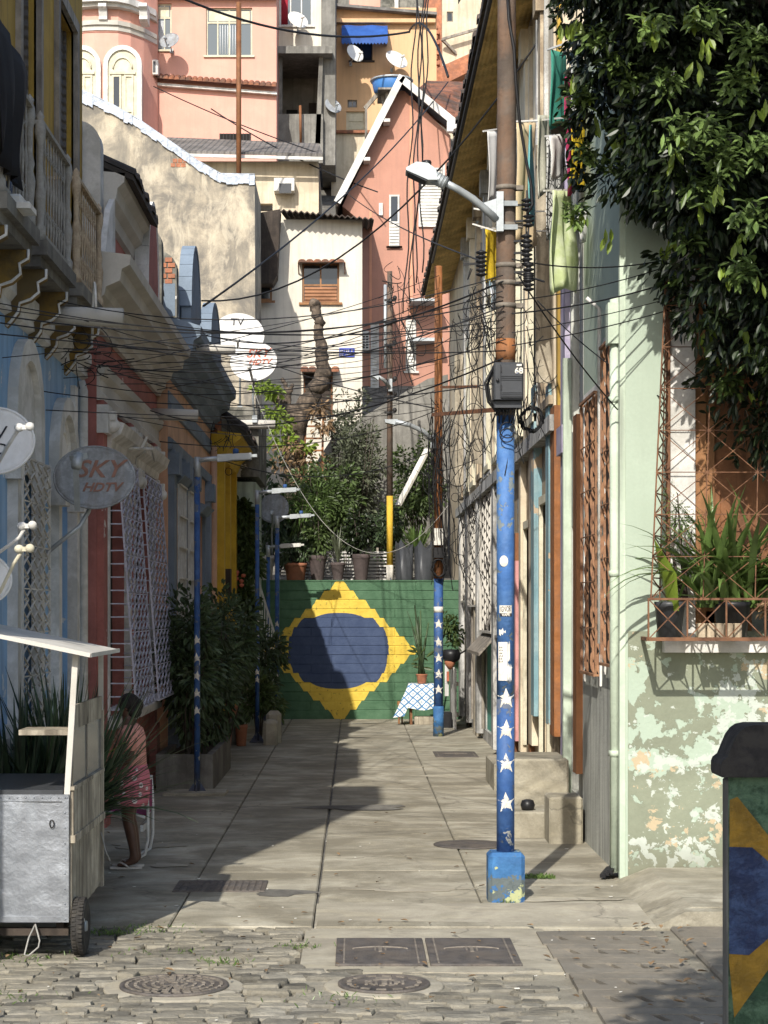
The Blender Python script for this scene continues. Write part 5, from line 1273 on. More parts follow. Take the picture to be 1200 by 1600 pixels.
# back stop: further houses out of the gaps
d=98
HX=T('upper_hill_house','plain ochre house high on the hill behind the others','house',(PX(450,d),d+3,20))
m=MB();front_box(m,60,860,-120,260,d,6,[]);m.build('wall',MA['cream_wall'],HX)
# ------------------------------------------------------------------ poles and street lamps
def star_on(m,c,r,R_,n=Vector((0,-1,0)),rot=0.0,wrap=None):
    """five pointed star wrapped round a vertical pole of radius wrap"""
    c=Vector(c);pts=[]
    for k in range(10):
        a=pi/2+rot+k*pi/5;q=R_ if k%2==0 else R_*.42
        pts.append((q*cos(a),q*sin(a)))
    def q3(x,z,h):
        t=x/wrap;return c+Vector((sin(t)*(wrap+h),-cos(t)*(wrap+h),z))
    ring=[];
    vs=[q3(0,0,.003)]
    for k in range(10):
        x,z=pts[k];vs.append(q3(x*.5,z*.5,.003))
    for k in range(10):
        x,z=pts[k];vs.append(q3(x,z,.003))
    fs=[]
    for k in range(10):
        j=(k+1)%10;fs.append((0,1+j,1+k));fs.append((1+k,1+j,11+j,11+k))
    m.add(vs,[f[::-1] for f in fs])
def led_head(par,base,dirx,s=1.0,cap=True,mat='galv'):
    b=Vector(base);m=MB();x=Vector((dirx,0,.06)).normalized();z=Vector((0,0,1));y=Vector((0,1,0))
    m.obox(b+x*.10*s,x*.09*s,y*.06*s,z*.045*s);m.obox(b+x*.30*s,x*.14*s,y*.09*s,z*.038*s);m.obox(b+x*.42*s,x*.09*s,y*.08*s,z*.018*s)
    h=m.build('lamp_head',MA[mat],par)
    g=MB();g.obox(b+x*.32*s-z*.042*s,x*.11*s,y*.07*s,z*.006*s);g.build('lamp_glass',GLL,h)
    if cap:
        c=MB();c.lathe([(.035*s,0),(.038*s,.05*s),(.03*s,.065*s),(0,.07*s)],b+x*.24*s+z*.04*s,12);c.build('photocell',MA['navy_paint'],h)
    return h
# near starred pole
XP,YP=1.20,15.33
t=T('utility_pole','tall near pole with rusty top, blue lower half, white stars and worn blue square base','utility pole',(XP,YP,0))
m=MB();m.bbox(XP-.145,XP+.145,YP-.14,YP+.14,-.05,.385,.03);m.build('square_base',MA['blue_worn'],t)
rp=.0715
m=MB();m.tube([(XP,YP,.38),(XP,YP,1.6)],rp,24);m.build('navy_shaft',MA['navy_paint'],t)
m=MB();m.tube([(XP,YP,1.6),(XP,YP,3.86)],rp-.0005,24);m.build('blue_shaft',MA['blue_paint'],t)
m=MB();m.tube([(XP,YP,3.86),(XP,YP,4.4),(XP+.01,YP,6.6),(XP+.01,YP,9.2)],[.075,.079,.076,.062],24);m.build('rusty_top',MA['pole_rust'],t)
m=MB();m.tube([(XP,YP,4.30),(XP,YP,4.47)],.0805,24);m.build('orange_rust_band',MA['rust_orange'],t)
for zz in(4.72,4.9,5.04,5.36,5.66):
    m=MB();m.tube([(XP+.005,YP,zz),(XP+.005,YP,zz+.035)],.0845,24);m.box(XP+.07,XP+.14,YP-.03,YP+.03,zz,zz+.035);m.build('clamp_band',MA['iron_ring'],t)
for k,py in enumerate((1253,1192,1140,1091,1046)):
    m=MB();star_on(m,(XP,YP,PZ(py,YP)),.0,.087 if k<4 else .06,rot=U(-.08,.08),wrap=rp);m.build('painted_star',MA['star_white'],t)
def wrap_patch(m,x0,x1,z0,z1,wrap,h=.003,torn=0):
    n=10;vs=[]
    for j,z in((0,z0),(1,z1)):
        for i in range(n+1):
            x=x0+(x1-x0)*i/n;a=(x)/wrap;zz=z+(U(-torn,torn) if torn else 0);vs.append((XP+sin(a)*(wrap+h),YP-cos(a)*(wrap+h),zz))
    m.add(vs,[(i,i+1,n+2+i,n+1+i) for i in range(n)])
m=MB();wrap_patch(m,-.068,.01,PZ(1063,YP),PZ(1003,YP),rp,.0025);wrap_patch(m,.012,.045,PZ(1063,YP),PZ(1040,YP),rp,.0025,.03);wrap_patch(m,.012,.03,PZ(1030,YP),PZ(1005,YP),rp,.0025,.02);wrap_patch(m,-.06,-.005,PZ(990,YP),PZ(984,YP),rp,.0025,.02)
m.build('torn_poster',MA['paper'],t)
m=MB();wrap_patch(m,-.055,.045,PZ(958,YP),PZ(946,YP),rp,.003);m.build('sticker',MA['star_white'],t)
m=MB();wrap_patch(m,-.05,.045,PZ(963,YP),PZ(958.2,YP),rp,.003);m.build('sticker_strip',MA['ink'],t)
def pole_text(body,size,px,pz,mat,bold=0,rot=0,xc=0.0,sx=1.0,wr=rp,h=.0045,cx=XP,cy=YP):
    cu=bpy.data.curves.new('lettering','FONT');cu.body=body;cu.size=size;cu.align_x='CENTER';cu.align_y='CENTER';cu.extrude=.0006;cu.offset=bold;cu.resolution_u=3
    ob=bpy.data.objects.new('lettering',cu);COL.objects.link(ob);bpy.context.view_layer.update()
    me=bpy.data.meshes.new_from_object(ob.evaluated_get(bpy.context.evaluated_depsgraph_get()));bpy.data.objects.remove(ob)
    for v in me.vertices:
        x,y=v.co.x*sx,v.co.y;x,y=x*cos(rot)-y*sin(rot),x*sin(rot)+y*cos(rot);x+=xc;a=x/wr
        v.co=(sin(a)*(wr+h+v.co.z),-cos(a)*(wr+h+v.co.z),pz+y)
    me.materials.clear();me.materials.append(MA[mat]);lo=bpy.data.objects.new('lettering',me);COL.objects.link(lo);lo.parent=t
pole_text('IGNOR',.062,0,PZ(952,YP),'ink',0,0.05,-.005,.42);pole_text('VAPE',.03,0,PZ(960.7,YP),'star_white',.001,.03,-.002,.9)
m=MB()
for i in range(6):
    z=PZ(1022,YP)+i*.014*1.6
    for k in range(2):
        x=-.05+k*.017+U(-.003,.003);a=x/rp;m.obox((XP+sin(a)*(rp+.005),YP-cos(a)*(rp+.005),z-.06),(.006,0,0),(0,.001,0),(0,0,.002));m.obox((XP+sin(a)*(rp+.005)+U(-.005,.005),YP-cos(a)*(rp+.005),z-.055),(.0015,0,0),(0,.001,0),(0,0,.007))
m.build('poster_scribble',MA['ink'],t)
m=MB();star_pts=[(XP+sin(-.25)*(rp+.003)+.034*cos(a),YP-.074,PZ(877,YP)+.045*sin(a)) for a in [2*pi*i/14 for i in range(14)]]
m.prism(star_pts,(0,.006,0));m.build('pale_blob',MA['star_white'],t)
# distribution box 68
bx=T('junction_box','grey plastic cable junction box with number 68 strapped to the near pole','junction box',(XP+.02,YP-.18,PZ(632,YP)))
x0,x1=PX(771,15.1),PX(817,15.1);z0,z1=PZ(625,15.1),PZ(567,15.1)
m=MB();m.bbox(x0,x1,15.05,YP-.07,z0,z1,.012);m.bbox(x0+.004,x1-.004,15.10,YP-.08,z0-.06,z0+.004,.01);m.build('body',MA['box_plastic'],bx)
m=MB();m.bbox(x0+.05,x1-.006,15.035,15.052,z0+.012,z1-.012,.008)
for q in(.02,.035,.05):m.box(x0+.055,x1-.012,15.028,15.036,z0+q,z0+q+.006);m.box(x0+.055,x1-.012,15.028,15.036,z0+.13+q,z0+.136+q)
m.build('lid',MA['box_plastic'],bx)
m=MB()
for q in(.07,.21):m.box(x0+.052,x0+.062,15.03,15.04,z0+q,z0+q+.04)
m.lathe([(.013,0),(.013,-.02),(.006,-.022),(0,-.022)],(x0+.028,15.05,z0+.15),12,'y');m.build('latch',MA['black_plastic'],bx)
m=MB();m.box(x1-.055,x1-.015,15.0275,15.0345,z1-.034,z1-.018);m.build('white_tag',MA['star_white'],bx)
flat_text('68',.066,(x1-.037,15.032,z1-.072),'star_white',bx,off=.002)
m=MB()
for i in range(8):
    x=x0+.03+i*.024;m.tube([(x,15.14,z0-.06),(x+U(-.01,.01),15.15,z0-.09),(x+U(-.04,.04),15.2,z0-.17)],.007,5)
m.build('cable_tail',MA['cable'],bx)
# lamp arm of the near pole
la=T('street_lamp','grey street lamp on a curved arm bolted to the near rusty pole','street lamp',P(782,330,15.2))
m=MB();m.bar(P(781,300,15.2),P(781,362,15.2),.055,.05,(0,1,0));m.prism([P(776,310,15.2),P(776,340,15.2),P(752,318,15.2)],(0,.015,0));m.bar(P(776,318,15.2),P(808,318,15.25),.03,.04);m.bar(P(776,355,15.2),P(808,355,15.25),.03,.04);m.build('bracket',MA['galv'],la)
pts=[P(776,343,15.2),P(758,327,15.15),P(738,310,15.1),P(716,296,15.05),P(695,285,15.0)]
m=MB();m.tube(pts,[.033,.03,.029,.028,.028],10);m.build('arm',MA['galv'],la)
m=MB();c0,c1=P(697,287,15),P(676,276,15);m.tube([c0,c1],.05,12)
m.prism([P(680,268,15)+Vector((0,-.1,0)),P(683,285,15)+Vector((0,-.1,0)),P(668,285,15)+Vector((0,-.1,0)),P(634,270,15)+Vector((0,-.1,0)),P(634,266,15)+Vector((0,-.1,0)),P(650,257,15)+Vector((0,-.1,0)),P(668,259,15)+Vector((0,-.1,0))],(0,.2,0))
h=m.build('lamp_head',MA['galv'],la)
m=MB();m.prism([P(636,270.5,15)+Vector((0,-.09,0)),P(666,284.6,15)+Vector((0,-.09,0)),P(665,286.5,15)+Vector((0,-.09,0)),P(637,273,15)+Vector((0,-.09,0))],(0,.18,0));m.build('lamp_glass',MA['box_plastic'],h)
m=MB();m.lathe([(.035,0),(.036,.04),(.03,.05),(0,.052)],P(667,261,15),12);m.build('photocell',MA['black_plastic'],h)
m=MB()
for k in range(5):
    c=c0.lerp(c1,k/5+.1);m.tube([c,c+(c1-c0)*.05],.056,12)
m.build('cooling_fins',MA['galv'],h)
# insulators
def insulator(c,n,label,mat='black_plastic'):
    c=Vector(c);m=MB()
    pr=[(.01,0)]
    for k in range(n):z=k*.035;pr+=[(.018,z),(.045,z+.012),(.045,z+.02),(.018,z+.03)]
    pr.append((.01,n*.035));m.lathe(pr,c,10);m.bar(c+Vector((0,0,n*.0175)),c+Vector((-.14,.05,n*.0175)),.016)
    m.bar(c-Vector((0,0,.06)),c+Vector((0,0,n*.035+.06)),.012)
    m.thing('insulator',MA[mat],'ribbed black insulator bracketed to the right side of the near rusty pole','insulator','insulators on the near pole')
for py,n in((330,3),(355,3),(386,3),(415,6),(438,4),(455,4)):insulator(P(824+U(-3,4),py,15.25),n,'')
insulator(P(752,432,15.3),6,'')
# far rusty and starred pole
X2,Y2=1.535,35.4
t2=T('utility_pole','slim far pole, rust orange above and blue with a row of white stars below','utility pole',(X2,Y2,0))
m=MB();m.tube([(X2,Y2,-.05),(X2,Y2,.55)],.098,16);m.build('foot',MA['blue_worn'],t2)
m=MB();m.tube([(X2,Y2,.55),(X2,Y2,2.9)],.086,16);m.build('blue_shaft',MA['navy_paint'],t2)
m=MB();m.tube([(X2,Y2,2.9),(X2,Y2,PZ(416,Y2))],[.082,.07],16);m.build('rusty_top',MA['rust_orange'],t2)
for py in(975,1003,1028,1053,1077):
    m=MB();star_on(m,(X2,Y2,PZ(py,Y2)),0,.098,rot=U(-.1,.1),wrap=.087);m.build('painted_star',MA['star_white'],t2)
m=MB();m.box(X2-.09,X2+.075,Y2-.16,Y2-.07,PZ(852,Y2),PZ(826,Y2));m.build('pale_box',MA['paper'],t2)
m=MB();m.bbox(X2-.1,X2+.11,Y2-.2,Y2-.05,PZ(872,Y2),PZ(856,Y2),.01)
for k in range(5):m.tube([(X2+.12*sin(a)+U(-.03,.03),Y2-.12-.03*k,PZ(888,Y2)+.16*cos(a)) for a in [2*pi*i/14 for i in range(15)]],.012,5,False)
m.build('cable_coil',MA['cable'],t2)
m=MB();m.tube([(X2,Y2,PZ(957,Y2)),(X2,Y2,PZ(948,Y2))],.0885,16);m.build('white_band',MA['paper'],t2)
la=T('street_lamp','grey street lamp arm on the far rusty pole, pointing left','street lamp',P(677,690,35.3))
m=MB();m.bar(P(677,680,35.3),P(677,700,35.3),.1,.06,(0,1,0));m.tube([P(677,690,35.3),P(662,674,35.2),P(640,664,35.1),P(618,659,35)],.045,8);m.build('arm',MA['galv'],la)
m=MB();m.prism([P(622,655,35),P(620,664,35),P(602,660,35),P(601,655,35)],(0,.2,0));m.build('lamp_head',MA['galv'],la)
# terrace pole
X3,Y3=PX(609,42),42
t3=T('utility_pole','dark pole on the terrace with yellow and white painted foot','utility pole',(X3,Y3,2.95))
m=MB();m.tube([(X3,Y3,2.9),(X3,Y3,PZ(883,Y3))],.078,12);m.build('white_foot',MA['star_white'],t3)
m=MB();m.tube([(X3,Y3,PZ(883,Y3)),(X3,Y3,PZ(775,Y3))],.07,12);m.build('yellow_shaft',MA['yellow_paint'],t3)
m=MB();m.tube([(X3,Y3,PZ(775,Y3)),(X3,Y3,PZ(424,Y3))],[.07,.055],12);m.build('dark_shaft',MA['pole_rust'],t3)
for py in(470,505,540,596,620,645):
    m=MB();m.bar((X3-.12,Y3-.08,PZ(py,Y3)),(X3+.12,Y3-.08,PZ(py,Y3)),.05);m.lathe([(.03,0),(.05,.05),(.03,.1)],(X3+.11,Y3-.08,PZ(py,Y3)),8);m.build('cable_bracket',MA['black_iron'],t3)
la=T('street_lamp','small lamp on a bent arm near the top of the terrace pole','street lamp',P(607,598,41.8))
m=MB();m.bar(P(610,592,41.85),P(610,612,41.85),.08,.06,(0,1,0));m.tube([P(608,604,41.8),P(600,594,41.7),P(592,589,41.6)],.04,8);m.build('arm',MA['galv'],la)
m=MB();m.prism([P(593,587,41.5),P(591,594,41.5),P(585,589,41.5),P(577,588,41.5),P(580,585,41.5)],(0,.2,0));m.build('lamp_head',MA['galv'],la)
m=MB();m.tube([P(602,445,43),P(602,575,43)],.04,6);m.thing('thin_pipe',MA['galv'],'thin grey pipe standing just left of the terrace pole','pipe')
# left lamp posts
def lamppost(x,y,ztop,px_head,label,stars,z0=0.0,pad=True,r=.038,capm=True,hs=1.0):
    t=T('lamp_post',label,'lamp post',(x,y,z0))
    m=MB();m.tube([(x,y,z0),(x,y,ztop-.25)],r,12)
    if pad:
        m.bbox(x-.13,x+.13,y-.12,y+.12,z0,z0+.025,.01)
        for a in range(4):m.prism([(x+cos(a*pi/2)*.12,y+sin(a*pi/2)*.12,z0+.02),(x+cos(a*pi/2)*r*.8,y+sin(a*pi/2)*r*.8,z0+.02),(x+cos(a*pi/2)*r*.8,y+sin(a*pi/2)*r*.8,z0+.16)],(.012*sin(a*pi/2)+.001,.012*cos(a*pi/2),0))
    m.build('shaft',MA['navy_paint'],t)
    m=MB();m.tube([(x,y,ztop-.25),(x,y,ztop)],r*1.1,12);m.tube([(x,y,ztop-.05),(x+.12,y-.02,ztop-.03),(x+.32,y-.04,ztop-.02)],r*.8,10);m.build('arm',MA['galv'],t)
    led_head(t,(x+.25,y-.04,ztop-.02),1,hs,capm,'galv' if capm else 'white_metal')
    if stars:
        for py in stars:
            m=MB();star_on(m,(x,y,PZ(py,y)),0,.07,rot=U(-.2,.2),wrap=r+.0005);m.build('painted_star',MA['star_white'],t)
    return t
lamppost(PX(308,24.2),24.2,PZ(714,24.2),350,'tall blue starred lamp post standing on a concrete pad before the left planter',(1000,1028,1056,1083,1110))
lamppost(-1.72,33.7,PZ(766,33.7),430,'blue starred lamp post next to the stone bollard on the left',(972,990,1026,1050,1062))
lamppost(PX(433,39),39,PZ(806,39),460,'blue lamp post close to the left edge of the painted wall',(975,1056),r=.045)
lamppost(PX(419,40.5),40.5,PZ(852,40.5),440,'shortest blue lamp post in front of the weathered terrace pot',(),r=.04,capm=False)
m=MB();m.bbox(-2.4,-1.62,23.9,24.5,-.03,.035,.01);m.thing('lamp_pad',MA['concrete'],'square concrete pad under the tallest left lamp post','pad')
m=MB();m.bbox(-1.58,-1.34,33.0,33.5,-.02,.42,.05);m.bbox(-1.56,-1.30,33.52,33.9,-.02,.55,.06);m.thing('stone_bollard',MA['concrete_pale'],'short pale double stone block at the kerb on the left','bollard')
# painted pillar, near right
t=T('painted_pillar','dark rounded gate pillar painted with a flag, at the right edge of the street','pillar',(2.15,9.35,-.03))
x0,x1,ya,yb_=PX(1139,9.2),2.75,9.2,9.39
m=MB();ztop=PZ(1212,9.2)
prof=[]
m.bbox(x0,x1,ya,yb_,-.1,ztop,.03);m.build('shaft',None or MA['concrete_dark'],t)
# painted face: panels laid on the front
def face(name,mat,pts,off=.004):
    m=MB();m.prism([(PX(px,ya),ya-off,PZ(py,ya)) for px,py in pts],(0,off-.0005,0));m.build(name,MA[mat],t)
A('flag_green',(.02,.05,.026),.6,.3,7,stain=((.12,.2,.12),.5,9),bump=.5,bscale=30)
A('flag_yellow',(.20,.115,.012),.6,.25,6,stain=((.36,.2,.02),.5,8),bump=.5,bscale=30)
A('flag_blue',(.013,.024,.07),.5,.25,7,stain=((.07,.12,.25),.4,9),bump=.5,bscale=30)
face('green_paint','flag_green',[(1138,1740),(1390,1740),(1390,1214),(1138,1214)],.002)
face('yellow_paint','flag_yellow',[(1140,1250),(1139,1500),(1147,1590),(1200,1515),(1262,1430),(1262,1380),(1200,1305),(1152,1245)],.004)
face('blue_paint','flag_blue',[(1139,1323),(1139,1490),(1170,1492),(1200,1466),(1222,1420),(1225,1390),(1205,1350),(1175,1324)],.006)
m=MB();zc=ztop;n=6
zt2=PZ(1134,9.16)
xa_=PX(1127,9.16);xk=PX(1166,9.16)
pts=[(xa_+.004,zc-.005),(xa_,zc+.01),(xa_,zc+.055),(xa_+.008,zc+.075),(xa_+.03,zc+.092),(xk-.05,zt2-.055),(xk-.025,zt2-.022),(xk,zt2-.005),(xk+.04,zt2+.003),(x1,zt2+.003),(x1,zc-.005)]
m.prism([(x,ya-.04,z) for x,z in pts],(0,yb_-ya+.08,0));m.build('cap',MA['cap_black'],t)
# ------------------------------------------------------------------ food cart
CT=T('food_cart','battered aluminium street food cart with slatted wooden side and small roof','food cart',(-2.3,13.5,0))
xr=PX(105,12.7);xl=-2.83;y0,y1=12.7,14.25;zb=PZ(1436,12.7);zt=PZ(1246,12.7)
m=MB();m.box(xl,xr-.002,y0+.02,y1,zb,zt);m.build('body',MA['galv'],CT)
m=MB();nx,nz=12,14;vs=[];fs=[]
for j in range(nz+1):
    for i in range(nx+1):
        u,v=i/nx,j/nz;e=min(u,1-u,v,1-v);vs.append((xl+(xr-xl)*u,y0-.002+(U(-.006,.006) if e>.05 else 0)+.006*sin(u*5+v*3),zb+(zt-zb)*v))
m.smooth=True;m.add(vs,[(j*(nx+1)+i,j*(nx+1)+i+1,(j+1)*(nx+1)+i+1,(j+1)*(nx+1)+i) for j in range(nz) for i in range(nx)]);m.build('dented_front_panel',MA['alu'],CT)
m=MB();m.smooth=False
m.box(xr-.03,xr+.012,y0-.014,y0+.03,zb-.02,zt+.02);m.box(xl,xr-.03,y0-.012,y0-.003,zb-.02,zb+.02);m.box(xl,xr-.03,y0-.012,y0-.003,zt-.025,zt+.02)
for k in range(18):m.lathe([(.006,0),(.004,-.005),(0,-.006)],(xl+(xr-xl)*k/17,y0-.013,zt),6,'y')
for k in range(9):m.lathe([(.006,0),(.004,-.005),(0,-.006)],(xr-.012,y0-.015,zb+(zt-zb)*k/8),6,'y')
m.build('edge_strip',MA['alu'],CT)
m=MB();m.tube([(xr-.1+.014*cos(a),y0-.012,PZ(1287,12.7)+.026*sin(a)) for a in [2*pi*i/12 for i in range(13)]],.004,4);m.build('ring_latch',MA['black_iron'],CT)
m=MB()
n=8
for k in range(n):
    a=y0+.03+(y1-y0-.03)*k/n;b_=y0+.03+(y1-y0-.03)*(k+1)/n;tz=.10*(k/n)
    m.box(xr-.001,xr+.02+U(0,.006),a+.006,b_-.004,zb-.02+tz*.6,zb+.52)
    m.box(xr-.001,xr+.035+U(0,.006),a+.006,b_-.004,zb+.54,zt+.05)
m.build('plank_side',MA['plank_pale'],CT)
m=MB();m.box(xr-.001,xr+.05,y0+.02,y1,zb+.50,zb+.55);m.box(xr-.001,xr+.045,y0+.02,y1,zt+.045,zt+.07);m.box(xr+.0,xr+.04,y1-.05,y1+.01,zb,zt+.5);m.build('side_rail',MA['plank_pale'],CT)
m=MB();m.box(xl,xr-.04,y0+.03,y1-.03,zt+.002,zt+.03);m.box(xl,xr-.03,y0-.008,y0+.03,zt+.02,zt+.05);m.build('counter',MA['box_plastic'],CT)
zr=PZ(1020,12.75)
for pa,pb,pw in(((xr-.005,y0+.03,zt),(xr+.05,y0+.05,zr),.038),((xr+.02,y1-.02,zt),(xr+.02,y1-.02,zr),.035),((xl,y0+.03,zt),(xl,y0+.05,zr+.2),.04),((xl,y1-.02,zt),(xl,y1-.02,zr+.2),.04)):
    m=MB();m.bar(pa,pb,pw,pw*.8);m.build('roof_post',MA['grey_trim'],CT)
m=MB()
m.prism([(xl-.05,y0-.08,zr+.235),(xr+.16,y0-.08,zr-.005),(xr+.16,y0-.08,zr-.02),(xl-.05,y0-.08,zr+.22)],(0,y1-y0+.0,0));m.build('roof',MA['grey_trim'],CT)
m=MB();m.bar((xl-.05,y0-.09,zr+.225),(xr+.165,y0-.09,zr-.013),.012,.028,(0,0,1));m.bar((xr+.165,y0-.08,zr-.013),(xr+.165,y1-.1,zr-.013),.012,.028);m.build('roof_trim',MA['grey_trim'],CT)
m=MB();m.box(xr-.33,xr+.02,y0+.05,y0+.4,PZ(1148,12.8),PZ(1140,12.8));m.build('shelf',MA['plank_pale'],CT)
m=MB();za=zt+.07;zq=PZ(1118,13.4)
m.box(xr+.012,xr+.03,y0+.06,y1-.04,zq-.06,zq+.10);m.bar((xr+.02,y0+.75,za),(xr+.02,y0+.75,zq),.02);m.bar((xr+.02,y0+.06,za),(xr+.02,y0+.06,zq),.02);so_=m.build('side_sash',MA['plank_pale'],CT)
m=MB();m.box(xr+.018,xr+.022,y0+.07,y1-.05,za,zq-.06);m.build('side_glass',MA['paper'] if False else GLL,so_)
m=MB();m.bar((xl,y0+.08,.42*0+.17),(xr,y0+.08,.17),.05);m.bar((xl,y1-.1,.3),(xr,y1-.1,.3),.05);m.bar((xr-.06,y0+.08,.17),(xr-.06,y1-.1,.3),.05);m.bar((xl,y0+.1,.17),(xl,y0+.1,zb),.05);m.bar((xr-.06,y0+.1,.17),(xr-.06,y0+.1,zb),.05);m.build('chassis',MA['wood_dark'],CT)
for sx_ in(xr+.08,xl-.02):
    cw_=Vector((sx_-.012,y0+.14,.195));wq=.66
    m=MB();pr=[(r_*wq,z_*.8) for r_,z_ in((.17,-.04),(.25,-.055),(.278,-.04),(.287,0),(.278,.04),(.25,.055),(.17,.04))];m.lathe(pr,cw_,32,'x')
    wh=m.build('wheel',MA['tyre'],CT)
    m=MB();m.lathe([(r_*wq,z_) for r_,z_ in((.0,-.03),(.05,-.045),(.06,-.02),(.165,-.02),(.175,-.03),(.175,.03),(.165,.02),(.06,.02),(.05,.045),(0,.03))],cw_,20,'x');m.build('rim',MA['galv'],wh)
    m=MB()
    for k in range(40):
        a=2*pi*k/40
        for q in(-.02,.02):m.obox(cw_+Vector((q,.188*cos(a+q*2),.188*sin(a+q*2))),(.014,0,0),Vector((0,-sin(a),cos(a)))*.009,Vector((0,cos(a),sin(a)))*.006)
    m.build('tread',MA['tyre'],wh)
m=MB();m.lathe([(.03,0),(.035,.05),(.015,.07)],(xr+.03,y0+.1,.24),10,'x');m.build('axle_nut',MA['white_metal'],CT)
m=MB();m.tube([P(56,1442,12.72),P(45,1465,12.66),P(38,1492,12.62),P(45,1493,12.62),P(60,1480,12.64),P(62,1470,12.66),P(55,1444,12.7)],.006,5)
m.tube([P(158,1300,14.2),P(165,1330,14.2),P(172,1345,14.2)],.006,5);m.build('string',MA['cable_grey'],CT)
# ------------------------------------------------------------------ table with tiled cloth, bench, boxes at the wall
d=39.2
tb=T('table','small table covered by a blue and white diamond tile cloth at the painted wall','table',(PX(665,d),d,0))
m=bpy.data.materials.new('tile_cloth');m.use_nodes=True;N,L=nt(m);b=N['Principled BSDF'];b.inputs['Roughness'].default_value=.7
tc=N.new('ShaderNodeTexCoord');sx=N.new('ShaderNodeSeparateXYZ');L.new(tc.outputs['Object'],sx.inputs[0])
s_=1/.125
xz=ma('ADD',sx.outputs[2],ma('MULTIPLY',sx.outputs[1],.8))
u=ma('MULTIPLY',ma('ADD',sx.outputs[0],xz),s_*.7);v=ma('MULTIPLY',ma('SUBTRACT',sx.outputs[0],xz),s_*.7)
fu=ma('ABSOLUTE',ma('SUBTRACT',ma('FRACT',u),.5));fv=ma('ABSOLUTE',ma('SUBTRACT',ma('FRACT',v),.5))
mx=ma('MAXIMUM',fu,fv);line=ma('GREATER_THAN',mx,.39);cen=ma('LESS_THAN',mx,.13)
c=cm(ma('MAXIMUM',line,ma('MULTIPLY',cen,.7)),(.72,.72,.68),(.06,.20,.40));L.new(c,b.inputs['Base Color']);TILE=m
xa,xb=PX(638,d),PX(690,d);zt_=PZ(1068,d)
m=MB();m.smooth=True;nx,nz=16,8;vs=[];fs=[]
def cl(u,v):   # v: 0 front hem, .55 front edge, 1 back edge
    x=xa+(xb-xa)*u
    if v<.6:
        k=1-v/.6;return (x-.16*k*(1-u)**2*2+.012*sin(u*20),d-.32-.06*k-.02*sin(u*22)*k,zt_-k*(.50 if u>.2 else .68)+(.03*sin(u*9) if k>.9 else 0))
    return (x,d-.32+(v-.6)/.4*.6,zt_+.004*sin(u*11))
for j in range(nz+1):
    for i in range(nx+1):vs.append(cl(i/nx,j/nz))
m.add(vs,[(j*(nx+1)+i,j*(nx+1)+i+1,(j+1)*(nx+1)+i+1,(j+1)*(nx+1)+i) for j in range(nz) for i in range(nx)])
m.prism([(xa,d-.3,zt_-.01),(xa-.2,d-.3,zt_-.66),(xa-.2,d+.25,zt_-.66),(xa,d+.25,zt_-.01)],(.006,0,0));m.build('cloth',TILE,tb)
m=MB();m.box(xa+.02,xb-.02,d-.28,d+.28,zt_-.05,zt_-.012)
for q in(xa+.05,xb-.05):
    for yy in(d-.22,d+.22):m.box(q-.025,q+.025,yy-.025,yy+.025,0,zt_-.05)
m.build('frame',MA['wood_brown'],tb)
m=MB();m.bbox(PX(647,d),PX(688,d),d-.25,d+.1,0,.16,.01);m.thing('low_box',MA['plank_pale'],'pale wooden box under the tile patterned cloth','box')
st=T('stool','brown wooden stool end peeking left of the table','stool',(PX(626,d),d+.2,0))
m=MB();m.bbox(PX(621,d),PX(631,d),d,d+.4,.38,.45,.01);m.build('seat',MA['wood_door'],st)
m=MB();m.box(PX(622,d),PX(625,d),d+.03,d+.08,0,.38);m.box(PX(627.5,d),PX(630,d),d+.3,d+.35,0,.38);m.build('leg',MA['wood_door'],st)
def pot(px,pyb,pyt,w,d,mat,label,taper=.72,name='plant_pot',group=None,base=None):
    s=FX/d;x=PX(px,d);z0=PZ(pyb,d) if base is None else base;z1=PZ(pyt,d);r=w/2/s
    t=T(name,label,'plant pot',(x,d,z0),group)
    m=MB();h=z1-z0;m.lathe([(r*taper,0),(r*taper*1.01,.01),(r*.93,h*.8),(r*.95,h*.82),(r,h*.84),(r,h),(r*.9,h),(r*.87,h*.9)],(x,d,z0),20);m.build('pot',MA[mat],t)
    m=MB();m.lathe([(r*.88,h*.9),(0,h*.92)],(x,d,z0),16);m.build('soil',MA['soil'],t)
    return Vector((x,d,z0+h*.9)),r
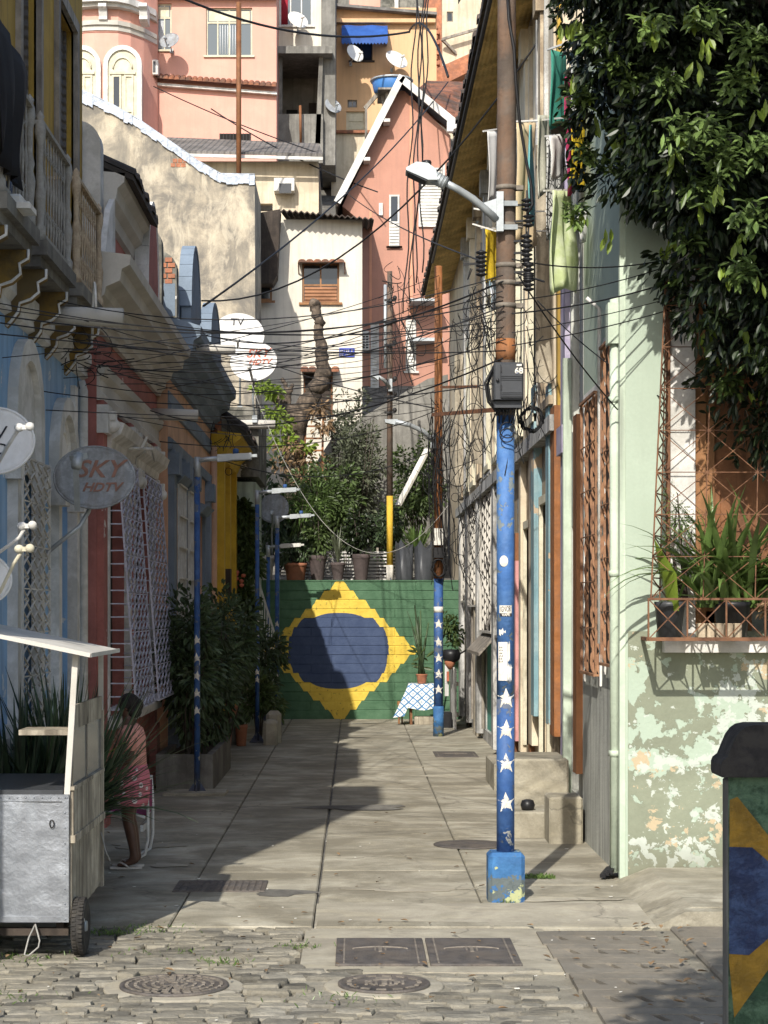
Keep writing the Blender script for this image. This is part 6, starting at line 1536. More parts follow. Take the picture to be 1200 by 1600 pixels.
# black capped person leaning out of the right doorway
# ------------------------------------------------------------------ plants
def leaf(m,p,d,L_,w,up=None,fold=.25,bend=0):
    p=Vector(p);d=Vector(d).normalized();u=up or Vector((U(-1,1),U(-1,1),U(-.2,1)))
    s=d.cross(u)
    if s.length<1e-3:s=d.orthogonal()
    s.normalize();n=s.cross(d)
    a=p+d*L_*.4;q=p+d*L_*.72-Vector((0,0,bend*L_*.4));f=n*w*fold
    m.add([p,a+s*w*.46+f,q+s*w*.42+f,p+d*L_-Vector((0,0,bend*L_)),q-s*w*.42+f,a-s*w*.46+f,a,q],[(0,6,1),(1,6,7,2),(2,7,3),(0,5,6),(5,4,7,6),(4,3,7)])
def sph():
    while True:
        v=Vector((U(-1,1),U(-1,1),U(-1,1)))
        if .05<v.length<1:return v
def foliage(m,c,r,n,L_,w,clumps=14,droop=.3,shell=.5,cs=.3,bend=.15):
    c=Vector(c);r=Vector(r) if not isinstance(r,(int,float)) else Vector((r,r,r))
    cl_=[]
    for k in range(clumps):
        v=sph().normalized()*U(shell,1);cl_.append((c+Vector((v.x*r.x,v.y*r.y,v.z*r.z)),v))
    for i in range(n):
        q,v=R.choice(cl_);o=sph();p=q+Vector((o.x*r.x,o.y*r.y,o.z*r.z))*cs
        d=(o+v*.5+Vector((0,0,-droop+U(-.2,.3)))).normalized();leaf(m,p,d,L_*U(.6,1.2),w*U(.7,1.2),None,.2,bend)
def strap(m,p,d,L_,w,droop=.6,n=6,tw=0):
    """arching strap leaf"""
    p=Vector(p);d=Vector(d).normalized();s=d.cross(Vector((0,0,1)));s=s.normalized() if s.length>.01 else Vector((1,0,0))
    s=(s*cos(tw)+d*sin(tw)*.3).normalized();vs=[];q=p.copy();dd=d.copy()
    for k in range(n+1):
        t=k/n;ww=w*(.55+.9*t if t<.5 else 1.0-(t-.5)*1.96)*.5+.0004;u=s.cross(dd)
        vs+= [q+s*ww+u*ww*.35,q,q-s*ww+u*ww*.35]
        dd=(dd+Vector((0,0,-droop/n))).normalized();q=q+dd*L_/n
    fs=[]
    for k in range(n):
        a=k*3;fs+=[(a,a+1,a+4,a+3),(a+1,a+2,a+5,a+4)]
    m.smooth=True;m.add(vs,fs);m.smooth=False
def shrub(name,label,base,c,r,n,L_,w,mat,stem='bark_dark',cat='shrub',group=None,stems=6,**kw):
    t=T(name,label,cat,base,group)
    m=MB();b=Vector(base);c=Vector(c)
    for k in range(stems):
        e=c+Vector((U(-.6,.6)*r[0],U(-.6,.6)*r[1],U(-.2,.8)*r[2]));mid=(b+e)/2+Vector((U(-.06,.06),U(-.06,.06),0));m.tube([b+Vector((U(-.04,.04),U(-.04,.04),0)),mid,e],[.016,.012,.005],5)
    m.build('stem',MA[stem],t)
    m=MB();foliage(m,c,r,n,L_,w,**kw);m.build('foliage',mat,t);return t
# ------------------------------------------------------------------ people
def skin_mesh(verts,edges,radii,root=0,sub=2):
    me=bpy.data.meshes.new('sk');me.from_pydata([tuple(v) for v in verts],edges,[]);me.update()
    ob=bpy.data.objects.new('sk',me);COL.objects.link(ob)
    md=ob.modifiers.new('s','SKIN');md.use_smooth_shade=True
    sv=me.skin_vertices[0].data
    for i,r in enumerate(radii):
        sv[i].radius=r if isinstance(r,tuple) else (r,r);sv[i].use_root=(i==root)
    ss=ob.modifiers.new('u','SUBSURF');ss.levels=sub;ss.render_levels=sub
    bpy.context.view_layer.update()
    out=bpy.data.meshes.new_from_object(ob.evaluated_get(bpy.context.evaluated_depsgraph_get()))
    bpy.data.objects.remove(ob);return out
def body(name,mat,parent,J,tails,mats=None):
    """J: dict joint -> (pos, radius, parent joint)"""
    names=list(J);idx={n:i for i,n in enumerate(names)}
    V=[J[n][0] for n in names];E=[(idx[J[n][2]],idx[n]) for n in names if J[n][2]];Rr=[J[n][1] for n in names]
    me=skin_mesh(V,E,Rr,0,2);me.materials.clear();me.materials.append(mat)
    for p in me.polygons:p.use_smooth=True;p.material_index=0
    ob=bpy.data.objects.new(name,me);COL.objects.link(ob);ob.parent=parent;return ob
def hand(J,wrist,elbow_dir,side,pre,curl=.5,sp=(0,1,0),palm=(0,0,-1)):
    d=Vector(elbow_dir).normalized();s_=Vector(sp).normalized();pl=Vector(palm).normalized();w=Vector(wrist)
    J[pre+'palm']=(w+d*.055,(.034,.016),pre+'wrist')
    for k,(o,l) in enumerate(((-.03,.072),(-.01,.082),(.01,.077),(.028,.06))):
        b=w+d*.092+s_*o;m_=b+(d*cos(curl*.5)+pl*sin(curl*.5))*l*.55;e=m_+(d*cos(curl*1.3)+pl*sin(curl*1.3))*l*.5
        J[pre+'fa%d'%k]=(b,.0095,pre+'palm');J[pre+'fb%d'%k]=(m_,.0085,pre+'fa%d'%k);J[pre+'fc%d'%k]=(e,.007,pre+'fb%d'%k)
    b=w+d*.03-s_*.035;J[pre+'ta']=(b,.011,pre+'palm');J[pre+'tb']=(b+(d*.7-s_*.5+pl*.4)*.04,.0095,pre+'ta');J[pre+'tc']=(b+(d*.95-s_*.4+pl*.7)*.07,.008,pre+'tb')
def loft(m,rings,n=20,cap=(True,True),wave=0):
    vs=[];fs=[];k=len(rings)
    for (cx,cy,cz,rx,ry) in rings:
        for j in range(n):
            a=2*pi*j/n;q=1+wave*sin(a*7+cz*5)*(1 if cz<.9 else .3);vs.append((cx+rx*cos(a)*q,cy+ry*sin(a)*q,cz))
    for i in range(k-1):
        for j in range(n):
            j2=(j+1)%n;fs.append((i*n+j,i*n+j2,(i+1)*n+j2,(i+1)*n+j))
    if cap[0]:fs.append(tuple(range(n-1,-1,-1)))
    if cap[1]:fs.append(tuple(range((k-1)*n,k*n)))
    m.smooth=True;m.add(vs,fs);m.smooth=False
wx,wy=PX(214,17.2),17.2
W=T('person','person in a pink top and flowered pink skirt standing behind the cart plants, back turned','person',(wx,wy,0))
def woman():
    V=Vector;J={}
    J['pelvis']=(V((-.04,0,.84)),(.13,.15),None)
    J['waist']=(V((-.04,0,1.0)),(.10,.13),'pelvis');J['chest']=(V((-.05,0,1.16)),(.11,.15),'waist');J['neckb']=(V((-.06,0,1.28)),(.06,.07),'chest')
    J['neck']=(V((-.075,0,1.345)),.046,'neckb');J['head']=(V((-.095,0,1.42)),(.085,.07),'neck');J['crown']=(V((-.09,0,1.50)),(.08,.068),'head')
    for s,n in((-1,'r'),(1,'l')):
        J[n+'hip']=(V((-.05,s*.085,.76)),.095,'pelvis');J[n+'thigh']=(V((-.065,s*.088,.62)),.082,n+'hip');J[n+'knee']=(V((-.075,s*.085,.45)),.056,n+'thigh');J[n+'calf']=(V((-.045,s*.085,.33)),.055,n+'knee');J[n+'ankle']=(V((-.005,s*.085,.085)),.033,n+'calf')
        J[n+'heel']=(V((.015,s*.085,.045)),.030,n+'ankle');J[n+'foot']=(V((-.09,s*.09,.045)),(.032,.024),n+'ankle');J[n+'toe']=(V((-.17,s*.093,.035)),(.03,.015),n+'foot')
        J[n+'sh']=(V((-.06,s*.165,1.24)),.055,'neckb');J[n+'elbow']=(V((-.03,s*.205,1.0)),.040,n+'sh');J[n+'fore']=(V((-.12,s*.19,.95)),.035,n+'elbow');J[n+'wrist']=(V((-.23,s*.15,.93)),.024,n+'fore')
        hand(J,J[n+'wrist'][0],(-1,-s*.3,-.1),s,n,.7,(0,s,0),(0,0,-1))
    return J
body('body',MA['skin_dark'],W,woman(),None)
def off(m,o):
    m.v=[(x+o[0],y+o[1],z+o[2]) for x,y,z in m.v];return m
O=(wx,wy,0)
m=MB();loft(m,[(-.045,0,.90,.135,.165),(-.04,0,.98,.125,.155),(-.045,0,1.08,.125,.16),(-.05,0,1.17,.13,.175),(-.055,0,1.25,.11,.165),(-.06,0,1.30,.06,.08)],22,(True,True),.015)
for s in(-1,1):m.tube([(-.06,s*.15,1.255),(-.055,s*.195,1.2),(-.04,s*.215,1.06)],[.062,.066,.06],12)
off(m,O);m.build('top',MA['pink_top'],W)
pm=mk('flower_print',(.56,.17,.20),.85,.1,8,bump=.1);N,L=nt(pm);b=[n for n in N if n.type=='BSDF_PRINCIPLED'][0];tc=[n for n in N if n.type=='TEX_COORD'][0]
vo=N.new('ShaderNodeTexVoronoi');vo.inputs['Scale'].default_value=11;L.new(tc.outputs['Object'],vo.inputs['Vector'])
lk=[l for l in L if l.to_socket==b.inputs['Base Color']][0];src=lk.from_socket
c=cm(ma('LESS_THAN',vo.outputs['Distance'],.26),src,(.66,.6,.56)) if False else None
def pma(op,a,v):
    q=N.new('ShaderNodeMath');q.operation=op;L.new(a,q.inputs[0]);q.inputs[1].default_value=v;return q.outputs[0]
def pmix(f,a,v):
    q=N.new('ShaderNodeMix');q.data_type='RGBA';L.new(f,q.inputs[0]);L.new(a,q.inputs[6]);q.inputs[7].default_value=(*v,1);return q.outputs[2]
c=pmix(pma('LESS_THAN',vo.outputs['Distance'],.27),src,(.68,.6,.56));c=pmix(pma('LESS_THAN',vo.outputs['Distance'],.11),c,(.05,.03,.04));L.new(c,b.inputs['Base Color'])
m=MB();loft(m,[(-.07,0,.565,.165,.215),(-.06,0,.62,.17,.21),(-.045,0,.75,.17,.20),(-.04,0,.85,.155,.185),(-.04,0,.93,.13,.16)],26,(True,True),.03);off(m,O);m.build('skirt',pm,W)
m=MB();m.ball((-.07,0,1.47),.098,.088,.10,14,10);m.ball((.0,.0,1.46),.06,.06,.065,10,7);m.ball((-.03,0,1.40),.075,.08,.06,10,7)
off(m,O);m.build('hair',MA['hair'],W)
m=MB();m.prism([(-.172,-.012,1.43),(-.172,.012,1.43),(-.195,0,1.415)],(.02,0,.035));m.ball((-.168,-.03,1.45),.009,.012,.008,8,5);m.ball((-.168,.03,1.45),.009,.012,.008,8,5);m.ball((-.172,0,1.385),.01,.026,.007,8,5)
for s in(-1,1):m.ball((-.09,s*.073,1.435),.016,.008,.024,8,5)
off(m,O);m.build('face',MA['skin_dark'],W)
for s in(-1,1):
    m=MB();pts=[(-.225,s*.093-.03,0.004),(-.235,s*.093,0.004),(-.225,s*.093+.035,.004),(-.12,s*.09+.045,.004),(.0,s*.085+.035,.004),(.055,s*.085+.02,.004),(.055,s*.085-.02,.004),(.0,s*.085-.035,.004),(-.12,s*.09-.042,.004)]
    m.prism(pts,(0,0,.018));m.tube([(-.17,s*.093,.022),(-.14,s*.093,.062),(-.09,s*.09-.045,.045),(-.055,s*.09-.05,.022)],.009,5);m.tube([(-.14,s*.093,.062),(-.09,s*.09+.045,.045),(-.055,s*.09+.05,.022)],.009,5)
    off(m,O);m.build('flip_flop',MA['flipflop'],W)
# hanging planter at the far right wall
t=T('hanging_planter','black hanging basket with a terracotta pot and green plant on the far right wall','planter',P(704,1045,38))
m=MB();m.lathe([(.03,0),(.10,.10),(.12,.2),(.10,.2)],P(703,1046,38),14);m.build('pot',MA['terracotta_pot'],t)
m=MB();m.lathe([(.10,0),(.17,.05),(.19,.16),(.15,.24),(0,.25)],P(705,1034,38),16);m.bar(P(705,1030,38),(2.31,38,1.6),.03);m.build('basket',MA['black_plastic'],t)
m=MB();foliage(m,P(702,985,38),(.22,.2,.42),420,.11,.05,clumps=14,cs=.4,shell=.1);m.build('foliage',LF_MID,t)
m=MB();m.box(PX(695,39.6),PX(701,39.6),39.6,39.64,.55,1.2);m.thing('white_board',MA['cloth_white'],'narrow white board leaning at the far end of the right row','board')
m=MB();m.bbox(PX(698,39.5),PX(702,39.5),39.5,39.58,.86,1.06,.01);m.thing('red_carton',MA['logo_red'],'small red carton fixed before the narrow white board','carton')
m=MB();m.bbox(PX(688,38),PX(706,38),37.9,38.2,-.02,.31,.02);m.thing('plastic_crate',MA['black_plastic'],'black plastic tub on the ground right of the far starred pole','tub')
# folding chair behind the woman
cx,cy=PX(199,17.9),17.9
t=T('folding_chair','white tubular folding chair with magenta fabric behind the person in pink','chair',(cx,cy,0))
for s in(-1,1):
    y=cy+s*.22
    m=MB();m.tube([(cx+.20,y,.74),(cx+.215,y,.5),(cx+.215,y,.2),(cx+.19,y,.06),(cx+.10,y,.012),(cx+.0,y,.012)],.014,8);m.tube([(cx-.2,y,.45),(cx+.10,y,.43),(cx+.19,y,.40)],.014,8);m.build('side_frame',MA['white_metal'],t)
for xa_,za_,h_ in((.2,.74,.028),(-.2,.45,.028),(.16,.30,.06)):
    m=MB();m.bar((cx+xa_,cy-.22,za_),(cx+xa_,cy+.22,za_),.028,h_);m.build('cross_bar',MA['white_metal'],t)
m=MB();m.obox((cx,cy,.437),(.2,0,-.015),(0,.2,0),(0,0,.005));m.build('seat',MA['magenta'],t)
m=MB();m.obox((cx+.206,cy,.59),(.004,0,0),(0,.2,0),(.0,0,.13));m.build('backrest',MA['magenta'],t)

# strappy and sword-leaved plants beside the cart
def sword_clump(name,label,base,n,L_,w,spread,mat,potr=.2,pth=.35,cat='plant',droop=.15,rx=.25,ry=.3,bias=0):
    t=T(name,label,cat,base);b=Vector(base)
    m=MB();m.lathe([(potr*.75,0),(potr*.95,pth*.85),(potr*1.02,pth*.86),(potr*1.02,pth),(potr*.9,pth),(potr*.85,pth*.9),(0,pth*.9)],b,18);m.build('pot',MA['terracotta_pot'],t)
    m=MB()
    for i in range(n):
        a=U(0,2*pi);q=U(0,1);d=Vector((cos(a)*spread*q+bias*U(0,1),sin(a)*spread*q,1));strap(m,b+Vector((cos(a)*rx*q*.6,sin(a)*ry*q*.6,pth*.9)),d,L_*U(.6,1.1),w*U(.8,1.2),droop*U(.5,1.6),6,U(-1,1))
    m.build('leaves',mat,t);return t
sword_clump('snake_plant','tall banded sword leaved plant in a pot against the blue wall behind the cart',(-2.6,14.95,0),80,1.3,.065,.35,LF_SNAKE,.24,.4)
sword_clump('snake_plant','dense clump of sword leaves just behind the cart roof post',(-2.35,15.7,0),110,1.45,.06,.5,LF_SNAKE,.26,.42,droop=.3)
sword_clump('snake_plant','low sword leaved plant near the street end of the blue wall',(-2.72,14.55,0),26,.95,.06,.3,LF_SNAKE,.2,.3)
sword_clump('yucca_plant','spiky strap leaved plant with one yellow leaf in front of the person in pink',(-2.40,15.3,0),210,1.15,.036,.85,LF_SHADE,.22,.55,droop=.8,bias=.6)
sword_clump('yucca_plant','dark strap leaved plant at the foot of the red house',(-2.5,16.4,0),120,1.4,.05,.7,LF_SHADE,.24,.45,droop=.6)
m=MB();strap(m,(-2.25,15.5,.95),(.5,-.1,.45),.6,.05,.25);m.thing('yellow_leaf',LF_BRIGHT,'single yellow strap leaf catching the light beside the person in pink','leaf')
# planter with bush by the tallest lamp post
t=T('planter','grey concrete trough planter behind the tallest left lamp post','planter',(-2.2,26,0))
m=MB();xa,xb,ya2,yb2=-2.56,-1.83,24.65,28.2
m.box(xa,xb,ya2,ya2+.08,-.05,.46);m.box(xa,xb,yb2-.08,yb2,-.05,.46);m.box(xa,xa+.08,ya2+.08,yb2-.08,-.05,.46);m.box(xb-.08,xb,ya2+.08,yb2-.08,-.05,.46);m.build('trough',MA['concrete_dark'],t)
m=MB();m.box(xa+.08,xb-.08,ya2+.08,yb2-.08,.2,.4);m.build('soil',MA['soil'],t)
shrub('leafy_bush','large dark leafy bush growing from the concrete trough planter',(-2.2,25.3,.4),(-2.18,25.6,1.55),(.45,.9,.95),2600,.13,.05,LF_SHADE,clumps=34,cs=.34,shell=.3,stems=10)
shrub('leafy_bush','second dark bush in the trough, further from the street',(-2.1,27.4,.4),(-2.05,27.6,1.5),(.42,.9,1.1),2200,.13,.05,LF_SHADE,clumps=30,cs=.34,shell=.3,stems=8)
shrub('leafy_bush','broad bush overhanging the alley between the two nearest left lamp posts',(-2.1,30.5,.0),(-2.0,30.5,1.75),(.55,1.3,.95),2600,.14,.055,LF_SHADE,clumps=34,cs=.33,shell=.3,stems=8)
shrub('leafy_bush','low bright tipped bush by the stone bollard',(-1.72,34.3,.0),(-1.68,34.4,.75),(.33,.5,.45),900,.15,.06,LF_MID,clumps=16,cs=.35,shell=.2)
shrub('leafy_bush','bush spilling over the left edge of the painted wall',(-1.85,37,.0),(-1.8,37,1.35),(.4,.9,.75),1500,.14,.06,LF_SHADE,clumps=24,cs=.34,shell=.3)
for px,pyb,w,d,lab in((352,1168,22,31.5,'small terracotta pot at the kerb in the left shade'),(377,1160,20,32.8,'rounder terracotta pot next to the second lamp post'),(362,1130,20,33.2,'raised terracotta pot among the shaded left bushes')):
    c,r=pot(px,pyb,pyb-28,w,d,'terracotta_pot',lab,base=0 if pyb>1140 else .45)
    m=MB()
    for i in range(40):
        a=U(0,2*pi);leaf(m,c,Vector((cos(a)*U(.1,.8),sin(a)*U(.1,.8),1)),U(.15,.35),.04,None,.2,.2)
    m.thing('potted_plant',LF_SHADE,'small leafy plant growing in the '+lab.split(' pot')[0]+' pot','plant')
m=MB();m.bbox(PX(352,33.2),PX(372,33.2),33.0,33.4,-.02,.45,.01);m.thing('pot_stand',MA['concrete_dark'],'low concrete stand beneath the raised terracotta pot','stand')
# creeper on the pale green house
t=T('creeper','green creeper with a few red flowers climbing the pale green end house','creeper',(-2.2,38.4,.1))
m=MB()
for px,py,r in((378,820,.35),(382,850,.4),(374,900,.35),(384,940,.3),(380,980,.3),(372,800,.3),(390,880,.3)):
    foliage(m,P(px,py,38.45),(r*.8,.12,r*1.2),330,.17,.085,clumps=10,cs=.4,shell=.2)
m.build('foliage',LF_MID,t)
m=MB()
for i in range(7):m.ball(P(373+U(-8,8),908+U(-14,20),38.25),.05,.05,.04,7,5)
m.build('flower',MA['logo_red'],t)
m=MB();m.tube([P(378,1090,38.5),P(380,980,38.5),P(376,880,38.5),P(382,790,38.5)],.03,5);m.build('stem',MA['bark_dark'],t)
t=T('metal_railing','white slatted stair railing left of the painted wall','railing',(-2.0,39.8,1.0))
m=MB();a,b_=P(403,905,39.6),P(432,1000,39.6);m.bar(a,b_,.04);
a2,b2=P(402,990,39.6),P(430,1090,39.6);m.bar(a2,b2,.04)
for k in range(9):m.bar(a.lerp(b_,k/8),a2.lerp(b2,k/8),.022)
m.build('bars',MA['white_metal'],t)
# terrace pots and plants
for px,w,pt,mat,lab,pl in((412,34,868,'grey_trim','weathered pale urn at the left end of the terrace',None),(462,36,880,'terracotta_pot','wide terracotta pot on the painted wall',('bush',LF_SHADE)),(496,29,868,'plum_pot','tall plum pot, leftmost of the three on the wall',('tall',LF_MID)),(528,23,879,'plum_pot','smallest plum pot, middle of the three on the wall',('reed',LF_DRY)),(564,29,866,'plum_pot','tall plum pot, rightmost of the three on the wall',('tall',LF_DARK))):
    c,r=pot(px,908,pt,w,41.45,mat,lab,base=2.95,taper=.62 if mat=='plum_pot' else .75)
    if pl:
        kind,lm=pl
        if kind=='tall':shrub('potted_shrub','upright bushy shrub growing in the '+lab.split(',')[0]+(' at left' if 'leftmost' in lab else ' at right'),c,c+Vector((0,0,.55)),(.33,.3,.6),900,.12,.055,lm,clumps=22,cs=.36,shell=.2)
        elif kind=='bush':shrub('potted_shrub','low spreading plant in the wide terracotta pot on the wall',c,c+Vector((0,.05,.32)),(.38,.3,.36),700,.13,.05,lm,clumps=16,cs=.4,shell=.2)
        else:
            m=MB()
            for i in range(46):
                a=U(0,2*pi);strap(m,c,(cos(a)*U(0,.5),sin(a)*U(0,.5),1),U(.5,.95),.03,.5)
            m.thing('potted_reed',LF_GREY,'thin reedy plant in the smallest plum pot','plant')
# broken grey sheets / cut drums with agave
for px,x1,yt,lab in((631,646,852,'cut grey plastic drum with jagged rim, left of the pair on the wall'),(661,676,853,'cut grey plastic drum with torn rim, right of the pair on the wall')):
    d=41.5;xc=PX((px+x1)/2-7,d);r=.19;m=MB();n=16;pts=[]
    vs=[];
    for s in(1,.93):
        for j in range(n):
            a=2*pi*j/n;h=PZ(yt,d)-2.95+(.10*sin(j*1.3)+.06*sin(j*2.9))
            vs+=[(xc+r*s*cos(a),d+r*s*sin(a),2.95),(xc+r*s*1.05*cos(a),d+r*s*1.05*sin(a),2.95+h)]
    fs=[]
    for j in range(n):
        q=(j+1)%n;fs+=[(2*j,2*q,2*q+1,2*j+1),(2*n+2*j+1,2*n+2*q+1,2*n+2*q,2*n+2*j),(2*j+1,2*q+1,2*n+2*q+1,2*n+2*j+1)]
    m.smooth=True;m.add(vs,fs);m.thing('cut_drum',MA['box_plastic'],lab,'planter')
m=MB()
for i in range(46):
    a=U(0,2*pi);strap(m,P(652,872,41.7),(cos(a)*U(.1,.8),sin(a)*U(.1,.8),1),U(.5,1.0),.07,.35)
m.thing('agave_plant',LF_STRAP,'sunlit sword leaved plant behind the cut drums on the wall','plant')
shrub('terrace_bush','wide green bush behind the plum pots on the terrace',P(500,905,43.4),P(505,800,43.6),(1.1,.8,1.1),4200,.15,.06,LF_MID,clumps=50,cs=.24,shell=.2,stems=14)
shrub('terrace_bush','shaded leafy bush behind the wide terracotta pot at left',P(435,900,43),P(432,800,43),(.5,.7,1.0),1600,.17,.07,LF_SHADE,clumps=26,cs=.3,shell=.2)
shrub('terrace_bush','tall grey green shrub rising before the retaining wall',P(555,880,44.5),P(556,735,44.6),(.75,.7,1.75),4600,.13,.045,LF_GREY,clumps=60,cs=.2,shell=.15,stems=16,droop=0)
shrub('terrace_bush','slim twiggy grey shrub top reaching over the white house door',P(528,800,44.8),P(530,660,44.8),(.42,.3,.75),800,.11,.035,LF_GREY,clumps=26,cs=.2,shell=.2,stems=14,droop=0)
shrub('terrace_bush','yellow green tangled bush between the terrace pole and the rusty pole',P(655,890,44),P(652,770,44),(.6,.7,1.3),2600,.13,.055,LF_MID,clumps=40,cs=.24,shell=.2,stems=12)
shrub('terrace_bush','dark bush at the foot of the yellow painted terrace pole',P(600,900,43),P(602,840,43),(.5,.5,.75),1500,.14,.06,LF_SHADE,clumps=26,cs=.3,shell=.2)
shrub('fern_bush','bright strappy fern low in front of the dead tree',P(470,880,42.8),P(475,790,42.9),(.6,.4,.45),1100,.26,.035,LF_STRAP,clumps=20,cs=.4,shell=.1)
# dead lopped tree
t=T('dead_tree','lopped dead tree with one tall gnarled limb on the terrace','tree',P(462,860,45))
def gnarl(m,pts,rs,n=12):
    Q=[];RR=[]
    for i in range(len(pts)-1):
        for k in range(5):
            f=k/5;Q.append(Vector(pts[i]).lerp(Vector(pts[i+1]),f)+Vector((U(-.05,.05)*min(1,rs[i]*5),U(-.04,.04),0)));RR.append((rs[i]+(rs[i+1]-rs[i])*f)*U(.9,1.1))
    Q.append(Vector(pts[-1]));RR.append(rs[-1]);m.tube(Q,RR,n)
d=45;s_=FX/d
m=MB();gnarl(m,[P(460,880,d),P(461,740,d),P(459,690,d),P(462,648,d)],[.32,.27,.27,.28]);gnarl(m,[P(462,660,d),P(480,630,d),P(500,598,d),P(508,580,d)],[.24,.21,.19,.17]);m.build('trunk',MA['bark'],t)
m=MB();gnarl(m,[P(506,590,d),P(503,550,d),P(497,520,d),P(500,505,d),P(494,490,d),P(493,472,d)],[.17,.14,.12,.11,.11,.14])
for k in range(8):m.obox(P(493+U(-7,7),474+U(-4,8),d),(.06,0,.02),(0,.07,0),(.0,0,.06))
m.build('tall_limb',MA['bark'],t)
m=MB();gnarl(m,[P(462,655,d),P(446,640,d),P(434,622,d),P(420,612,d)],[.24,.2,.15,.10]);gnarl(m,[P(450,640,d),P(452,615,d),P(444,598,d),P(441,592,d)],[.08,.06,.05,.04]);gnarl(m,[P(452,616,d),P(457,600,d)],[.06,.04]);m.build('broken_limb',MA['bark'],t)
m=MB()
for px,py,r in((430,640,.3),(436,665,.35),(440,690,.4),(474,700,.3),(428,612,.2),(410,605,.25)):foliage(m,P(px,py,44.4),(r*.7,.2,r*.5),80,.16,.08,clumps=8,cs=.5,shell=.1)
m.build('new_shoots',LF_BRIGHT,t)
m=MB()
for px,py,r in((460,705,.4),(485,720,.4),(440,725,.4),(470,745,.5),(500,740,.3),(500,640,.3),(505,665,.35)):foliage(m,P(px,py,44.2),(r*.8,.25,r*.6),60,.17,.07,clumps=8,cs=.5,shell=.1)
m.build('dry_leaves',LF_DRY,t)
t=T('iron_ladder','rusty iron ladder leaning beside the dead tree','ladder',P(490,740,44.6))
m=MB();m.bar(P(473,745,44.6),P(478,660,45.2),.05);m.bar(P(503,745,44.6),P(505,655,45.2),.05)
for k in range(5):m.bar(P(473+k,742-k*19,44.6+k*.1),P(503,742-k*19,44.6+k*.1),.04)
m.build('frame',MA['rust'],t)
m=MB();m.bar(P(622,790,42.5),P(668,702,43.2),.14,.06);m.thing('leaning_plank',MA['paper'],'pale plank leaning among the bushes right of the terrace pole','plank')
# cactus pot on the tile table
c,r=pot(659,1069,1053,18,39.1,'terracotta_pot','terracotta pot with tall cactus stems on the tile covered table',base=PZ(1068,39.1)+.0)
t=T('cactus','tall thin cactus stems growing from the pot on the tile covered table','cactus',c)
m=MB()
for k in range(9):
    a=U(-.22,.16);h=U(.7,1.45);m.tube([c+Vector((U(-.06,.06),U(-.05,.05),0)),c+Vector((a*.4,U(-.05,.05),h*.5)),c+Vector((a+U(-.04,.04),U(-.05,.05),h))],[.03,.027,.012],7)
m.tube([c,c+Vector((-.12,0,.75)),c+Vector((-.24,0,1.15)),c+Vector((-.3,0,1.3))],[.016,.013,.008,.005],6);m.build('stem',LF_SHADE,t)
m=MB()
for k in range(14):leaf(m,c+Vector((U(-.1,.1),0,U(.1,.5))),(U(-1,.4),U(-.3,.3),U(-.2,.6)),.24,.07)
m.build('leaves',LF_MID,t)
# window box plants
bz=2.08
def wpot(x,y,r,h,mat,lab):
    t=T('plant_pot',lab,'plant pot',(x,y,bz));m=MB();m.lathe([(r*.75,0),(r*.95,h*.84),(r,h*.85),(r,h),(r*.9,h),(r*.85,h*.88)],(x,y,bz),18);m.build('pot',MA[mat],t);m=MB();m.lathe([(r*.86,h*.86),(0,h*.9)],(x,y,bz),14);m.build('soil',MA['soil'],t)
wpot(2.62,16.0,.13,.30,'box_plastic','dark round pot at the left end of the window tray');wpot(3.15,16.05,.16,.30,'black_plastic','black pot holding the long strap leaves in the window tray');wpot(3.55,16.0,.12,.24,'box_plastic','small grey pot in the middle of the window tray');wpot(3.86,16.0,.14,.22,'star_white','white pot at the right of the window tray')
t=T('strap_plant','big plant of long arching strap leaves in the caged window','plant',(3.12,16.05,bz+.25))
m=MB()
for i in range(120):
    a=U(0,2*pi);q=U(.2,1);strap(m,(3.12+U(-.25,.3),16.05+U(-.1,.08),bz+.25),(cos(a)*q*.6,sin(a)*q*.35-.08,1),U(.6,1.2),.062,U(.8,2.3),8)
m.build('leaves',LF_STRAP,t)
m=MB()
for i in range(7):strap(m,(3.0+U(-.1,.1),15.95,bz+.28),(-.6+U(-.2,.9),U(-.3,.0),U(.5,1)),U(.45,.7),.06,U(.9,1.6),8)
m.build('sunlit_leaves',LF_STRAP,t)
t=T('broad_leaf_plant','plant with one upright yellow green paddle leaf at the left of the window tray','plant',(2.6,15.95,bz+.25))
m=MB();strap(m,(2.62,15.9,bz+.22),(-.25,-.1,1),.62,.27,.05,8,.2);m.build('paddle_leaf',LF_BRIGHT,t)
m=MB();strap(m,(2.66,15.95,bz+.22),(.35,-.1,1),.45,.1,.1,8,.2);m.build('small_leaf',LF_STRAP,t)
shrub('trailing_plant','dry mixed succulents at the right of the window tray',(3.6,15.95,bz+.1),(3.6,15.95,bz+.28),(.3,.1,.14),260,.07,.03,LF_DRY,clumps=14,cs=.4,shell=.1)
shrub('trailing_plant','feathery asparagus fern in the upper left of the window cage',(2.75,16.1,bz+.3),(2.72,16.1,bz+.95),(.2,.08,.36),600,.04,.008,LF_STRAP,clumps=20,cs=.35,shell=.1)
m=MB()
for k in range(5):m.bbox(2.83+k*.075,2.89+k*.075,15.83,15.93,bz+.0,bz+.12,.006)
m.thing('small_bricks',MA['tan_plaster'],'row of small hollow clay blocks at the front of the window tray','blocks')
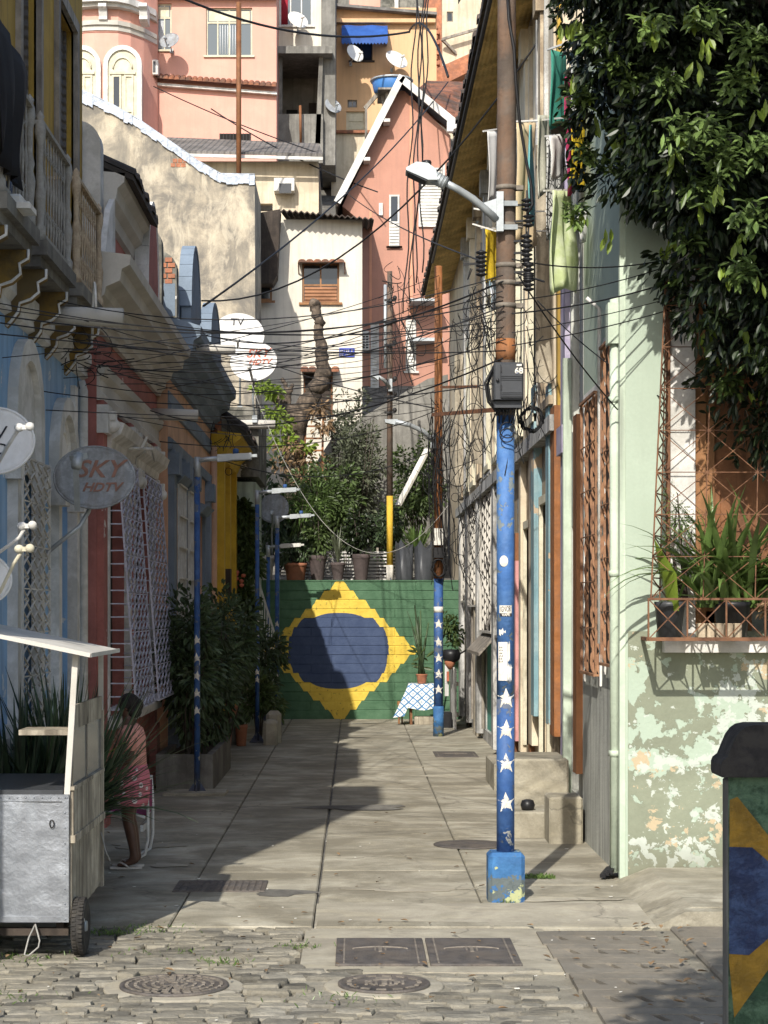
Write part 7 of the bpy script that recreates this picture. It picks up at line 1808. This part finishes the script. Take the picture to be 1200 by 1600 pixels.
# ------------------------------------------------------------------ dishes on the left fronts
def dish_arm(t,pts,head,mat='white_metal'):
    m=MB();m.tube(pts,.013,6);m.build('feed_arm',MA[mat],t)
    m=MB();h=Vector(head);m.ball(h,.035,.035,.03,10,7);m.ball(h+Vector((.075,-.02,.005)),.032,.03,.03,10,7);m.bar(h,h+Vector((.08,-.02,.0)),.03);m.build('receiver',MA[mat],t)
dish('satellite_dish','grey worn dish with brown lettering on a bent pipe from the blue house',P(148,747,17.5),.365,(.05,-1,.12),mat='dish_grey',text=[('SKY',.03,.075,.22,.35,'logo_brown'),('HDTV',.06,-.09,.115,.35,'logo_brown')],mount=[P(138,800,17.6),P(125,822,17.5),P(68,868,17.5)],flat=.78,arm=False)
t_=[o for o in bpy.data.objects if o.name.startswith('satellite_dish') and o.get('label','').startswith('grey worn')][0]
m=MB();m.bar(P(121,797,17.2),P(118,722,16.95),.05,.03);m.build('feed_arm',MA['galv'],t_)
m=MB();m.tube([P(119,730,16.95),P(122,712,17.05)],[.045,.05],10);m.bar(P(112,716,17.0),P(133,712,17.1),.07,.05);m.build('receiver',MA['galv'],t_)
m=MB();m.bar(P(62,868,17.5),P(62,855,17.4),.07,.06);m.build('wall_clamp',MA['black_iron'],t_)
t1=dish('satellite_dish','white half sunlit dish with black letters at the left picture edge',P(-10,690,13.6),.285,(.12,-1,.2),text=[('TV',.0,.06,.13,.1,'ink'),('HD',.0,-.06,.12,.1,'ink')],mount=[P(-10,760,13.9),P(-40,800,14.2)],flat=.85,arm=False)
dish_arm(t1,[P(-20,755,13.5),P(10,700,13.1),P(28,672,12.95)],P(30,668,12.93))
t1=dish('satellite_dish','white dish at the left edge with its double receiver arm above the cart, upper one',P(-62,868,13.2),.25,(.5,-1,.35),mount=[P(-70,900,13.5)],arm=False)
dish_arm(t1,[P(-70,905,13.1),P(0,862,12.95),P(30,840,12.9),P(38,826,12.9)],P(34,822,12.9))
t1=dish('satellite_dish','white dish at the left edge directly above the cart, lower one',P(-32,905,13.0),.21,(.35,-1,.3),mount=[P(-50,930,13.4)],arm=False,mat='dish_white')
dish_arm(t1,[P(-20,945,12.95),P(0,925,12.9),P(22,880,12.85),P(32,864,12.8)],P(30,858,12.8),'cream_frame')
dish('satellite_dish','white dish with red lettering on the tiled roof, sunlit before the white house',P(397,566,38),.465,(-.15,-1,.15),text=[('SKY',.07,.17,.24,.35,'logo_red'),('HDTV',.11,-.0,.15,.35,'logo_red')],mount=[P(395,620,38.2),P(398,655,38.3)],flat=.84)
dish('satellite_dish','larger pale dish with black letters standing behind the red lettered one',P(372,525,39.2),.53,(.05,-1,.15),text=[('TV',-.02,.28,.20,.05,'ink')],mount=[P(375,560,39.4),P(375,640,39.5)],flat=.86)
dish('satellite_dish','grey shaded dish behind the second lamp post on the terrace',P(428,795,41.3),.32,(-.1,-1,.2),mat='dish_grey',mount=[P(425,830,41.6),P(425,880,41.6)],flat=1.0)
# ------------------------------------------------------------------ laundry on the right
A('cl_teal',(.05,.27,.20),.85,.1,6,bump=.1);A('cl_yellow',(.70,.50,.03),.85,.1,8,stain=((.4,.25,.02),.5,30),bump=.1);A('cl_maroon',(.32,.03,.09),.85,.1,6,bump=.1)
A('cl_lace',(.62,.60,.50),.85,.1,9,stain=((.42,.45,.33),.5,20),bump=.2);A('cl_green',(.52,.60,.30),.85,.1,4,stain=((.66,.70,.52),.6,6),bump=.1);A('cl_floral',(.62,.64,.68),.85,.1,9,stain=((.12,.25,.33),.9,14),bump=.1)
A('cl_cream',(.64,.50,.31),.85,.1,6,streak=((.45,.33,.2),.5),bump=.1);A('cl_print',(.62,.62,.6),.85,.1,9,bump=.1);A('cl_aqua',(.18,.46,.45),.85,.1,9,bump=.1);A('cl_black',(.03,.03,.032),.85,.1,9,bump=.1)
def hang(px0,px1,py0,py1,d,mat,label,dd=.35,**kw):
    a,b_=P(px0,py0,d),P(px1,py0+kw.pop('tilt',0),d+dd);return cloth('hanging_cloth',MA[mat] if isinstance(mat,str) else mat,label,[a,b_],(py1-py0)/FX*d,kw.pop('cols',8),kw.pop('rows',12),kw.pop('fold',.02),kw.pop('taper',0),None,'laundry',kw.pop('waves',2))
hp=mk('hex_print',(.60,.60,.57),.85,.1,9,bump=.1);N,L=nt(hp);b=[n for n in N if n.type=='BSDF_PRINCIPLED'][0];tc=[n for n in N if n.type=='TEX_COORD'][0]
vo=N.new('ShaderNodeTexVoronoi');vo.feature='DISTANCE_TO_EDGE';vo.inputs['Scale'].default_value=16;L.new(tc.outputs['Object'],vo.inputs['Vector'])
c=pmix(pma('LESS_THAN',vo.outputs['Distance'],.06),[l for l in L if l.to_socket==b.inputs['Base Color']][0].from_socket,(.02,.02,.022));L.new(c,b.inputs['Base Color'])
hang(762,784,205,316,21,'cloth_white','long white cloth left of the near rusty pole',taper=.2)
hang(757,779,358,440,21.5,'cl_yellow','long yellow cloth left of the near rusty pole')
hang(766,779,438,482,21.6,'cl_floral','blue flowered white rag under the long yellow cloth')
hang(807,836,192,384,20.5,'cl_cream','cream curtain hanging right of the near rusty pole',fold=.03,waves=3)
hang(825,831,195,350,20.3,'cl_aqua','thin aqua strip of cloth over the cream curtain',cols=3)
hang(838,860,180,305,19.6,'cl_lace','lacy white blouse on the clothes rack',taper=.1)
hang(860,884,78,196,19.3,'cl_teal','teal green shirt high on the clothes rack',taper=-.3,tilt=6)
hang(884,898,120,300,19.1,'cl_maroon','maroon cloth beside the yellow dotted one',taper=.2)
hang(893,912,188,292,18.9,'cl_yellow','yellow dotted skirt on the clothes rack',taper=-.2)
hang(892,906,60,190,18.8,'cl_print','white printed shirt near the tree leaves',taper=.1)
hang(860,882,212,278,19.2,'cloth_white','white shorts on the clothes rack',taper=-.15)
hang(852,876,215,369,19.5,hp,'black and white honeycomb printed cloth on the rack',dd=.3)
hang(876,880,240,366,19.3,'cl_black','dark edge cloth next to the honeycomb print',cols=3)
hang(858,893,298,455,19.0,'cl_green','pale green sheet below the clothes rack',fold=.05,waves=2,dd=.5)
hang(903,918,330,378,18.6,'cloth_white','small white cloth under the tree leaves',taper=.3)
rk=T('clothes_rack','thin white clothes rack rods sticking out of the upper right windows','clothes rack',P(850,190,19.6))
m=MB()
for a,b_ in(((805,190,20.6),(845,188,20.4)),((845,188,19.8),(915,180,18.6)),((852,213,19.6),(886,210,19.2)),((855,78,19.4),(912,58,18.6)),((850,298,19.1),(900,296,19.5)),((740,326,21.4),(775,331,21.4)),((738,350,21.4),(778,362,21.4)),((755,205,21),(790,200,21.3)),((752,356,21.5),(790,358,21.8))):
    m.bar(P(*a),P(*b_),.018);e=P(*b_);m.bar(e,(XF+.05,e.y+.2,e.z+.05),.016);m.build('rod',MA['white_metal'],rk);m=MB()
# ------------------------------------------------------------------ cables
NC=[0]
def sagline(a,b_,sag,n=16,wob=.0):
    a,b_=Vector(a),Vector(b_);pts=[]
    for i in range(n+1):
        t=i/n;p=a.lerp(b_,t);p.z-=sag*4*t*(1-t);pts.append(p+Vector((0,0,U(-wob,wob))))
    return pts
CL='thin black overhead cable strung across the alley between houses and poles'
def cable(a,b_,sag=.1,r=.007,label=CL,mat='cable',group='overhead cables across the alley',wob=0):
    m=MB();m.tube(sagline(P(*a),P(*b_),sag,16,wob),r,5);tag(m.build('overhead_cable',MA[mat],None,m.base()),label,'cable',group)
near=[((-30,468,13.5),(786,500,15.2),.18),((-30,478,13.5),(786,512,15.2),.12),((-30,488,13.8),(786,470,15.2),.2),((-30,500,14),(790,548,15.2),.1),((-20,520,14),(685,545,35.2),.15),
((120,560,20),(786,520,15.2),.12),((135,600,20.3),(790,530,15.2),.25),((150,540,20.5),(609,520,42),.2),((160,480,20.5),(785,455,15.2),.3),((200,590,22),(685,600,35.3),.2),((165,645,20.5),(609,640,42),.4),
((230,640,25),(785,560,15.2),.35),((240,610,26),(685,470,35.3),.2),((120,575,20),(685,500,35.3),.3),((280,550,27),(609,548,42),.05),((290,520,28),(685,548,35.3),.1),((250,690,25.5),(685,640,35.3),.3),((330,650,34),(609,600,42),.2),
((350,720,34),(685,700,35.3),.4),((310,520,28),(785,440,15.2),.3),((90,470,16.5),(786,430,15.2),.25),((130,500,17),(680,520,35.3),.5),((345,640,34),(680,580,35.3),.25),((390,600,38),(680,560,35.3),.2),((400,640,38),(680,610,35.3),.3)]
for k_ in range(16):near.append(((U(-30,160),U(480,680),U(14.5,20)),(R.choice((788,686,686,610)),U(430,640),None),U(.1,.35)))
near=[(a,(b_[0],b_[1],b_[2] or {788:15.2,686:35.3,610:42}[b_[0]]),s) for a,b_,s in near]
for a,b_,s in near:cable(a,b_,s,U(.0035,.0065)*(1 if a[2]<25 else 1.6))
# right-hand side lines to the green house
for a,b_ in(((800,405,15.2),(1045,405,16.3)),((805,470,15.2),(1075,405,16.3)),((800,490,15.2),(1080,430,16.3)),((800,520,15.2),(1085,455,16.3)),((800,540,15.2),(1060,480,16.3)),((840,470,18),(1040,625,16.3)),((810,430,15.2),(965,640,16.4))):
    cable(a,b_,U(.02,.08),U(.004,.007),'black cable running from the near rusty pole to the green corner house','cable','cables to the green house')
for a,b_,s,r,l in(((315,470,28),(850,50,24),.9,.013,'thick black cable climbing diagonally from the slate cornice to the upper right'),((318,478,28),(700,128,58),.4,.018,'thick black cable sagging up to the gabled roof ridge'),
 ((280,-5,50),(640,50,60),.5,.035,'long black cable crossing the top of the picture before the pink house'),((640,48,60),(700,120,40),-.6,.03,'curled end of the long black cable above the gable'),
 ((540,300,54),(850,440,20),.2,.012,'grey black wire falling from the gabled house to the near pole'),((330,170,62),(590,300,54),.2,.02,'thin wire across the pink wall to the gabled house'),((240,135,62),(500,240,57),.1,.018,'thin wire over the pink wall to the annex roof'),((400,560,49),(690,640,35.5),.1,.012,'wire from the white house to the far rusty pole')):
    cable(a,b_,s,r,l,'cable',None)
for k,(xa,xb) in enumerate(((650,632),(660,640),(666,645),(672,648),(655,660))):
    m=MB();d=34;pts=[P(xa+(xb-xa)*i/20+3*sin(i*.9+k),-20+i*(25.5-k*.8),d) for i in range(21)];m.tube(pts,.013,5);tag(m.build('hanging_cable',MA['cable'],None,m.base()),'black cable hanging straight down in front of the gabled house','cable','hanging cables before the gable')
m=MB();m.tube(sagline(P(393,600,37.5),P(700,790,35),1.9,24),.006,5);m.thing('pale_rope',MA['cable_grey'],'pale sagging rope from the roof dish down across the alley','rope')
m=MB();m.tube(sagline(P(150,480,17),P(144,530,17.5),-.35,12),.012,5);m.thing('white_conduit',MA['white_metal'],'short white hose looping under the ochre balcony','hose')
m=MB();m.tube([P(200,700,22),P(238,702,22.5),P(242,720,23)],.018,6);m.bar(P(222,700,22.2),P(230,682,22.2),.03);m.thing('antenna_arm',MA['white_metal'],'thin white arm with black clip on the red house','bracket')
# tangles of loose wire round the poles (nobody could count these)
def tangle(name,c,r,n,label,rad=.006,loops=True):
    m=MB();c=Vector(c)
    for i in range(n):
        a=c+Vector((U(-1,1)*r[0],U(-1,1)*r[1],U(-.2,1)*r[2]));b_=a+Vector((U(-.7,.7)*r[0],U(-.6,.6)*r[1],-U(.1,1.1)*r[2]))
        if i%4==0:b_=a+Vector((U(-1.6,1.6)*r[0],U(-1,1)*r[1],U(-.15,.15)*r[2]))
        sg=U(.02,.22)*r[2];o=U(-.5,.5)*r[0];pts=[]
        for k in range(11):
            t_=k/10;p=a.lerp(b_,t_);q=4*t_*(1-t_);p+=Vector((o*q,0,-sg*q*(1 if i%4==0 else .2)));pts.append(p)
        m.tube(pts,rad*U(.5,1.15),4,False)
    if loops:
        for i in range(max(1,n//12)):
            q=c+Vector((U(-1,1)*r[0]*.6,U(-.6,.6)*r[1]-.05,U(-1,1)*r[2]));a0=U(.05,.09)*max(1,r[0]*2)
            m.tube([q+Vector((a0*cos(t_)+U(-.004,.004),U(-.01,.01),a0*1.1*sin(t_)-.02)) for t_ in [2*pi*k/16 for k in range(17)]],rad*.8,4,False)
    o=m.struct(name,MA['cable'],'stuff');tag(o,label,'cable tangle');return o
tangle('cable_tangle',P(757,505,15.4),(.12,.12,.42),46,'dense tangle of black wires on the near pole above the junction box',.0042)
tangle('cable_tangle',P(818,600,15.4),(.14,.12,.6),34,'wires hanging in loops right of the junction box',.004)
tangle('cable_tangle',P(740,650,22),(.25,.4,1.3),36,'loose wires drooping along the right houses behind the near pole',.0055)
tangle('cable_tangle',P(718,800,28),(.35,.6,1.4),40,'loose wires hanging above the right doors beyond the near pole',.006)
tangle('cable_tangle',P(684,760,35.2),(.22,.25,1.7),44,'tangle of wires round the far rusty pole',.009)
tangle('cable_tangle',P(625,520,41.8),(.4,.2,1.6),36,'wires bunched on the terrace pole',.010)
tangle('cable_tangle',P(118,555,19),(.3,.4,.3),24,'wire tangle below the balconies on the blue wall',.006)
tangle('cable_tangle',P(345,690,34),(.25,.4,.5),18,'wires bunched under the dark tiled eave',.008)
m=MB()
c=P(831,655,15.6)
for k in range(7):m.tube([c+Vector(((.085+U(-.02,.02))*cos(a),U(-.02,.02),(.095+U(-.02,.02))*sin(a))) for a in [2*pi*i/22 for i in range(23)]],.006,5,False)
m.thing('cable_coil',MA['cable'],'coil of spare black cable right below the junction box','cable coil')
m=MB()
for q,rr in((P(793,672,15.2),.062),(P(792,680,15.2),.055)):m.tube([q+Vector((rr*cos(a),0,rr*sin(a))) for a in [2*pi*i/22 for i in range(23)]],.005,5,False)
m.thing('cable_coil',MA['cable'],'two loops of thin cable hanging on the blue part of the near pole','cable coil')
m=MB();m.tube([P(792,-20,15.2),P(795,30,15.15),P(803,75,15.1),P(806,130,15.1),P(812,190,15.15),P(822,250,15.2),P(830,290,15.2),P(832,320,15.2),P(824,334,15.2)],.013,6);m.thing('feeder_cable',MA['cable'],'thick black feeder cable bending round the top of the near rusty pole','cable')
m=MB();m.tube([P(771,578,15.1),P(762,600,15.1),P(766,625,15.1),P(778,640,15.15),P(795,644,15.2)],.012,6);m.tube([P(772,572,15.1),P(758,598,15.05),P(763,628,15.1),P(780,648,15.15)],.011,6);m.thing('feeder_cable',MA['cable'],'pair of thick cables curving under the junction box','cable')
rods=T('wall_bracket','rusty horizontal rod bracket sticking out of the right row toward the alley','bracket',P(730,645,28))
for a_,b_,w_ in((P(677,648,29),P(778,640,22),.05),(P(690,605,30),P(745,604,26),.04)):
    m=MB();m.bar(a_,b_,w_);m.build('rod',MA['rust'],rods)
# ------------------------------------------------------------------ small ground things
m=MB()
for i in range(240):
    c=Vector((1.55+U(-.16,.16),16.55+U(-.06,.06),.0));leaf(m,c,(U(-1,1),U(-1,1),U(.2,1)),U(.03,.06),.012)
m.thing('weed_tuft',LF_STRAP,'small green weed tuft at the foot of the green house pipe','weed')
m=MB()
for k in range(3):m.bar((2.12+k*.03,16.45,.03+k*.018),(2.22+k*.03,16.75,.06+k*.018),.05,.03)
m.thing('black_scrap',MA['black_plastic'],'crumpled black rubber scrap beside the green house drain pipe','scrap')
m=MB();m.lathe([(.06,0),(.075,.05),(.06,.1),(.03,.11),(0,.11)],(1.77,19.7,.26),10);m.thing('black_pot',MA['black_plastic'],'small black lump sitting on the lower door step','bag')
m=MB()
for i in range(150):
    x,y=U(-2.8,3),U(9.5,14.2) if i<110 else U(14,22);a=U(0,6.3);s=U(.02,.05);leaf(m,(x,y,.012),(cos(a),sin(a),U(.0,.25)),s*1.5,s*.7,Vector((0,0,1)))
for i in range(60):
    x,y=U(1.9,2.8),U(10,14.3);a=U(0,6.3);s=U(.03,.06);leaf(m,(x,y,.02),(cos(a),sin(a),U(.0,.3)),s*1.5,s*.7,Vector((0,0,1)))
o=m.struct('fallen_leaves',LF_DRY,'stuff');tag(o,'dry fallen leaves and bits scattered over the cobbles','leaves')
m=MB()
for (cx_,cy_,n,sp) in ((-1.75,13.75,160,.2),(-1.5,13.9,120,.25),(-2.35,12.75,150,.35),(-2.6,12.3,90,.2),(-.9,12.6,60,.15),(-.4,13.2,60,.15),(-2.2,11.5,80,.3),(-2.4,10.9,80,.3),(-1.2,13.0,60,.3),(1.2,15.2,60,.06),(-.1,11.4,40,.3)):
    for i in range(n):leaf(m,(cx_+R.gauss(0,sp*.6),cy_+R.gauss(0,sp*.4),-.015),(U(-1,1),U(-1,1),U(.3,1.2)),U(.02,.055),.008)
o=m.struct('street_grass',LF_STRAP,'stuff');tag(o,'grass and moss growing between the cobbles','grass')
m=MB()
for i in range(46):
    x,y=U(-2.4,2.2),U(10.5,20);s=U(.008,.03);m.prism([(x,y,.004),(x+s,y+U(0,s),.004),(x+s*U(.3,1),y+s,.004),(x-s*.2,y+s*.6,.004)],(0,0,.004))
o=m.struct('paper_scraps',MA['paper'],'stuff');tag(o,'tiny pale paper scraps scattered on the pavement','litter')
m=MB();m.prism([(-2.33,11.15,.0),(-2.2,11.1,.0),(-2.18,11.2,.0),(-2.3,11.25,0)],(0,0,.02));m.thing('crushed_cup',MA['star_white'],'flattened white cup on the cobbles at lower left','litter')
# ------------------------------------------------------------------ big tree, upper right
t=T('street_tree','large street tree with shade-darkened leaves overhanging from the right with pale hanging young leaves','tree',(3.7,7.6,0))
m=MB();gnarl(m,[(3.7,7.6,-.1),(3.7,7.7,1.8),(3.65,8.0,3.4),(3.55,8.4,4.6)],[.28,.22,.2,.17])
gnarl(m,[(3.55,8.4,4.5),(3.7,10.5,6.4),(3.8,12.6,7.2),(3.6,14.4,7.0)],[.14,.11,.09,.05]);gnarl(m,[(3.55,8.4,4.5),(4.1,11,5.2),(4.4,13.5,5.0),(4.2,15.2,4.8)],[.13,.10,.07,.03]);gnarl(m,[(3.55,8.4,4.6),(2.7,6.6,5.6),(1.6,4.8,5.3),(1.0,3.9,5.0)],[.13,.1,.06,.03]);gnarl(m,[(3.6,14.4,7.0),(2.9,15.0,7.0),(2.2,15.4,7.1)],[.04,.03,.015]);m.build('trunk',MA['bark_dark'],t)
LF_LIT=leafmat('leaf_lit',(.12,.18,.05),.2,rough=.4)  # lit copy of the crown leaf, sunlight put into its colour
m=MB();m2=MB()
outline=[(868,0),(878,40),(893,95),(897,130),(885,190),(897,245),(902,300),(896,330),(915,352),(958,356),(970,372),(985,392),(1008,412),(1038,424),(1042,455),(1032,478),(1052,520),(1080,540),(1098,575),(1072,592),(1092,640),(1128,668),(1120,700),(1150,735),(1190,765),(1215,800)]
def edge_x(py):
    for (xa,ya_),(xb,yb_) in zip(outline,outline[1:]):
        if ya_<=py<=yb_:return xa+(xb-xa)*(py-ya_)/(yb_-ya_)
    return 872 if py<0 else 1260
def nearest_ok(px,py,mg=14):
    d=14.2
    while d<16.15 and not shadow_ok(P(px,py,d),mg):d+=.1
    return P(px,py,d)
def shadow_ok(p,mg):
    # where this bough's shade lands on the green house front: only where the crown itself hides the wall
    dy=16.4-p.y;x_=p.x+.25*dy;z_=p.z-.773*dy
    return 955-(z_-2.3)*183<800 and 555+x_*183>edge_x(955-(z_-2.3)*183)+mg
cl_=[];tries=0
while len(cl_)<540 and tries<60000:
    tries+=1
    py=U(-190,800);px=U(850,1360);d=U(14.5,16.15)
    if px<edge_x(py)+16+abs(R.gauss(0,10)):continue
    p=P(px,py,d)
    if not shadow_ok(p,4):continue
    cl_.append((p,.15+U(0,.11)))
for c,r in cl_:
    for i in range(62):
        o=sph();p=c+Vector((o.x,o.y*.8,o.z))*r*1.2;dd=(o*.8+Vector((U(-.3,.3),-.25,-.45))).normalized();leaf(m,p,dd,U(.07,.13),U(.032,.052),None,.15,.12)
for i in range(110):
    py=U(-20,790);px=edge_x(py)+U(-6,30);d=U(15.6,16.25);p=P(px,py,d)
    if not shadow_ok(p,-14):continue
    for k in range(9):leaf(m,p+sph()*.08,Vector((U(-1,.5),U(-.6,.2),U(-1,.3))),U(.07,.12),U(.03,.045),None,.15,.1)
# boughs nearer the street, above the picture: their shade falls on the lower boughs
n_=0;tries=0
while n_<460 and tries<200000:
    tries+=1
    y=U(7.5,15.6);zt_=2.3+955/FX*y+.3;c=Vector((U(.9,6.2),y,zt_+U(.0,3.4)))
    if not shadow_ok(c,70):continue
    n_+=1
    for k in range(40):
        o=sph();leaf(m,c+o*.34,(o+Vector((0,0,-.4))).normalized(),U(.10,.17),U(.05,.08),None,.15,.1)
# unseen boughs added over and behind the viewer to shade the painted pillar
for i in range(250):
    y=U(2.6,5.2);c=Vector((U(.1,2.2)+.25*(y-4.2),y,max(2.3+.3185*y+.45,U(3.6,6.2))))
    for k in range(46):
        o=sph();leaf(m,c+o*.28,(o+Vector((0,0,-.4))).normalized(),U(.10,.17),U(.05,.08),None,.15,.1)
for i in range(260):
    y=U(-4,2.8);c=Vector((U(-.2,4.2),y,U(4.0,5.8)))
    for k in range(30):
        o=sph();leaf(m,c+o*.36,(o+Vector((0,0,-.4))).normalized(),U(.14,.22),U(.07,.11),None,.15,.1)
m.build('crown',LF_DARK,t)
for px,py,k_ in((900,38,5),(1012,22,5),(1018,48,4),(1080,18,5),(1107,68,3),(1102,62,3),(1182,108,4),(1190,165,4),(1064,198,3),(1088,95,3),(912,150,4),(904,118,3),(932,186,4),(962,212,3),(1120,298,4),(1092,318,4),(1040,382,3),(1148,372,4),(1050,375,3),(1135,415,3),(1192,438,3),(905,335,5),(955,365,4),(1112,520,5),(1108,540,3),(968,205,2),(885,45,3),(1060,240,3),(1160,520,3),(1175,610,2)):
    p=nearest_ok(px,py)
    for k in range(k_):
        leaf(m2,p+Vector((U(-.06,.06),U(-.03,.03),U(-.05,.05))),Vector((U(-.45,.45),U(-.3,.1),-1)),U(.10,.165),U(.036,.055),Vector((U(-.5,.5),-1,.2)),.12,.0)
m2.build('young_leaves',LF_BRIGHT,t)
m3=MB()
for px,py,r in((1068,205,.16),(1110,215,.2),(1060,285,.16),(1130,250,.15),(900,332,.10),(908,150,.10),(1172,70,.16),(1150,130,.13),(1095,300,.14),(1020,40,.12),(960,100,.10),(1080,370,.12),(1170,340,.14),(950,250,.10),(1000,330,.10),(1110,500,.10),(930,60,.1),(985,130,.1),(1040,130,.1),(1180,230,.13),(1160,420,.12),(1060,430,.08),(1190,560,.12),(915,240,.08),(1100,30,.12),(1140,600,.1)):
    c=nearest_ok(px,py)
    for i in range(int(r*600)):
        o=sph();leaf(m3,c+o*r,(Vector((U(-1,1),U(-.9,.1),U(-.9,.5)))).normalized(),U(.07,.13),U(.03,.046),Vector((U(-.4,.4),-.6,.8)),.15,.08)
m3.build('lit_sprays',LF_LIT,t)
